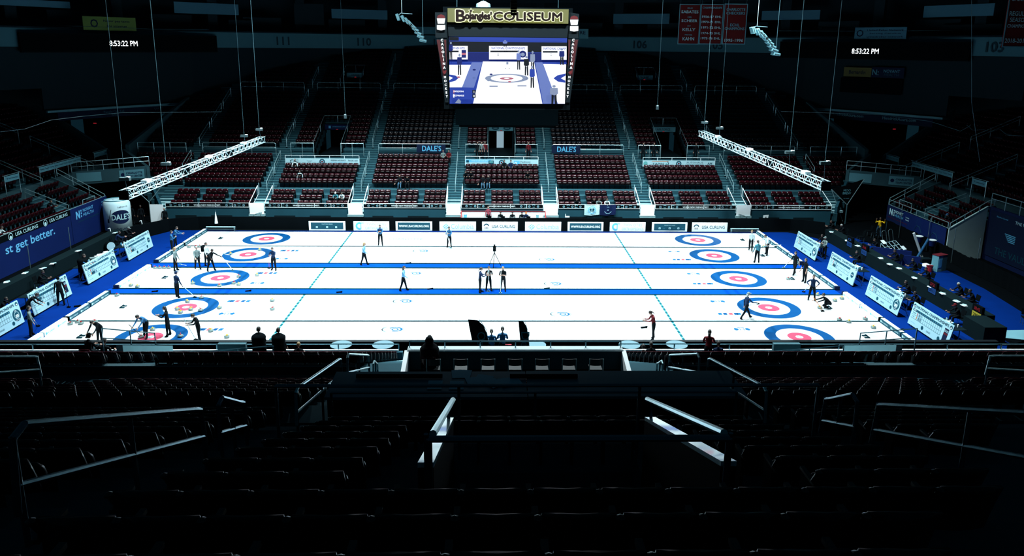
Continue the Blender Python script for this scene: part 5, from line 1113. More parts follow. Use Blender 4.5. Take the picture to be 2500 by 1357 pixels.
# near front rails and ledges
for x0, x1, lab in ((-34, BX-5.1, 'long pale rail along the near stand front, left half'), (BX+5.1, 35, 'long pale rail along the near stand front, right half')):
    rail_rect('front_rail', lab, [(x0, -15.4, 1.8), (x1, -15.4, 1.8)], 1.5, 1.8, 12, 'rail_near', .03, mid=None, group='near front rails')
    MB().bb(x0, x1, -15.5, -15.38, 1.49, 1.54, 'gate_white').build('front_ledge', label=lab.replace('rail', 'ledge strip'), cat='ledge')
for px0, px1, s, lab in ((325, 345, 1, 'left'), (2135, 2165, -1, 'right')):
    p = G((px0+px1)/2, 850, 2.9)
    b = MB(); x = p[0]; b.slab([(x, -15.8, 1.1), (x, -20, 2.9), (x, -20, 3.7), (x, -15.8, 1.9)], (s*.25, 0, 0), 'concrete_pale'); b.build('ramp_wall', kind='structure')
    rail_rect('ramp_rail', f'sloping rail beside the {lab} pale stair wall of the near stand', [(x-s*.5, -15.8, 2.5), (x-s*.5, -20, 4.4)], 1.4, 2.5, 3, 'rail_near', .025, mid=.4, group='sloping rails near the ice')
for px0, px1, lab in ((535, 603, 'left'), (1885, 1950, 'right')):
    a, c = GY(px0, 868, -16.5), GY(px1, 868, -16.5)
    MB().bb(a[0], c[0], -16.6, -16.4, 1.0, GY(px0, 838, -16.5)[2], 'concrete').build('low_partition', label=f'pale grey low partition behind the near front rail at the {lab}', cat='partition')
    rail_rect('partition_rail', f'pale stair rail beside the {lab} low partition', [(a[0]-1.8, -17.5, 2.3), (a[0]-.2, -17.5, 2.35), (c[0]+1.5, -17.5, 2.6)], 1.5, 2.3, 4, 'rail_near', .025, mid=.35)
for px, py, lab in ((845, 838, 'left of the pair before the dark table'), (945, 836, 'second from the left'), (1304, 840, 'between the two feather flags and the right stairs'), (1525, 835, 'third from the right'), (1636, 835, 'right of the player in red')):
    g = G(px, py, .75)
    small('round_table', 'round table behind the near barrier, '+lab, 'table', [('table_top', lambda q: q.lathe([(.50, 1.13), (.52, 1.16), (.0, 1.165)], (0, 0, 0), 'table_pale', 24)), ('pedestal', lambda q: q.cyl((0, 0, 0), (0, 0, 1.13), .05, 'metal')), ('foot', lambda q: q.lathe([(.3, 0), (.28, .03), (0, .04)], (0, 0, 0), 'metal', 12))], (g[0], -13.95, 0), 'round tables behind the near barrier')
for px, y0, wd, tx, lab, s in ((1160, 780, 1.05, 'Oshi', 'left black feather flag with pale script before the ice', 1), (1275, 783, .55, 'Deb', 'right narrower black feather flag before the ice', 1)):
    p = GY(px, y0, -14.4); z1 = p[2]; th = thing('feather_flag', lab, 'flag', (p[0], -14.4, 0), group='feather flags before the ice')
    pts = [(-wd*.32, z1), (wd*.1, z1-.03), (wd*.38, z1-.3), (wd*.55, z1-.75), (wd*.62, z1-1.4), (wd*.62, .6), (-wd*.02, .6), (-wd*.12, z1-1.2), (-wd*.28, z1-.3)]
    MB().slab([(x, 0, z) for x, z in pts], (0, .015, 0), 'dark').build('cloth', th)
    MB().path([(wd*.64, 0, 0), (wd*.64, 0, z1-1.3), (wd*.5, 0, z1-.5), (wd*.2, 0, z1)], .015, 'metal').build('pole', th)
    MB().text(tx, (wd*.28, -.012, 1.45), 'hog_green', x=(0, 0, -1), y=(1, 0, 0), w=1.1, h=.4).build('printed_script', th)
p = GY(1241, 845, -14.5); MB().box((p[0], -14.5, 1.25), (.3, .1, .3), 'logo_red').build('pink_sign', label='small pink sign between the feather flags', cat='sign')
p = GY(1077, 845, -15); small('vendor_table', 'pale table with papers left of the near feather flags', 'table', [('table_top', lambda q: q.bb(-.8, .8, -.35, .35, .72, .76, 'pale')), ('leg', lambda q: q.cyl((-.7, 0, 0), (-.7, 0, .72), .03, 'metal')), ('leg', lambda q: q.cyl((.7, 0, 0), (.7, 0, .72), .03, 'metal'))], (p[0], -14.6, 0))
# ------------------------------------------------------------------ giant can, corner pennant, equipment
c = GY(270, 520, 14.2); cz = 0.05
th = thing('inflatable_can', 'giant white inflatable drinks can with a dark blue oval in the left corner', 'inflatable can', (-30.35, 12.9, 0))
q = MB(); R_ = 1.02; q.lathe([(.75, .0), (R_, .12), (R_, 2.3), (.92, 2.5), (.86, 2.58)], (0, 0, 0), 'can_body' if 'can_body' in MATS else mat('can_body', (.62, .85, .90), .5, spec=.3).name, 40); q.build('body', th, smooth=True)
q = MB(); q.lathe([(.88, 2.56), (.88, 2.62), (.80, 2.62), (.78, 2.57), (0, 2.58)], (0, 0, 0), 'pale_dim', 32); q.disc((0, 0, 2.59), .3, 'pale', r0=.2); q.build('lid', th)
def wrap(bm, V, F, mt, a0, zc, R):   # lay flat artwork round the can
    V = np.asarray(V); a = a0+V[:, 0]/R; rr_ = R+(V[:, 2]*.15 if V.shape[1] > 2 else 0); bm.add(np.stack([rr_*np.cos(a), rr_*np.sin(a), zc+V[:, 1]], 1), F, mt)
a0 = math.radians(-48); q = MB()
n = 24; xs_ = [-.78+1.56*i/n for i in range(n+1)]; wrap(q, [(x, sg2*.56*math.sqrt(max(0, 1-(x/.78)**2))) for sg2 in (-1, 1) for x in xs_], [(i, i+1, n+2+i, n+1+i) for i in range(n)], 'banner_navy', a0, 1.3, R_+.015)
V, F, tw, th_ = text_geo("DALE'S", .02); wrap(q, V*[1.45/tw, .5/th_, 1], F, 'letter_pale', a0, 1.3, R_+.03)
V, F, tw, th_ = text_geo('LIGHT LAGER', .01); wrap(q, V*[1.2/tw, .17/th_, 1], F, 'navy', a0, .3, R_+.02)
V, F, tw, th_ = text_geo('Lighten Up', 0); wrap(q, V*[.8/tw, .14/th_, 1], F, 'navy', a0+.2, 2.12, R_+.02)
wrap(q, [(-1.05, -.25), (-1.0, -.25), (-.68, .75), (-.72, .75)], [(0, 1, 2, 3)], 'navy', a0, 1.2, R_+.02); wrap(q, [(-1.12, -.35), (-.95, -.35), (-.95, -.05), (-1.1, -.05)], [(0, 1, 2, 3)], 'navy', a0, 1.2, R_+.02)
q.build('printed_artwork', th)
th = thing('corner_pennant', 'black three-cornered banner with pale lettering hung in the right corner', 'banner', (32.2, 16, 0))
V3 = [GY(*p, 16)-np.array([32.2, 16, 0]) for p in ((2030, 462), (2068, 452), (2110, 437), (2068, 500))]
MB().slab(V3, (0, .05, 0), 'dark').build('cloth', th); MB().path([V3[0], V3[3], V3[2]], .035, 'rail').path([V3[0], GY(2057, 540, 16)-np.array([32.2, 16, 0])], .03, 'rail').build('frame_tube', th); MB().cyl(V3[3], V3[3]*[1, 1, 0], .06, 'concrete').build('post', th)
q = MB(); c = GY(2068, 468, 15.95)-np.array([32.2, 16, 0]); q.text('MOO', c+(0, 0, .12), 'pale_dim', h=.2, bold=.02); q.text('BREW', c-(0, 0, .14), 'pale_dim', h=.2, bold=.02); q.text('ICE CREAM', c-(0, 0, .6), 'pale_dim', h=.07); q.build('printed_face', th)
th = thing('corner_tubing', 'thin pale V-shaped tube frame standing in the left far corner', 'frame', (-29, 15.8, 0))
V3 = [GY(*p, 15.8)-np.array([-29, 15.8, 0]) for p in ((330, 462), (364, 493), (394, 455))]; MB().path(V3, .03, 'rail').build('tube', th); MB().cyl(V3[1], V3[1]*[1, 1, 0], .04, 'rail').build('post', th)
# black officials tables
def table_row(x, y0, y1, nm, lab, wd=.8):
    th = thing('officials_table', lab, 'table', (x, (y0+y1)/2, 0)); L = (y1-y0)/2
    MB().bb(-wd/2, wd/2, -L, L, .86, .90, 'table_black').build('table_top', th); MB().bb(-wd/2, -wd/2+.03, -L, L, 0, .86, 'table_black').build('front_drape', th)
    MB().bb(wd/2-.03, wd/2, -L, L, 0, .86, 'table_black').build('rear_drape', th)
mat('table_black', (.003, .009, .011), .9, spec=.04)
table_row(28.25, -9.3, 10.4, 'right', 'very long black draped table along the right end of the ice'); table_row(-28.75, -9, 9.5, 'left', 'very long black draped table along the left end of the ice')
MB().bb(28.75, 29.05, -9.3, 10.4, .0, .05, 'pale_dim').build('cable_ramp', label='pale strip on the floor behind the long right table', cat='strip')
MB().prism([(28.9, -9.3), (28.6, -10.4), (32.1, -11.3), (31., -9.2)], 0, .03, 'concrete_pale').build('floor_panel', label='pale grey floor panel at the near end of the right officials area', cat='panel')
b = MB(); b.bb(26.8, 28.0, -11.2, -9.4, 0, .95, 'table_black'); b.build('end_case', label='black case at the near end of the long right table', cat='case')
for px, py, d0, d1, m0, m1, lab in ((2042, 578, '', '', 'led_blue', 'led_blue', 'small blue time display at the far end of the right table'), (2137, 598, '25:06', '35:52', 'led_red', 'led_blue', 'red and blue time display on the right table, second from the far end'), (2246, 690, '37:21', '28:51', 'led_red', 'led_blue', 'red over blue time display in the middle of the right table'), (2366, 750, '30:43', '29:04', 'led_red', 'led_yellow', 'red over yellow time display at the near end of the right table')):
    g = G(px, py+14, .9); th = thing('time_display', lab, 'display', (27.9, g[1], .55), group='time displays on the right table')
    MB().bb(-.05, .1, -.42, .42, 0, .8, 'dark').build('case', th); t = MB()
    t.text(d0 or '0', (-.06, 0, .6), m0, x=(0, -1., 0), w=.5, h=.2, bold=.02)
    if m1 == 'led_yellow': t.bb(-.055, -.05, -.38, .38, .04, .4, m1); t.text(d1, (-.065, 0, .22), 'dark', x=(0, -1., 0), w=.5, h=.2, bold=.02)
    else: t.bb(-.055, -.05, -.38, .38, .04, .4, m1); t.text(d1 or 'SHEET', (-.065, 0, .22), 'dark', x=(0, -1., 0), w=.5, h=.15)
    t.build('digits', th)
# papers, bottles on the tables
PP = [(2010, 566), (2060, 587), (2094, 600), (2150, 630), (2160, 645), (2195, 655), (2225, 678), (2264, 700), (2295, 716), (2320, 735), (2345, 745), (60, 666), (15, 688), (110, 655), (143, 643), (300, 568), (235, 612)]
for k, (px, py) in enumerate(PP):
    g = G(px, py, .92); right = px > 1000; x = min(max(g[0], 27.9 if right else -29.1), 28.6 if right else -28.4)
    small('paper_pile', f'white papers on the long black {"right" if right else "left"} table, {ORD[k if right else k-11]} from the {"far" if right else "near"} end', 'paper', [('sheet', lambda q: q.box((0, 0, .01), (.25, .34, .02), 'white', rotz(random.uniform(-.5, .5)))), ('top_sheet', lambda q: q.box((.05, .08, .025), (.22, .3, .01), 'pale', rotz(random.uniform(-1, 1))))], (x, g[1], .9), 'papers on the officials tables')
# small team tables behind the scoreboards
for k, (x, y, sgn, lab) in enumerate(((-26.3, 5.6, -1, 'behind the farthest left scoreboard'), (-26.5, .6, -1, 'behind the second left scoreboard'), (-26.4, -5.2, -1, 'behind the left scoreboard with the capped person'), (-26.4, -10.2, -1, 'behind the scoreboard at the left frame edge'),
                                   (25.5, 6.2, 1, 'behind the farthest right scoreboard'), (25.6, .2, 1, 'behind the second right scoreboard'), (25.6, -5.2, 1, 'behind the third right scoreboard'), (25.6, -10.2, 1, 'behind the nearest right scoreboard'))):
    small('team_table', 'small dark team table with bottles and papers '+lab, 'table', [('table_top', lambda q: q.bb(-.35, .35, -.9, .9, .72, .75, 'dark_teal')), ('leg', lambda q: q.cyl((0, -.8, 0), (0, -.8, .72), .03, 'metal')), ('leg', lambda q: q.cyl((0, .8, 0), (0, .8, .72), .03, 'metal'))], (x, y, 0), 'team tables')
    for j, (dy, mt) in enumerate(((-.5, 'white'), (-.2, 'ad_blue'), (.15, 'white'), (.5, 'pale'))):
        small('water_bottle', f'{["farthest white" if False else "near-side white", "blue", "middle white", "pale grey"][j]} bottle on the team table {lab}' , 'bottle', [('bottle_body', lambda q: q.lathe([(.035, 0), (.04, .02), (.04, .16), (.015, .2)], (0, 0, 0), mt, 8)), ('cap', lambda q: q.cyl((0, 0, .2), (0, 0, .23), .018, 'dark', 6))], (x+random.uniform(-.2, .2), y+dy, .75), 'bottles on the team tables')
    MB().box((x, y+.3, .77), (.4, .5, .03), 'c_white', rotz(.3)).build('towel', label='white cloth and papers on the team table '+lab, cat='cloth', group='cloths on the team tables')
# left: drum kit, towel heap, sticks
small('bass_drum', 'dark drum with a white round head facing the ice near the far left scoreboard', 'drum', [('shell', lambda q: q.cyl((0, 0, .35), (-.35, 0, .35), .34, 'dark', 20)), ('drum_head', lambda q: q.cyl((0, 0, .35), (.02, 0, .35), .31, 'pale', 20))], (G(272, 612)[0], G(272, 612)[1], 0), rz=-.6)
q = MB(); g = G(250, 625, .8)
for k in range(9): q.box((g[0]-.1+random.uniform(-.15, .15), g[1]-.8+k*.2, .82+random.uniform(0, .08)), (.35, .28, .08), 'white' if k > 1 else 'c_grey', rotz(random.uniform(-1, 1)))
q.build('towel_heap', label='long heap of white crumpled cloths on the left table beside the drum', cat='cloths', kind='stuff')
q = MB(); q.bb(g[0]-.5, g[0]+.3, g[1]-1.3, g[1]+1.4, .7, .78, 'dark_teal'); q.bb(g[0]-.4, g[0]-.35, g[1]-1.2, g[1]+1.3, 0, .7, 'dark'); q.build('cloth_table', label='dark table carrying the heap of white cloths', cat='table')
for a, c, lab in (((277, 592), (277, 570), 'leaning white stick below the giant can'), ((353, 572), (350, 553), 'bent white stick behind the farthest left scoreboard')):
    g = G(*a); MB().path([(g[0], g[1], 0), (g[0]-.1, g[1], .7), (g[0]-.15, g[1], 1.15), (g[0]-.3, g[1], 1.1)], .035, 'white').build('white_stick', label=lab, cat='stick')
# white cone on the far barrier
g = GY(531, 552, 13.3); small('white_flagpole', 'small white cone-shaped flag standing at the far left barrier', 'flag', [('cone', lambda q: q.lathe([(.14, 0), (.10, .35), (.05, .7), (.01, 1.0)], (0, 0, 0), 'white', 10)), ('tip', lambda q: q.cyl((0, 0, 1.), (0, 0, 1.15), .01, 'metal', 5))], (g[0], 13.1, .55))
for px0, px1, lab in ((503, 568, 'left'), (1782, 1848, 'right')):
    a, c = G(px0, 565), G(px1, 567)
    small('stone_rack', f'low pale metal rail bench at the far {lab} end of the ice', 'bench', [('top_bar', lambda q: q.cyl((-1.2, 0, .32), (1.2, 0, .32), .05, 'pale')), ('lower_bar', lambda q: q.cyl((-1.2, -.1, .15), (1.2, -.1, .15), .04, 'metal')), ('leg', lambda q: q.bb(-1.2, -1.1, -.12, .12, 0, .3, 'metal')), ('leg', lambda q: q.bb(1.1, 1.2, -.12, .12, 0, .3, 'metal'))], ((a[0]+c[0])/2, 12.78, 0))
# right equipment
g = G(2180, 622); th = thing('broom_rack', 'white tubular rack with panels in the right officials area', 'rack', (g[0], g[1], 0), rz=.5)
q = MB()
for k in range(5): q.path([(-.9+.45*k, -.5, .2), (-.9+.45*k, .5, .9)], .02, 'pale')
for k in range(4): q.path([(-.9, -.5+.33*k, .2+.233*k), (.9, -.5+.33*k, .2+.233*k)], .02, 'pale')
q.build('frame', th)
for x, y in ((-.75, -.3), (-.75, .4), (.75, -.3)): MB().slab([(x-.2, y-.15, .27+.7*(y+.5)), (x+.2, y-.15, .27+.7*(y+.5)), (x+.2, y+.15, .48+.7*(y+.5)), (x-.2, y+.15, .48+.7*(y+.5))], (0, 0, .02), 'white').build('panel', th)
for x in (-.4, .4): MB().path([(x-.25, .5, .9), (x-.25, .7, 1.7), (x-.1, .72, 1.8), (x+.1, .72, 1.8), (x+.25, .7, 1.7), (x+.25, .5, .9)], .02, 'metal').build('hoop', th)
for s in (-1, 1):
    for y in (-.5, .5): MB().cyl((s*.9, y, .2 if y < 0 else .9), (s*.9, y, 0), .02, 'pale').build('leg', th)
g = G(2243, 632)
for dx, mt, lab in ((.45, 'white', 'tall white slanted foam tube in the right officials area'), (-.45, 'c_blue', 'tall blue slanted foam tube crossing the white one')):
    MB().cyl((g[0]+dx*.6, g[1]-(.0 if dx > 0 else .15), .05), (g[0]-dx*1.2-.1, g[1]+(0 if dx > 0 else -.15), 2.0 if dx > 0 else 1.6), .09, mt, 10).build('foam_tube', label=lab, cat='foam tube')
for px, py, lab in ((2240, 612, 'left'), (2272, 622, 'right')):
    g = G(px, py, 0); small('bucket', f'dark blue bucket with white rim on a stand, {lab} of the two', 'bucket', [('body', lambda q: q.lathe([(.2, .7), (.26, 1.15)], (0, 0, 0), 'banner_blue', 16)), ('rim', lambda q: q.lathe([(.26, 1.13), (.28, 1.15), (.28, 1.19), (.0, 1.17)], (0, 0, 0), 'white', 16)), ('stand', lambda q: q.cyl((0, 0, 0), (0, 0, .7), .15, 'dark'))], (g[0], g[1], 0), 'blue buckets')
g = G(2290, 660); small('product_display', 'tall pale display box with a red top in the right officials area', 'display box', [('left_box', lambda q: q.bb(-.45, -.02, -.25, .25, 0, 1.15, 'pale_dim')), ('right_box', lambda q: q.bb(.02, .45, -.25, .25, 0, 1.12, 'concrete')), ('red_top', lambda q: q.bb(-.47, .47, -.27, .27, 1.15, 1.19, 'maroon')), ('printed_panel', lambda q: q.bb(-.38, -.08, -.262, -.25, .3, .9, 'ad_blue'))], (g[0], g[1], 0), rz=.4)
g = G(2268, 663); small('red_bin', 'red bin beside the tall display box', 'bin', [('body', lambda q: q.lathe([(.18, 0), (.22, .45)], (0, 0, 0), 'red', 12)), ('rim', lambda q: q.lathe([(.23, .43), (.23, .47), (.0, .46)], (0, 0, 0), 'maroon', 12))], (g[0], g[1], 0))
g = G(2262, 640, .6); small('white_bag', 'crumpled white bag lying by the red bin', 'bag', [('bag_body', lambda q: q.lathe([(.1, 0), (.3, .08), (.26, .2), (.05, .28)], (0, 0, 0), 'white', 9)), ('bag_tie', lambda q: q.box((.3, 0, .15), (.2, .12, .05), 'white'))], (g[0], g[1], .25))
MB().bb(G(2262, 640)[0]-.4, G(2262, 640)[0]+.4, G(2262, 640)[1]-.1, G(2262, 640)[1]+.5, 0, .25, 'dark_teal').build('low_stool', label='low dark box under the crumpled white bag', cat='box')
for (x, y), (x1, y1), lab in (((29.4, 6.6), (31.6, 5.3), 'with the white rack'), ((29.6, 4.8), (31.4, 3.8), 'before the foam tubes')):
    MB().prism([(x, y-1.), (x1, y1-1.), (x1+.05, y1-.9), (x+.05, y-.9)], 0, .75, 'banner_blue').build('low_divider', label='low blue divider panel in the right officials area '+lab, cat='divider')
# camera on tripod on the far walkway
g = G(1207, 651); th = thing('tripod_camera', 'video camera on a tall tripod on the far blue walkway', 'camera', (g[0], g[1], .02))
for a in (0, 120, 240):
    a = math.radians(a+20); MB().cyl((.5*math.cos(a), .5*math.sin(a), 0), (0.03*math.cos(a), .03*math.sin(a), .95), .022, 'dark').build('leg', th)
MB().cyl((0, 0, .9), (0, 0, 1.15), .03, 'dark').build('column', th); MB().box((0, 0, 1.3), (.22, .4, .28), 'dark').cyl((0, -.2, 1.32), (0, -.34, 1.32), .08, 'dark').box((0, .05, 1.5), (.12, .3, .12), 'dark').build('camera_body', th)
# loose dark things on the floor
for px, py, lab in ((189, 748, 'dark folded item on the blue carpet at the lower left'), (606, 711, 'dark broom pad on the near walkway left of centre'), (828, 714, 'dark small pad on the near walkway before the dashed line'), (378, 712, 'small dark puck on the near walkway at the left'), (2198, 806, 'dark folded item on the blue carpet at the lower right'), (1572, 800, 'small dark pad on the nearest sheet left of the player in red'), (997, 643, 'small dark pad on the edge of the far walkway'), (1335, 705, 'small dark pad on the far edge of the near walkway'), (1050, 706, 'dark pad beside the feet of the three talking players')):
    g = G(px, py, .02); MB().box((g[0], g[1], .05), (.35, .12, .06), 'dark', rotz(.3)).box((g[0]+.15, g[1], .09), (.1, .1, .04), 'dark').build('loose_pad', label=lab, cat='pad')
# ------------------------------------------------------------------ people
def rot(v, ax, deg):
    a = math.radians(deg); v = np.asarray(v, float); c, s = math.cos(a), math.sin(a)
    if ax == 'x': return np.array([v[0], c*v[1]-s*v[2], s*v[1]+c*v[2]])
    if ax == 'y': return np.array([c*v[0]+s*v[2], v[1], -s*v[0]+c*v[2]])
    return np.array([c*v[0]-s*v[1], s*v[0]+c*v[1], v[2]])
# pose: lean, head, (hip, knee, spread) left/right, (shoulder pitch, out, elbow, elbow-in) left/right
POSE = {
 'stand': (2, 0, (2, 2, 4), (-3, 3, 4), (8, 9, 15, 0), (8, 9, 15, 0)),
 'broom': (3, 8, (3, 3, 5), (-3, 3, 5), (38, 6, 75, 30), (30, 8, 80, 35)),
 'lookdown': (10, 30, (6, 6, 4), (-4, 6, 4), (35, 4, 60, 20), (30, 4, 70, 20)),
 'walk': (5, 2, (17, 5, 1), (-11, 10, 1), (-22, 6, 15, 0), (24, 6, 35, 0)),
 'stride': (4, 2, (27, 4, 1), (-22, 12, 1), (-15, 6, 20, 0), (40, 6, 45, 0)),
 'hips': (2, 2, (2, 2, 7), (-2, 2, 7), (-18, 42, 85, 70), (-18, 42, 85, 70)),
 'bend': (48, 25, (22, 10, 9), (2, 6, 9), (38, 6, 14, 10), (30, 10, 25, 15)),
 'reach': (24, 10, (16, 12, 8), (-4, 8, 8), (42, 35, 14, 0), (55, 25, 18, 0)),
 'crouch': (48, -10, (118, 128, 6), (62, 138, 6), (72, 6, 4, 0), (62, 14, 10, 0)),
 'sit': (6, 6, (84, 84, 5), (84, 84, 5), (25, 8, 60, 20), (25, 8, 60, 20)),
 'sitlean': (26, 12, (84, 80, 6), (84, 84, 6), (45, 8, 50, 25), (45, 8, 50, 25)),
 'sitcross': (2, 4, (92, 55, 3), (84, 84, 3), (25, 8, 60, 20), (15, 25, 20, 0)),
 'armsup': (0, 0, (2, 2, 6), (-2, 2, 6), (62, 35, 105, 40), (62, 35, 105, 40)),
 'folded': (2, 4, (2, 2, 6), (-2, 2, 6), (20, 14, 95, 55), (20, 14, 95, 55)),
 'write': (12, 18, (4, 4, 4), (-4, 4, 4), (48, 4, 35, 15), (45, 4, 40, 10)),
}
def build_person(loc, face, pose, shirt, pants, hair, lab, h=1.70, female=False, skin='skin', cap=None, pony=False, sleeves=True, extra=None, group=None):
    lean, hd, HL, HR, AL, AR = POSE[pose]; k = h/1.72
    J = {}; E_ = []; Rr = {}; reg = {}
    def add(n, p, r, par=None, rg='shirt'):
        J[n] = np.array(p, float); Rr[n] = r
        if par: E_.append((par, n)); reg[(par, n)] = rg
    add('pel', (0, 0, 0), .118)
    up = lambda v: rot(v, 'x', -lean)     # lean forward = +y
    add('waist', up((0, 0, .14)), .112 if female else .120, 'pel', 'shirt')
    add('chest', up((0, 0, .34)), .138 if not female else .122, 'waist')
    add('neckb', up((0, 0, .47)), .072, 'chest')
    nk = J['neckb']; hv = rot((0, 0, 1), 'x', -(lean*.55+hd)); add('neck', nk+hv*.075, .052, 'neckb', 'skin')
    head = nk+hv*.20+rot((0, .02, 0), 'x', -(lean*.55+hd))
    for s, A, nm in ((-1, AL, 'L'), (1, AR, 'R')):
        sh = up((s*.175, 0, .435)); add('sh'+nm, sh, .058, 'chest')
        d = rot((0, 0, -1), 'y', -s*A[1]); d = rot(d, 'x', A[0]-lean*.0)
        el = sh+d*.29; add('el'+nm, el, .046, 'sh'+nm)
        d2 = rot((0, 0, -1), 'y', -s*(A[1]-A[3])); d2 = rot(d2, 'x', A[0]+A[2])
        wr = el+d2*.255; add('wr'+nm, wr, .027, 'el'+nm, 'shirt' if sleeves else 'skin')
        side = np.cross(d2, (0, 1, 0)); side = side/(np.linalg.norm(side)+1e-6) if np.linalg.norm(side) > .2 else np.array([1., 0, 0])
        fwd = np.cross(side, d2)
        pm = wr+d2*.075; add('pm'+nm, pm, .032, 'wr'+nm, 'skin')
        for f_, (o, ln) in enumerate(((-.028, .066), (-.010, .078), (.010, .074), (.027, .058))):
            b0 = pm+d2*.02+side*o; m0 = b0+d2*ln*.55; t0 = m0+d2*ln*.4-fwd*ln*.35*1
            add(f'f{nm}{f_}a', m0, .0095, 'pm'+nm, 'skin'); add(f'f{nm}{f_}b', t0, .008, f'f{nm}{f_}a', 'skin')
        add(f't{nm}a', wr+d2*.045-side*s*.045, .011, 'wr'+nm, 'skin'); add(f't{nm}b', wr+d2*.085-side*s*.055, .0095, f't{nm}a', 'skin')
    for s, H_, nm in ((-1, HL, 'L'), (1, HR, 'R')):
        hp = np.array([s*.088, 0, -.04]); add('hp'+nm, hp, .108 if not female else .106, 'pel', 'pants')
        d = rot((0, 0, -1), 'y', -s*H_[2]); d = rot(d, 'x', H_[0]); kn = hp+d*.41; add('kn'+nm, kn, .071, 'hp'+nm, 'pants')
        d2 = rot((0, 0, -1), 'y', -s*H_[2]); d2 = rot(d2, 'x', H_[0]-H_[1]); an = kn+d2*.40; add('an'+nm, an, .050, 'kn'+nm, 'pants')
        fd = np.array([s*.03, .15, -.045]) if pose not in ('crouch',) else np.array([0, .14, -.05])
        if pose in ('walk', 'stride'): fd = rot(fd, 'x', (H_[0]-H_[1])*.5)
        add('he'+nm, an+np.array([0, -.03, -.05]), .036, 'an'+nm, 'shoe'); add('to'+nm, an+fd, .030, 'an'+nm, 'shoe')
    names = list(J); idx = {n: i for i, n in enumerate(names)}
    me = bpy.data.meshes.new('body'); me.from_pydata([tuple(J[n]*k) for n in names], [(idx[a], idx[c]) for a, c in E_], [])
    tmp = bpy.data.objects.new('tmp', me); COL.objects.link(tmp)
    tmp.modifiers.new('s', 'SKIN'); sv = me.skin_vertices[0].data
    for i, n in enumerate(names): sv[i].radius = (Rr[n]*k*(1.18 if n in ('chest', 'waist', 'pel') else 1), Rr[n]*k*(.82 if n in ('chest', 'waist') else 1)); sv[i].use_root = (n == 'pel')
    sb = tmp.modifiers.new('b', 'SUBSURF'); sb.levels = 1; sb.render_levels = 1
    dg = bpy.context.evaluated_depsgraph_get(); bm_ = bpy.data.meshes.new_from_object(tmp.evaluated_get(dg))
    V = np.empty(len(bm_.vertices)*3); bm_.vertices.foreach_get('co', V); V = V.reshape(-1, 3)
    F = [tuple(p.vertices) for p in bm_.polygons]
    bpy.data.objects.remove(tmp); bpy.data.meshes.remove(me); bpy.data.meshes.remove(bm_)
    # region of every face = nearest bone
    C = np.array([V[list(f)].mean(0) for f in F]); A = np.array([J[a]*k for a, c in E_]); B = np.array([J[c]*k for a, c in E_])
    D = B-A; t = np.clip(((C[:, None]-A)*D).sum(2)/((D*D).sum(1)+1e-9), 0, 1); dist = np.linalg.norm(C[:, None]-(A+t[..., None]*D), axis=2)
    rr = np.array([(Rr[a]+Rr[c])/2 for a, c in E_]); near = (dist/rr).argmin(1)
    mm = {'shirt': shirt, 'pants': pants, 'skin': skin, 'shoe': 'c_black'}
    lo = V[:, 2].min()
    seatz = {'sit': .45, 'sitlean': .45, 'sitcross': .45}.get(pose)
    dz = -lo if seatz is None else -min(lo, -.43)
    root = thing('person', lab, 'person', loc, math.radians(-face), group)
    b = MB(); b.v = [V+(0, 0, dz)]; b.n = len(V); b.f = F; b.m = [b.mi(mm[reg[E_[i]]]) for i in near]
    # head joined to the same surface
    S = []; n1, n2 = 12, 10; hc = head*k
    ax = -(lean*.55+hd)
    for j in range(n2+1):
        for i in range(n1):
            th_ = math.pi*j/n2; ph = 2*math.pi*i/n1; x, y, z = math.sin(th_)*math.cos(ph), math.sin(th_)*math.sin(ph), math.cos(th_)
            p = np.array([x*.075*(1-.18*max(0, -z)), y*.095*(1-.1*max(0, -z))+(.012*max(0, -z)), z*.118])
            if y > .9 and abs(z+.1) < .25: p[1] += .018          # nose
            if abs(x) > .9 and abs(z) < .25: p[0] *= 1.12        # ears
            S.append(rot(p, 'x', ax)*k+hc)
    Fh = [(j*n1+i, j*n1+(i+1) % n1, (j+1)*n1+(i+1) % n1, (j+1)*n1+i) for j in range(n2) for i in range(n1)]
    b.add(np.array(S)+(0, 0, dz), Fh, skin)
    for sx in (-1, 1): b.box(rot((sx*.03, .09, .012), 'x', ax)*k+hc+(0, 0, dz), (.022, .012, .010), 'hair_dark')
    b.box(rot((0, .088, -.055), 'x', ax)*k+hc+(0, 0, dz), (.04, .012, .008), 'logo_red')
    ob = b.build('body', root, smooth=True)
    # hair: cap of the skull, open to the face
    Hm = MB(); S = []
    for j in range(7):
        for i in range(n1):
            th_ = math.pi*.62*j/6; ph = 2*math.pi*i/n1; x, y, z = math.sin(th_)*math.cos(ph), math.sin(th_)*math.sin(ph), math.cos(th_)
            if y > .45 and z < .45: z = .45+.1*z; y *= .93
            S.append(rot((x*.084, y*.104-.008, z*.128+.004), 'x', ax)*k+hc+(0, 0, dz))
    Hm.add(S, [(j*n1+i, j*n1+(i+1) % n1, (j+1)*n1+(i+1) % n1, (j+1)*n1+i) for j in range(6) for i in range(n1)], cap or hair)
    if cap: Hm.box(rot((0, .12, .045), 'x', ax)*k+hc+(0, 0, dz), (.13, .09, .015), cap)
    if pony: Hm.cyl(rot((0, -.09, .04), 'x', ax)*k+hc+(0, 0, dz), rot((0, -.15, -.2), 'x', ax)*k+hc+(0, 0, dz), .035, hair, 7, .012)
    elif female: Hm.cyl(rot((0, -.05, .0), 'x', ax)*k+hc+(0, 0, dz), rot((0, -.06, -.2), 'x', ax)*k+hc+(0, 0, dz), .075, hair, 8, .05)
    Hm.build('cap' if cap else 'hair', root, smooth=True)
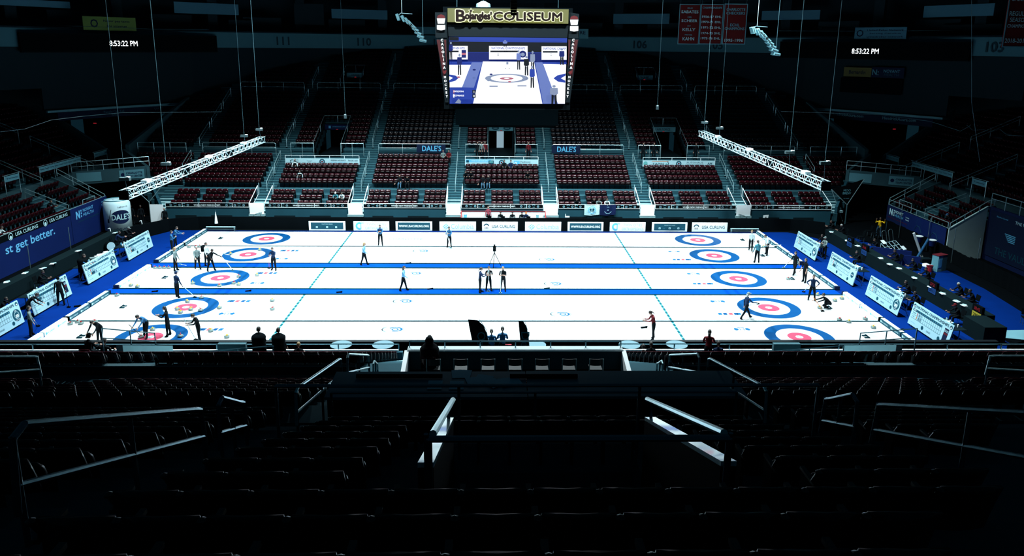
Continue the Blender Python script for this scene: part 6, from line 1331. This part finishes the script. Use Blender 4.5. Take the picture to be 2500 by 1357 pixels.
    if extra:
        q = MB(); c0 = J['chest']*k+(0, 0, dz)
        if extra == 'vest': q.lathe([(.10, -.20), (.150, -.12), (.165, .02), (.15, .10), (.07, .13)], c0, 'c_navy', 12); 
        if extra == 'pack': q.box(c0+(0, -.22, 0), (.3, .16, .42), 'dark')
        if extra == 'coat': q.lathe([(.30, -.75), (.29, -.4), (.29, -.15), (.31, .0), (.29, .08), (.20, .15), (.10, .21)], c0, 'dark', 12)
        if extra == 'hood': q.lathe([(.32, -.4), (.31, .0), (.24, .10), (.14, .17), (.14, .3), (.10, .38), (.03, .41)], c0+(0, -.03, .05), 'c_black', 12)
        if extra == 'wcoat': q.path([c0+(-.25, .2, -.3), c0+(-.2, .1, .0), c0+(0, .1, .08), c0+(.2, .1, .0), c0+(.25, .2, -.35)], .06, 'c_white')
        q.build({'vest': 'vest', 'pack': 'backpack', 'coat': 'long_coat', 'hood': 'hood', 'wcoat': 'scarf'}[extra], root, smooth=True)
    M_ = Matrix.Rotation(math.radians(-face), 3, 'Z')
    hand = {s: np.array(M_ @ Vector(J['pm'+s]*k+(0, 0, dz)))+np.asarray(loc, float) for s in 'LR'}
    return root, hand
def broom(h0, tip, lab, col='pale'):
    d = np.array(tip)-h0; L = np.linalg.norm(d); top = h0-d/L*.35 if L < 1.3 else h0
    th = thing('curling_broom', lab, 'broom', tip, group='curling brooms'); t = top-np.array(tip)
    MB().cyl((0, 0, .04), t, .016, col, 6).build('broom_handle', th)
    MB().box((0, 0, .03), (.2, .09, .05), 'hog_pale' if col == 'white' else 'dark').cyl((0, 0, .05), (0, 0, .1), .03, 'dark').build('broom_head', th)
def ground(px, py, z=0.02): g = G(px, py, z); return (g[0], g[1], z)
GP = [ # px, py (feet), face, pose, shirt, pants, hair, label, kwargs
 (421, 616, 60, 'folded', 'c_blue', 'c_black', 'hair_dark', 'person in blue with folded arms, front one of two at the far left corner', {}),
 (429, 604, 80, 'write', 'c_blue', 'c_black', 'hair_dark', 'person in blue holding out a hand, rear one of two at the far left corner', {}),
 (430, 661, 90, 'stand', 'c_grey', 'c_black', 'hair_blond', 'person in a light grey shirt standing at the left edge of the far blue walkway', {'female': True}),
 (434, 726, 30, 'stand', 'c_navy', 'c_black', 'hair_dark', 'capped person in a dark blue jacket watching behind the second nearest left target', {'cap': 'c_navy'}),
 (483, 657, 140, 'walk', 'c_grey', 'c_black', 'hair_grey', 'person in a light grey top walking on the ice behind the second farthest left target', {}),
 (506, 648, 100, 'stand', 'c_white', 'c_black', 'hair_dark', 'person in white with a black bag, half hidden behind the player in a black shirt', {'extra': 'pack'}),
 (515, 661, 120, 'reach', 'c_black', 'c_black', 'hair_dark', 'player in a black shirt leaning towards a broom at the second farthest left target', {'skin': 'skin_dark'}),
 (669, 660, 190, 'broom', 'c_navy', 'c_black', 'hair_dark', 'player in a navy jacket leaning on a broom right of the second farthest left target', {}),
 (248, 836, 190, 'bend', 'c_black', 'c_black', 'hair_dark', 'player in black bent forward over a broom at the left end of the nearest sheet', {}),
 (360, 822, 200, 'bend', 'c_blue', 'c_black', 'hair_dark', 'player in a pale blue shirt bending down over the nearest left target', {}),
 (412, 820, 260, 'broom', 'c_black', 'c_black', 'hair_dark', 'player in black with a red collar standing on the nearest left target', {'female': True}),
 (487, 835, 230, 'lookdown', 'c_black', 'c_black', 'hair_dark', 'player in black looking down right of the nearest left target', {}),
 (204, 684, 90, 'write', 'c_blue', 'dark', 'hair_dark', 'person in a long dark coat reaching to the table behind the second left scoreboard', {'extra': 'coat', 'h': 1.85}),
 (150, 745, 330, 'stand', 'c_black', 'c_black', 'hair_grey', 'person in dark clothes and a black cap standing before the can-picture scoreboard', {'cap': 'dark', 'h': 1.8}),
 (78, 820, 60, 'stand', 'c_grey', 'c_black', 'hair_dark', 'person in a grey-blue top with a broom before the scoreboard at the left frame edge', {}),
 (72, 776, 70, 'bend', 'c_black', 'c_black', 'hair_dark', 'dark figure stooping between the two nearest left scoreboards', {}),
 (929, 599, 180, 'broom', 'c_blue', 'c_black', 'hair_dark', 'player in a blue and white top facing the camera on the farthest sheet', {'female': True, 'extra': 'vest'}),
 (1097, 604, 190, 'broom', 'c_blue', 'c_black', 'hair_dark', 'player in a blue top holding a broom upright, middle of the farthest sheet', {'female': True}),
 (889, 647, 100, 'walk', 'c_lightblue', 'c_black', 'hair_blond', 'player in a light blue shirt walking along the far blue walkway', {'female': True}),
 (985, 710, 95, 'walk', 'c_lightblue', 'c_black', 'hair_dark', 'player in a light blue shirt walking on the near blue walkway', {'female': True}),
 (1172, 714, 80, 'broom', 'c_navy', 'c_black', 'hair_dark', 'player in a navy patterned jacket, left one of the three talking players', {'female': True, 'pony': True}),
 (1193, 710, 170, 'broom', 'c_black', 'c_black', 'hair_dark', 'player in a black t-shirt leaning on a broom, middle one of the three talking players', {'female': True, 'sleeves': False, 'pony': True}),
 (1228, 711, 190, 'broom', 'c_black', 'c_black', 'hair_blond', 'player in a black t-shirt with broom slanted, right one of the three talking players', {'female': True, 'sleeves': False}),
 (1594, 828, 265, 'lookdown', 'c_red', 'c_black', 'hair_dark', 'player with a dark ponytail in a red and black top on the nearest sheet', {'female': True, 'pony': True}),
 (1820, 778, 80, 'stride', 'c_navy', 'c_black', 'hair_grey', 'capped player striding across the left rim of the second nearest right target', {'cap': 'c_grey', 'female': True}),
 (1832, 612, 200, 'walk', 'c_white', 'c_black', 'hair_blond', 'player in a white top and black trousers at the far right corner', {'female': True}),
 (1847, 641, 350, 'stand', 'c_teal', 'c_black', 'hair_dark', 'player in a teal top seen from behind at the far right of the ice', {'female': True, 'pony': True}),
 (1872, 622, 250, 'reach', 'c_white', 'c_black', 'hair_dark', 'player in a striped white top bending with a broom held level at the far right', {}),
 (1939, 670, 240, 'walk', 'c_black', 'c_black', 'hair_dark', 'player in a black t-shirt carrying a broom at the right end of the middle sheet', {'female': True, 'sleeves': False}),
 (1963, 689, 250, 'stand', 'c_black', 'c_black', 'hair_dark', 'player in black with a hand on the hip beside the right end boards', {'female': True, 'sleeves': False}),
 (1981, 733, 200, 'hips', 'c_navy', 'c_black', 'hair_dark', 'player in navy with hands on hips at the right end of the near walkway', {'female': True}),
 (2024, 754, 270, 'crouch', 'c_black', 'c_black', 'hair_dark', 'player crouching to deliver a stone at the right end of the second nearest sheet', {}),
 (2011, 630, 250, 'folded', 'c_grey', 'c_black', 'hair_grey', 'person in a grey cap standing behind the farthest right scoreboard', {'cap': 'c_grey'}),
 (2006, 622, 240, 'write', 'c_black', 'c_grey', 'hair_dark', 'second person in patterned trousers behind the farthest right scoreboard', {}),
 (2144, 578, 200, 'armsup', 'c_yellow', 'c_jean', 'hair_dark', 'person in a bright yellow jacket raising both arms in the dark right corner', {'skin': 'skin_dark'}),
]
BROOMS = {3: ((476, 726), 'pale'), 6: ((568, 660), 'white'), 7: ((657, 655), 'logo_red'), 8: ((214, 824), 'dark'), 9: ((345, 822), 'dark'), 11: ((478, 830), 'pale'), 13: ((168, 750), 'dark'), 14: ((93, 796), 'pale'), 17: ((1100, 606), 'white'), 20: ((1177, 712), 'pale'), 21: ((1192, 712), 'white'), 22: ((1222, 716), 'white'), 24: ((1850, 742), 'pale'), 28: ((1913, 654), 'white'), 30: ((1962, 713), 'pale'), 31: ((2008, 760), 'orange')}
for i, (px, py, face, pose, sh, pa, ha, lab, kw) in enumerate(GP):
    root, hand = build_person(ground(px, py, .012), face, pose, sh, pa, ha, lab, **kw)
    if i in BROOMS:
        (bx, by), col = BROOMS[i]; t = G(bx, by, .02); h = hand['R'] if np.linalg.norm((hand['R']-t)) < np.linalg.norm((hand['L']-t)) else hand['L']
        broom(h, t, 'broom of the '+' '.join(lab.replace('person', 'onlooker').replace(',', '').split()[:13]), col)
# level broom of the far right player and two lying brooms
for a, c, lab in (((1868, 601), (1907, 598), 'white broom held level at the far right corner'), ((547, 620), (560, 622), 'white broom lying across the second farthest left target'), ((440, 645), (455, 648), 'thin broom lying on the ice beside the far walkway at the left')):
    z = .95 if 'level' in lab else .03; a, c = G(*a, z), G(*c, z)
    th = thing('curling_broom', lab, 'broom', a, group='curling brooms'); MB().cyl((0, 0, 0), c-a, .02, 'white').build('broom_handle', th); MB().box((0, 0, 0), (.2, .1, .05), 'hog_pale').build('broom_head', th)
# seated officials and team members, each with a chair
def chair_at(x, y, face, lab, z=0.):
    th = thing('side_chair', lab, 'chair', (x, y, z), math.radians(-face), 'dark chairs round the ice')
    MB().bb(-.22, .22, -.2, .22, .41, .45, 'dark').build('seat', th); MB().slab([(-.2, -.2, .5), (.2, -.2, .5), (.2, -.28, .85), (-.2, -.28, .85)], (0, -.02, 0), 'dark').build('backrest', th)
    for sx in (-1, 1):
        for sy in (-1, 1): MB().cyl((sx*.2, sy*.19, 0), (sx*.2, sy*.19, .42), .014, 'metal', 5).build('leg', th)
SITG = [(309, 590, 100, 'c_black', 'person in dark clothes sitting at the farthest left team table', {'cap': 'c_grey'}), (284, 603, 60, 'c_navy', 'person in navy sitting between the drum and the farthest left scoreboard', {}), (98, 705, 90, 'c_black', 'dark seated figure behind the can-picture scoreboard', {}), (8, 775, 90, 'c_black', 'dark seated figure at the left frame edge behind the nearest scoreboard', {}),
        (2060, 582, 270, 'c_black', 'grey-haired person at the far end of the long right table', {'skin': 'skin'}), (2098, 652, 270, 'c_black', 'person in black sitting behind the second right scoreboard', {}), (2141, 620, 270, 'c_black', 'dark seated person behind the red and blue time display', {}), (2190, 648, 265, 'c_black', 'dark seated person behind the long right table before the white rack', {}),
        (2234, 672, 265, 'c_black', 'dark seated person beside the middle time display, left of it', {}), (2266, 695, 265, 'c_black', 'dark seated person just behind the middle time display', {}), (2346, 735, 270, 'c_black', 'grey-haired person leaning over the near part of the long right table', {}), (2374, 752, 270, 'c_black', 'dark seated person behind the red over yellow time display', {}),
        (2218, 730, 270, 'c_black', 'dark seated figure behind the third right scoreboard', {}), (2338, 790, 270, 'c_black', 'dark seated figure in a red cap behind the nearest right scoreboard', {'cap': 'c_red'}), (2240, 758, 265, 'c_black', 'bare-headed person behind the top edge of the nearest right scoreboard', {}), (2035, 572, 270, 'c_black', 'person in black behind the small blue time display', {})]
for px, py, face, sh, lab, kw in SITG:
    g = ground(px, py); x = g[0]
    if 27.5 < x < 28.9: x = 29.0
    build_person((x, g[1], 0.), face, 'sitlean', sh, 'c_black', 'hair_grey' if 'grey' in lab else 'hair_dark', lab, **kw); chair_at(x, g[1], face, 'dark chair under the '+lab.replace('person', 'onlooker'))
chair_at(31.2, -8.3, 200, 'empty folding chair at the near right corner by the black drape')
for k, (px, py) in enumerate(((2085, 590), (2120, 582), (2105, 575))): g = G(px, py); chair_at(g[0]+.5, g[1], 270, f'dark empty chair in the far right corner beyond the long table, {ORD[k]} one')
# timekeepers
for px, sh, lab, kw in ((1222, 'c_black', 'left dark-clothed timekeeper bending over a laptop', {}), (1251, 'c_black', 'middle dark-clothed timekeeper at the white desk', {}), (1274, 'c_black', 'timekeeper in black left of the orange cap', {}), (1284, 'c_navy', 'timekeeper in an orange cap at the white desk', {'cap': 'orange'}), (1192, 'c_maroon' if 'c_maroon' in MATS else mat('c_maroon', (.2, .02, .04), .8).name, 'timekeeper in maroon standing at the left part of the white desk', {})):
    p = GY(px, 522, 14.75); build_person((p[0], 14.8, .1), 180, 'sitlean' if px > 1200 else 'stand', sh, 'c_black', 'hair_dark', lab, **kw)
    if px > 1200: chair_at(p[0], 14.8, 180, 'dark chair under the '+lab, .1)
# small white objects at the barrier
for px, lab in ((1385, 'small white lamp on the far barrier right of the timekeepers box'), (1870, 'tilted white board at the right end of the far stand front')):
    p = GY(px, 529, 14.6); b = MB()
    if px < 1500: b.box((p[0], 14.6, p[2]), (.38, .1, .1), 'white').box((p[0]-.15, 14.6, p[2]+.13), (.05, .05, .22), 'white')
    else: b.slab([(p[0]-.25, 14.6, p[2]-.1), (p[0]+.2, 14.6, p[2]-.1), (p[0]+.25, 14.65, p[2]+.15), (p[0]-.2, 14.65, p[2]+.12)], (0, .03, 0), 'white')
    b.bb(p[0]-.03, p[0]+.03, 14.6, 14.66, 0, p[2], 'dark').build('white_fixture', label=lab, cat='fixture')
# near silhouettes
for px, py, Y, z, face, pose, sh, lab, kw in ((629, 797, -16.9, 1.5, 10, 'folded', 'c_black', 'black hooded silhouette, left one of the standing pair at the near boards', {'extra': 'coat', 'h': 1.86}), (678, 799, -16.9, 1.5, 0, 'stand', 'c_black', 'black silhouette standing, right one of the close pair at the near boards', {'extra': 'coat', 'h': 1.83}),
        (211, 816, -17.6, 1.5, 20, 'sit', 'c_black', 'black silhouette in a flat cap at the lower left', {'cap': 'dark', 'h': 1.8}), (250, 828, -18.0, 1.6, 10, 'sit', 'c_black', 'black silhouette sitting right of the flat-capped one', {'h': 1.75}), (727, 836, -17.7, 1.5, 0, 'sit', 'c_black', 'seated spectator with blond hair right of the standing pair', {'h': 1.65}),
        (1048, 823, -24.9, 4.3, 0, 'sit', 'c_black', 'black silhouette sitting alone on the near platform', {'extra': 'hood', 'h': 1.8}), (1200, 803, -14.4, .35, 0, 'folded', 'c_blue', 'person in a teal jacket with a ponytail, left one between the feather flags', {'pony': True, 'female': True}), (1227, 797, -14.4, .35, 0, 'folded', 'c_blue', 'person in a teal jacket with long dark hair, right one between the feather flags', {'pony': True, 'female': True, 'h': 1.78}),
        (1733, 804, -16.9, 1.5, 20, 'folded', 'c_red', 'person in a dark red top standing at the near right boards', {'female': True, 'h': 1.75}), (1756, 834, -17.2, 1.5, 0, 'sit', 'c_navy', 'seated spectator in navy right of the standing person in dark red', {}), (1591, 836, -17.2, 1.5, 0, 'sit', 'c_black', 'dark seated spectator below the player in red, right one of two', {}), (1572, 842, -17.6, 1.6, 0, 'sit', 'c_black', 'dark seated spectator below the player in red, left one of two', {})):
    p = GY(px, py, Y); hh = kw.pop('h', 1.72)
    base = p[2]-hh if pose not in ('sit',) else p[2]-(hh*.52+.43)
    build_person((p[0], Y, base), face, pose, sh, 'c_black', 'hair_blond' if 'blond' in lab else 'hair_dark', lab, h=hh, **kw)
    if base > .5: MB().bb(p[0]-.45, p[0]+.45, Y-.4, Y+.4, base-.25, base-.005, 'terrace').build('step_floor', kind='structure')
    if pose == 'sit': SEATS.append((p[0], Y-.02, base, 180, 0))
# spectators in the far stand (u from the photograph, row slot)
SP_ = [(721, 7, 'sit', 'c_black', 'spectator in black with grey hair left of the white scarf, second section', 4), (734, 5, 'sitlean', 'c_black', 'spectator with a thick white scarf in the second section from the left', 4), (821, 1, 'sitlean', 'c_teal', 'spectator in a grey-green top and white cap in the lowest rows', 1), (836, 1, 'sitlean', 'c_white', 'spectator in a white jacket beside the white-capped one in the lowest rows', 1),
       (976, 4, 'sitcross', 'c_black', 'spectator in jeans, left one of the pair in the third section', 4), (995, 4, 'sitlean', 'c_black', 'spectator in black with a white mask, right one of the pair in the third section', 4), (1179, 4, 'sitcross', 'c_black', 'spectator in jeans at the left of the middle section front pair', 4), (1192, 4, 'sitcross', 'c_black', 'spectator in pale jeans at the right of the middle section front pair', 4),
       (1137, 5, 'sitlean', 'c_black', 'dark spectator by the stairs, left of two in the middle section', 5), (1150, 5, 'sitlean', 'c_black', 'dark spectator by the stairs, right of two in the middle section', 5), (1231, 7, 'sit', 'c_black', 'dark spectator before the white banner, left of two', 7), (1247, 7, 'sit', 'c_navy', 'dark spectator before the white banner, right of two', 7), (1288, 5, 'sitlean', 'c_black', 'lone dark spectator in the right part of the middle section', 5),
       (1082, 9, 'sit', 'c_grey', 'grey spectator below the left name cloth', 9), (1096, 9, 'sit', 'c_red', 'spectator in dark red below the left name cloth', 9), (1408, 0, 'sitlean', 'c_black', 'spectator in black in the lowest row right of the middle stairs', 0), (1450, 0, 'sitlean', 'c_black', 'dark-clothed spectator above the white hung flag', 0), (1462, 0, 'sitlean', 'c_grey', 'spectator in grey between the two hung flags', 0), (1482, 0, 'sitlean', 'c_white', 'spectator in a white and black jacket above the navy hung flag', 0)]
for px, s, pose, sh, lab, _s in SP_:
    Y, z = slot(s); d = _fw+_R*(px-1250)/FPX; py = CY-FPX*((np.array([0, Y+.3, z+.5])-CAM)@_U)/((np.array([0, Y+.3, z+.5])-CAM)@_fw)
    p = GY(px, py, Y+.3)
    cap = 'c_white' if 'white cap' in lab else None
    build_person((p[0], Y+(.38 if s else .62), z), 180, pose, sh, 'c_jean' if 'jeans' in lab else 'c_black', 'hair_grey' if 'grey hair' in lab else 'hair_dark', lab, cap=cap, extra='wcoat' if 'scarf' in lab else None)
for px, py, lab, sh in ((1176, 372, 'grey-clothed spectator standing by the middle entry tunnel', 'c_grey'), (1184, 372, 'spectator in dark red by the middle entry tunnel', 'c_red'), (1166, 374, 'dark spectator left of the middle entry tunnel', 'c_black'), (1290, 366, 'spectator in dark red right of the middle entry tunnel', 'c_red'), (1570, 375, 'dark figure above the right white banner, left one', 'c_black'), (1596, 375, 'dark figure above the right white banner, middle one', 'c_black'), (1698, 375, 'dark figure above the right white banner, right one', 'c_black')):
    Y, z = slot(10); p = GY(px, py, Y+.3); build_person((p[0], Y+.3, z), 180, 'stand', sh, 'c_black', 'hair_dark', lab)
for px, s, lab, sgn, y, cap in ((105, 1, 'dark spectator beside the lower stairs of the left end stand', -1, 8.3, None), (6, 0, 'spectator in white at the left frame edge above the slogan banner', -1, 1.3, None), (2333, 0, 'spectator in a blue hat in the right end stand', 1, 6.3, 'c_blue')):
    u, z = end_slot(s); build_person((BX+sgn*(u+.62), y, z), -sgn*90, 'sitlean', 'c_white' if 'white' in lab else 'c_black', 'c_black', 'hair_dark', lab, cap=cap)
for px, py, lab in ((345, 528, 'dark figure in the shadow left of the large white panel'), (322, 535, 'second dark figure in the shadow beside the giant can')):
    p = GY(px, py, 15.); build_person((p[0], 15., 0), 160, 'stand', 'c_black', 'c_black', 'hair_dark', lab, skin='skin_dark')
p = GY(402, 522, 14.1); build_person((p[0], 14.1, 0), 170, 'stand', 'c_black', 'c_black', 'hair_grey', 'bald figure in black beside the large white panel at the far left')
# ------------------------------------------------------------------ all the other seats, one mesh
TV, TF, TM = seat_template(); nV = len(TV); nS = len(SEATS)
S_ = np.array([s[:4] for s in SEATS], float); col = np.array([s[4] for s in SEATS])
a = np.radians(-S_[:, 3]); c_, s_ = np.cos(a), np.sin(a)
X = TV[:, 0][None]*c_[:, None]-TV[:, 1][None]*s_[:, None]+S_[:, 0:1]; Y_ = TV[:, 0][None]*s_[:, None]+TV[:, 1][None]*c_[:, None]+S_[:, 1:2]; Z_ = TV[:, 2][None]+S_[:, 2:3]
VV = np.stack([X, Y_, Z_], 2).reshape(-1, 3)
lens = np.array([len(f) for f in TF]); flat = np.array([i for f in TF for i in f])
loops = (flat[None]+(np.arange(nS)*nV)[:, None]).ravel(); tot = np.tile(lens, nS); start = np.concatenate([[0], np.cumsum(tot)[:-1]])
me = bpy.data.meshes.new('stadium_seats'); me.vertices.add(len(VV)); me.vertices.foreach_set('co', VV.ravel())
me.loops.add(len(loops)); me.loops.foreach_set('vertex_index', loops); me.polygons.add(len(tot)); me.polygons.foreach_set('loop_start', start)
for q in ('seat_red', 'seat_under_shade', 'dark', 'seat_navy'): me.materials.append(MATS[q])
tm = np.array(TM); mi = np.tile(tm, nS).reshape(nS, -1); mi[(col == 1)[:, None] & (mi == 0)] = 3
me.update(calc_edges=True); me.polygons.foreach_set('material_index', mi.ravel()); me.polygons.foreach_set('use_smooth', np.ones(len(tot), bool)); me.validate()
o = bpy.data.objects.new('stadium_seats', me); COL.objects.link(o)
tag(o, 'thousands of dark red and navy folding seats filling the stands', 'seats', 'stadium seats', 'stuff')
print('SEATS', nS)
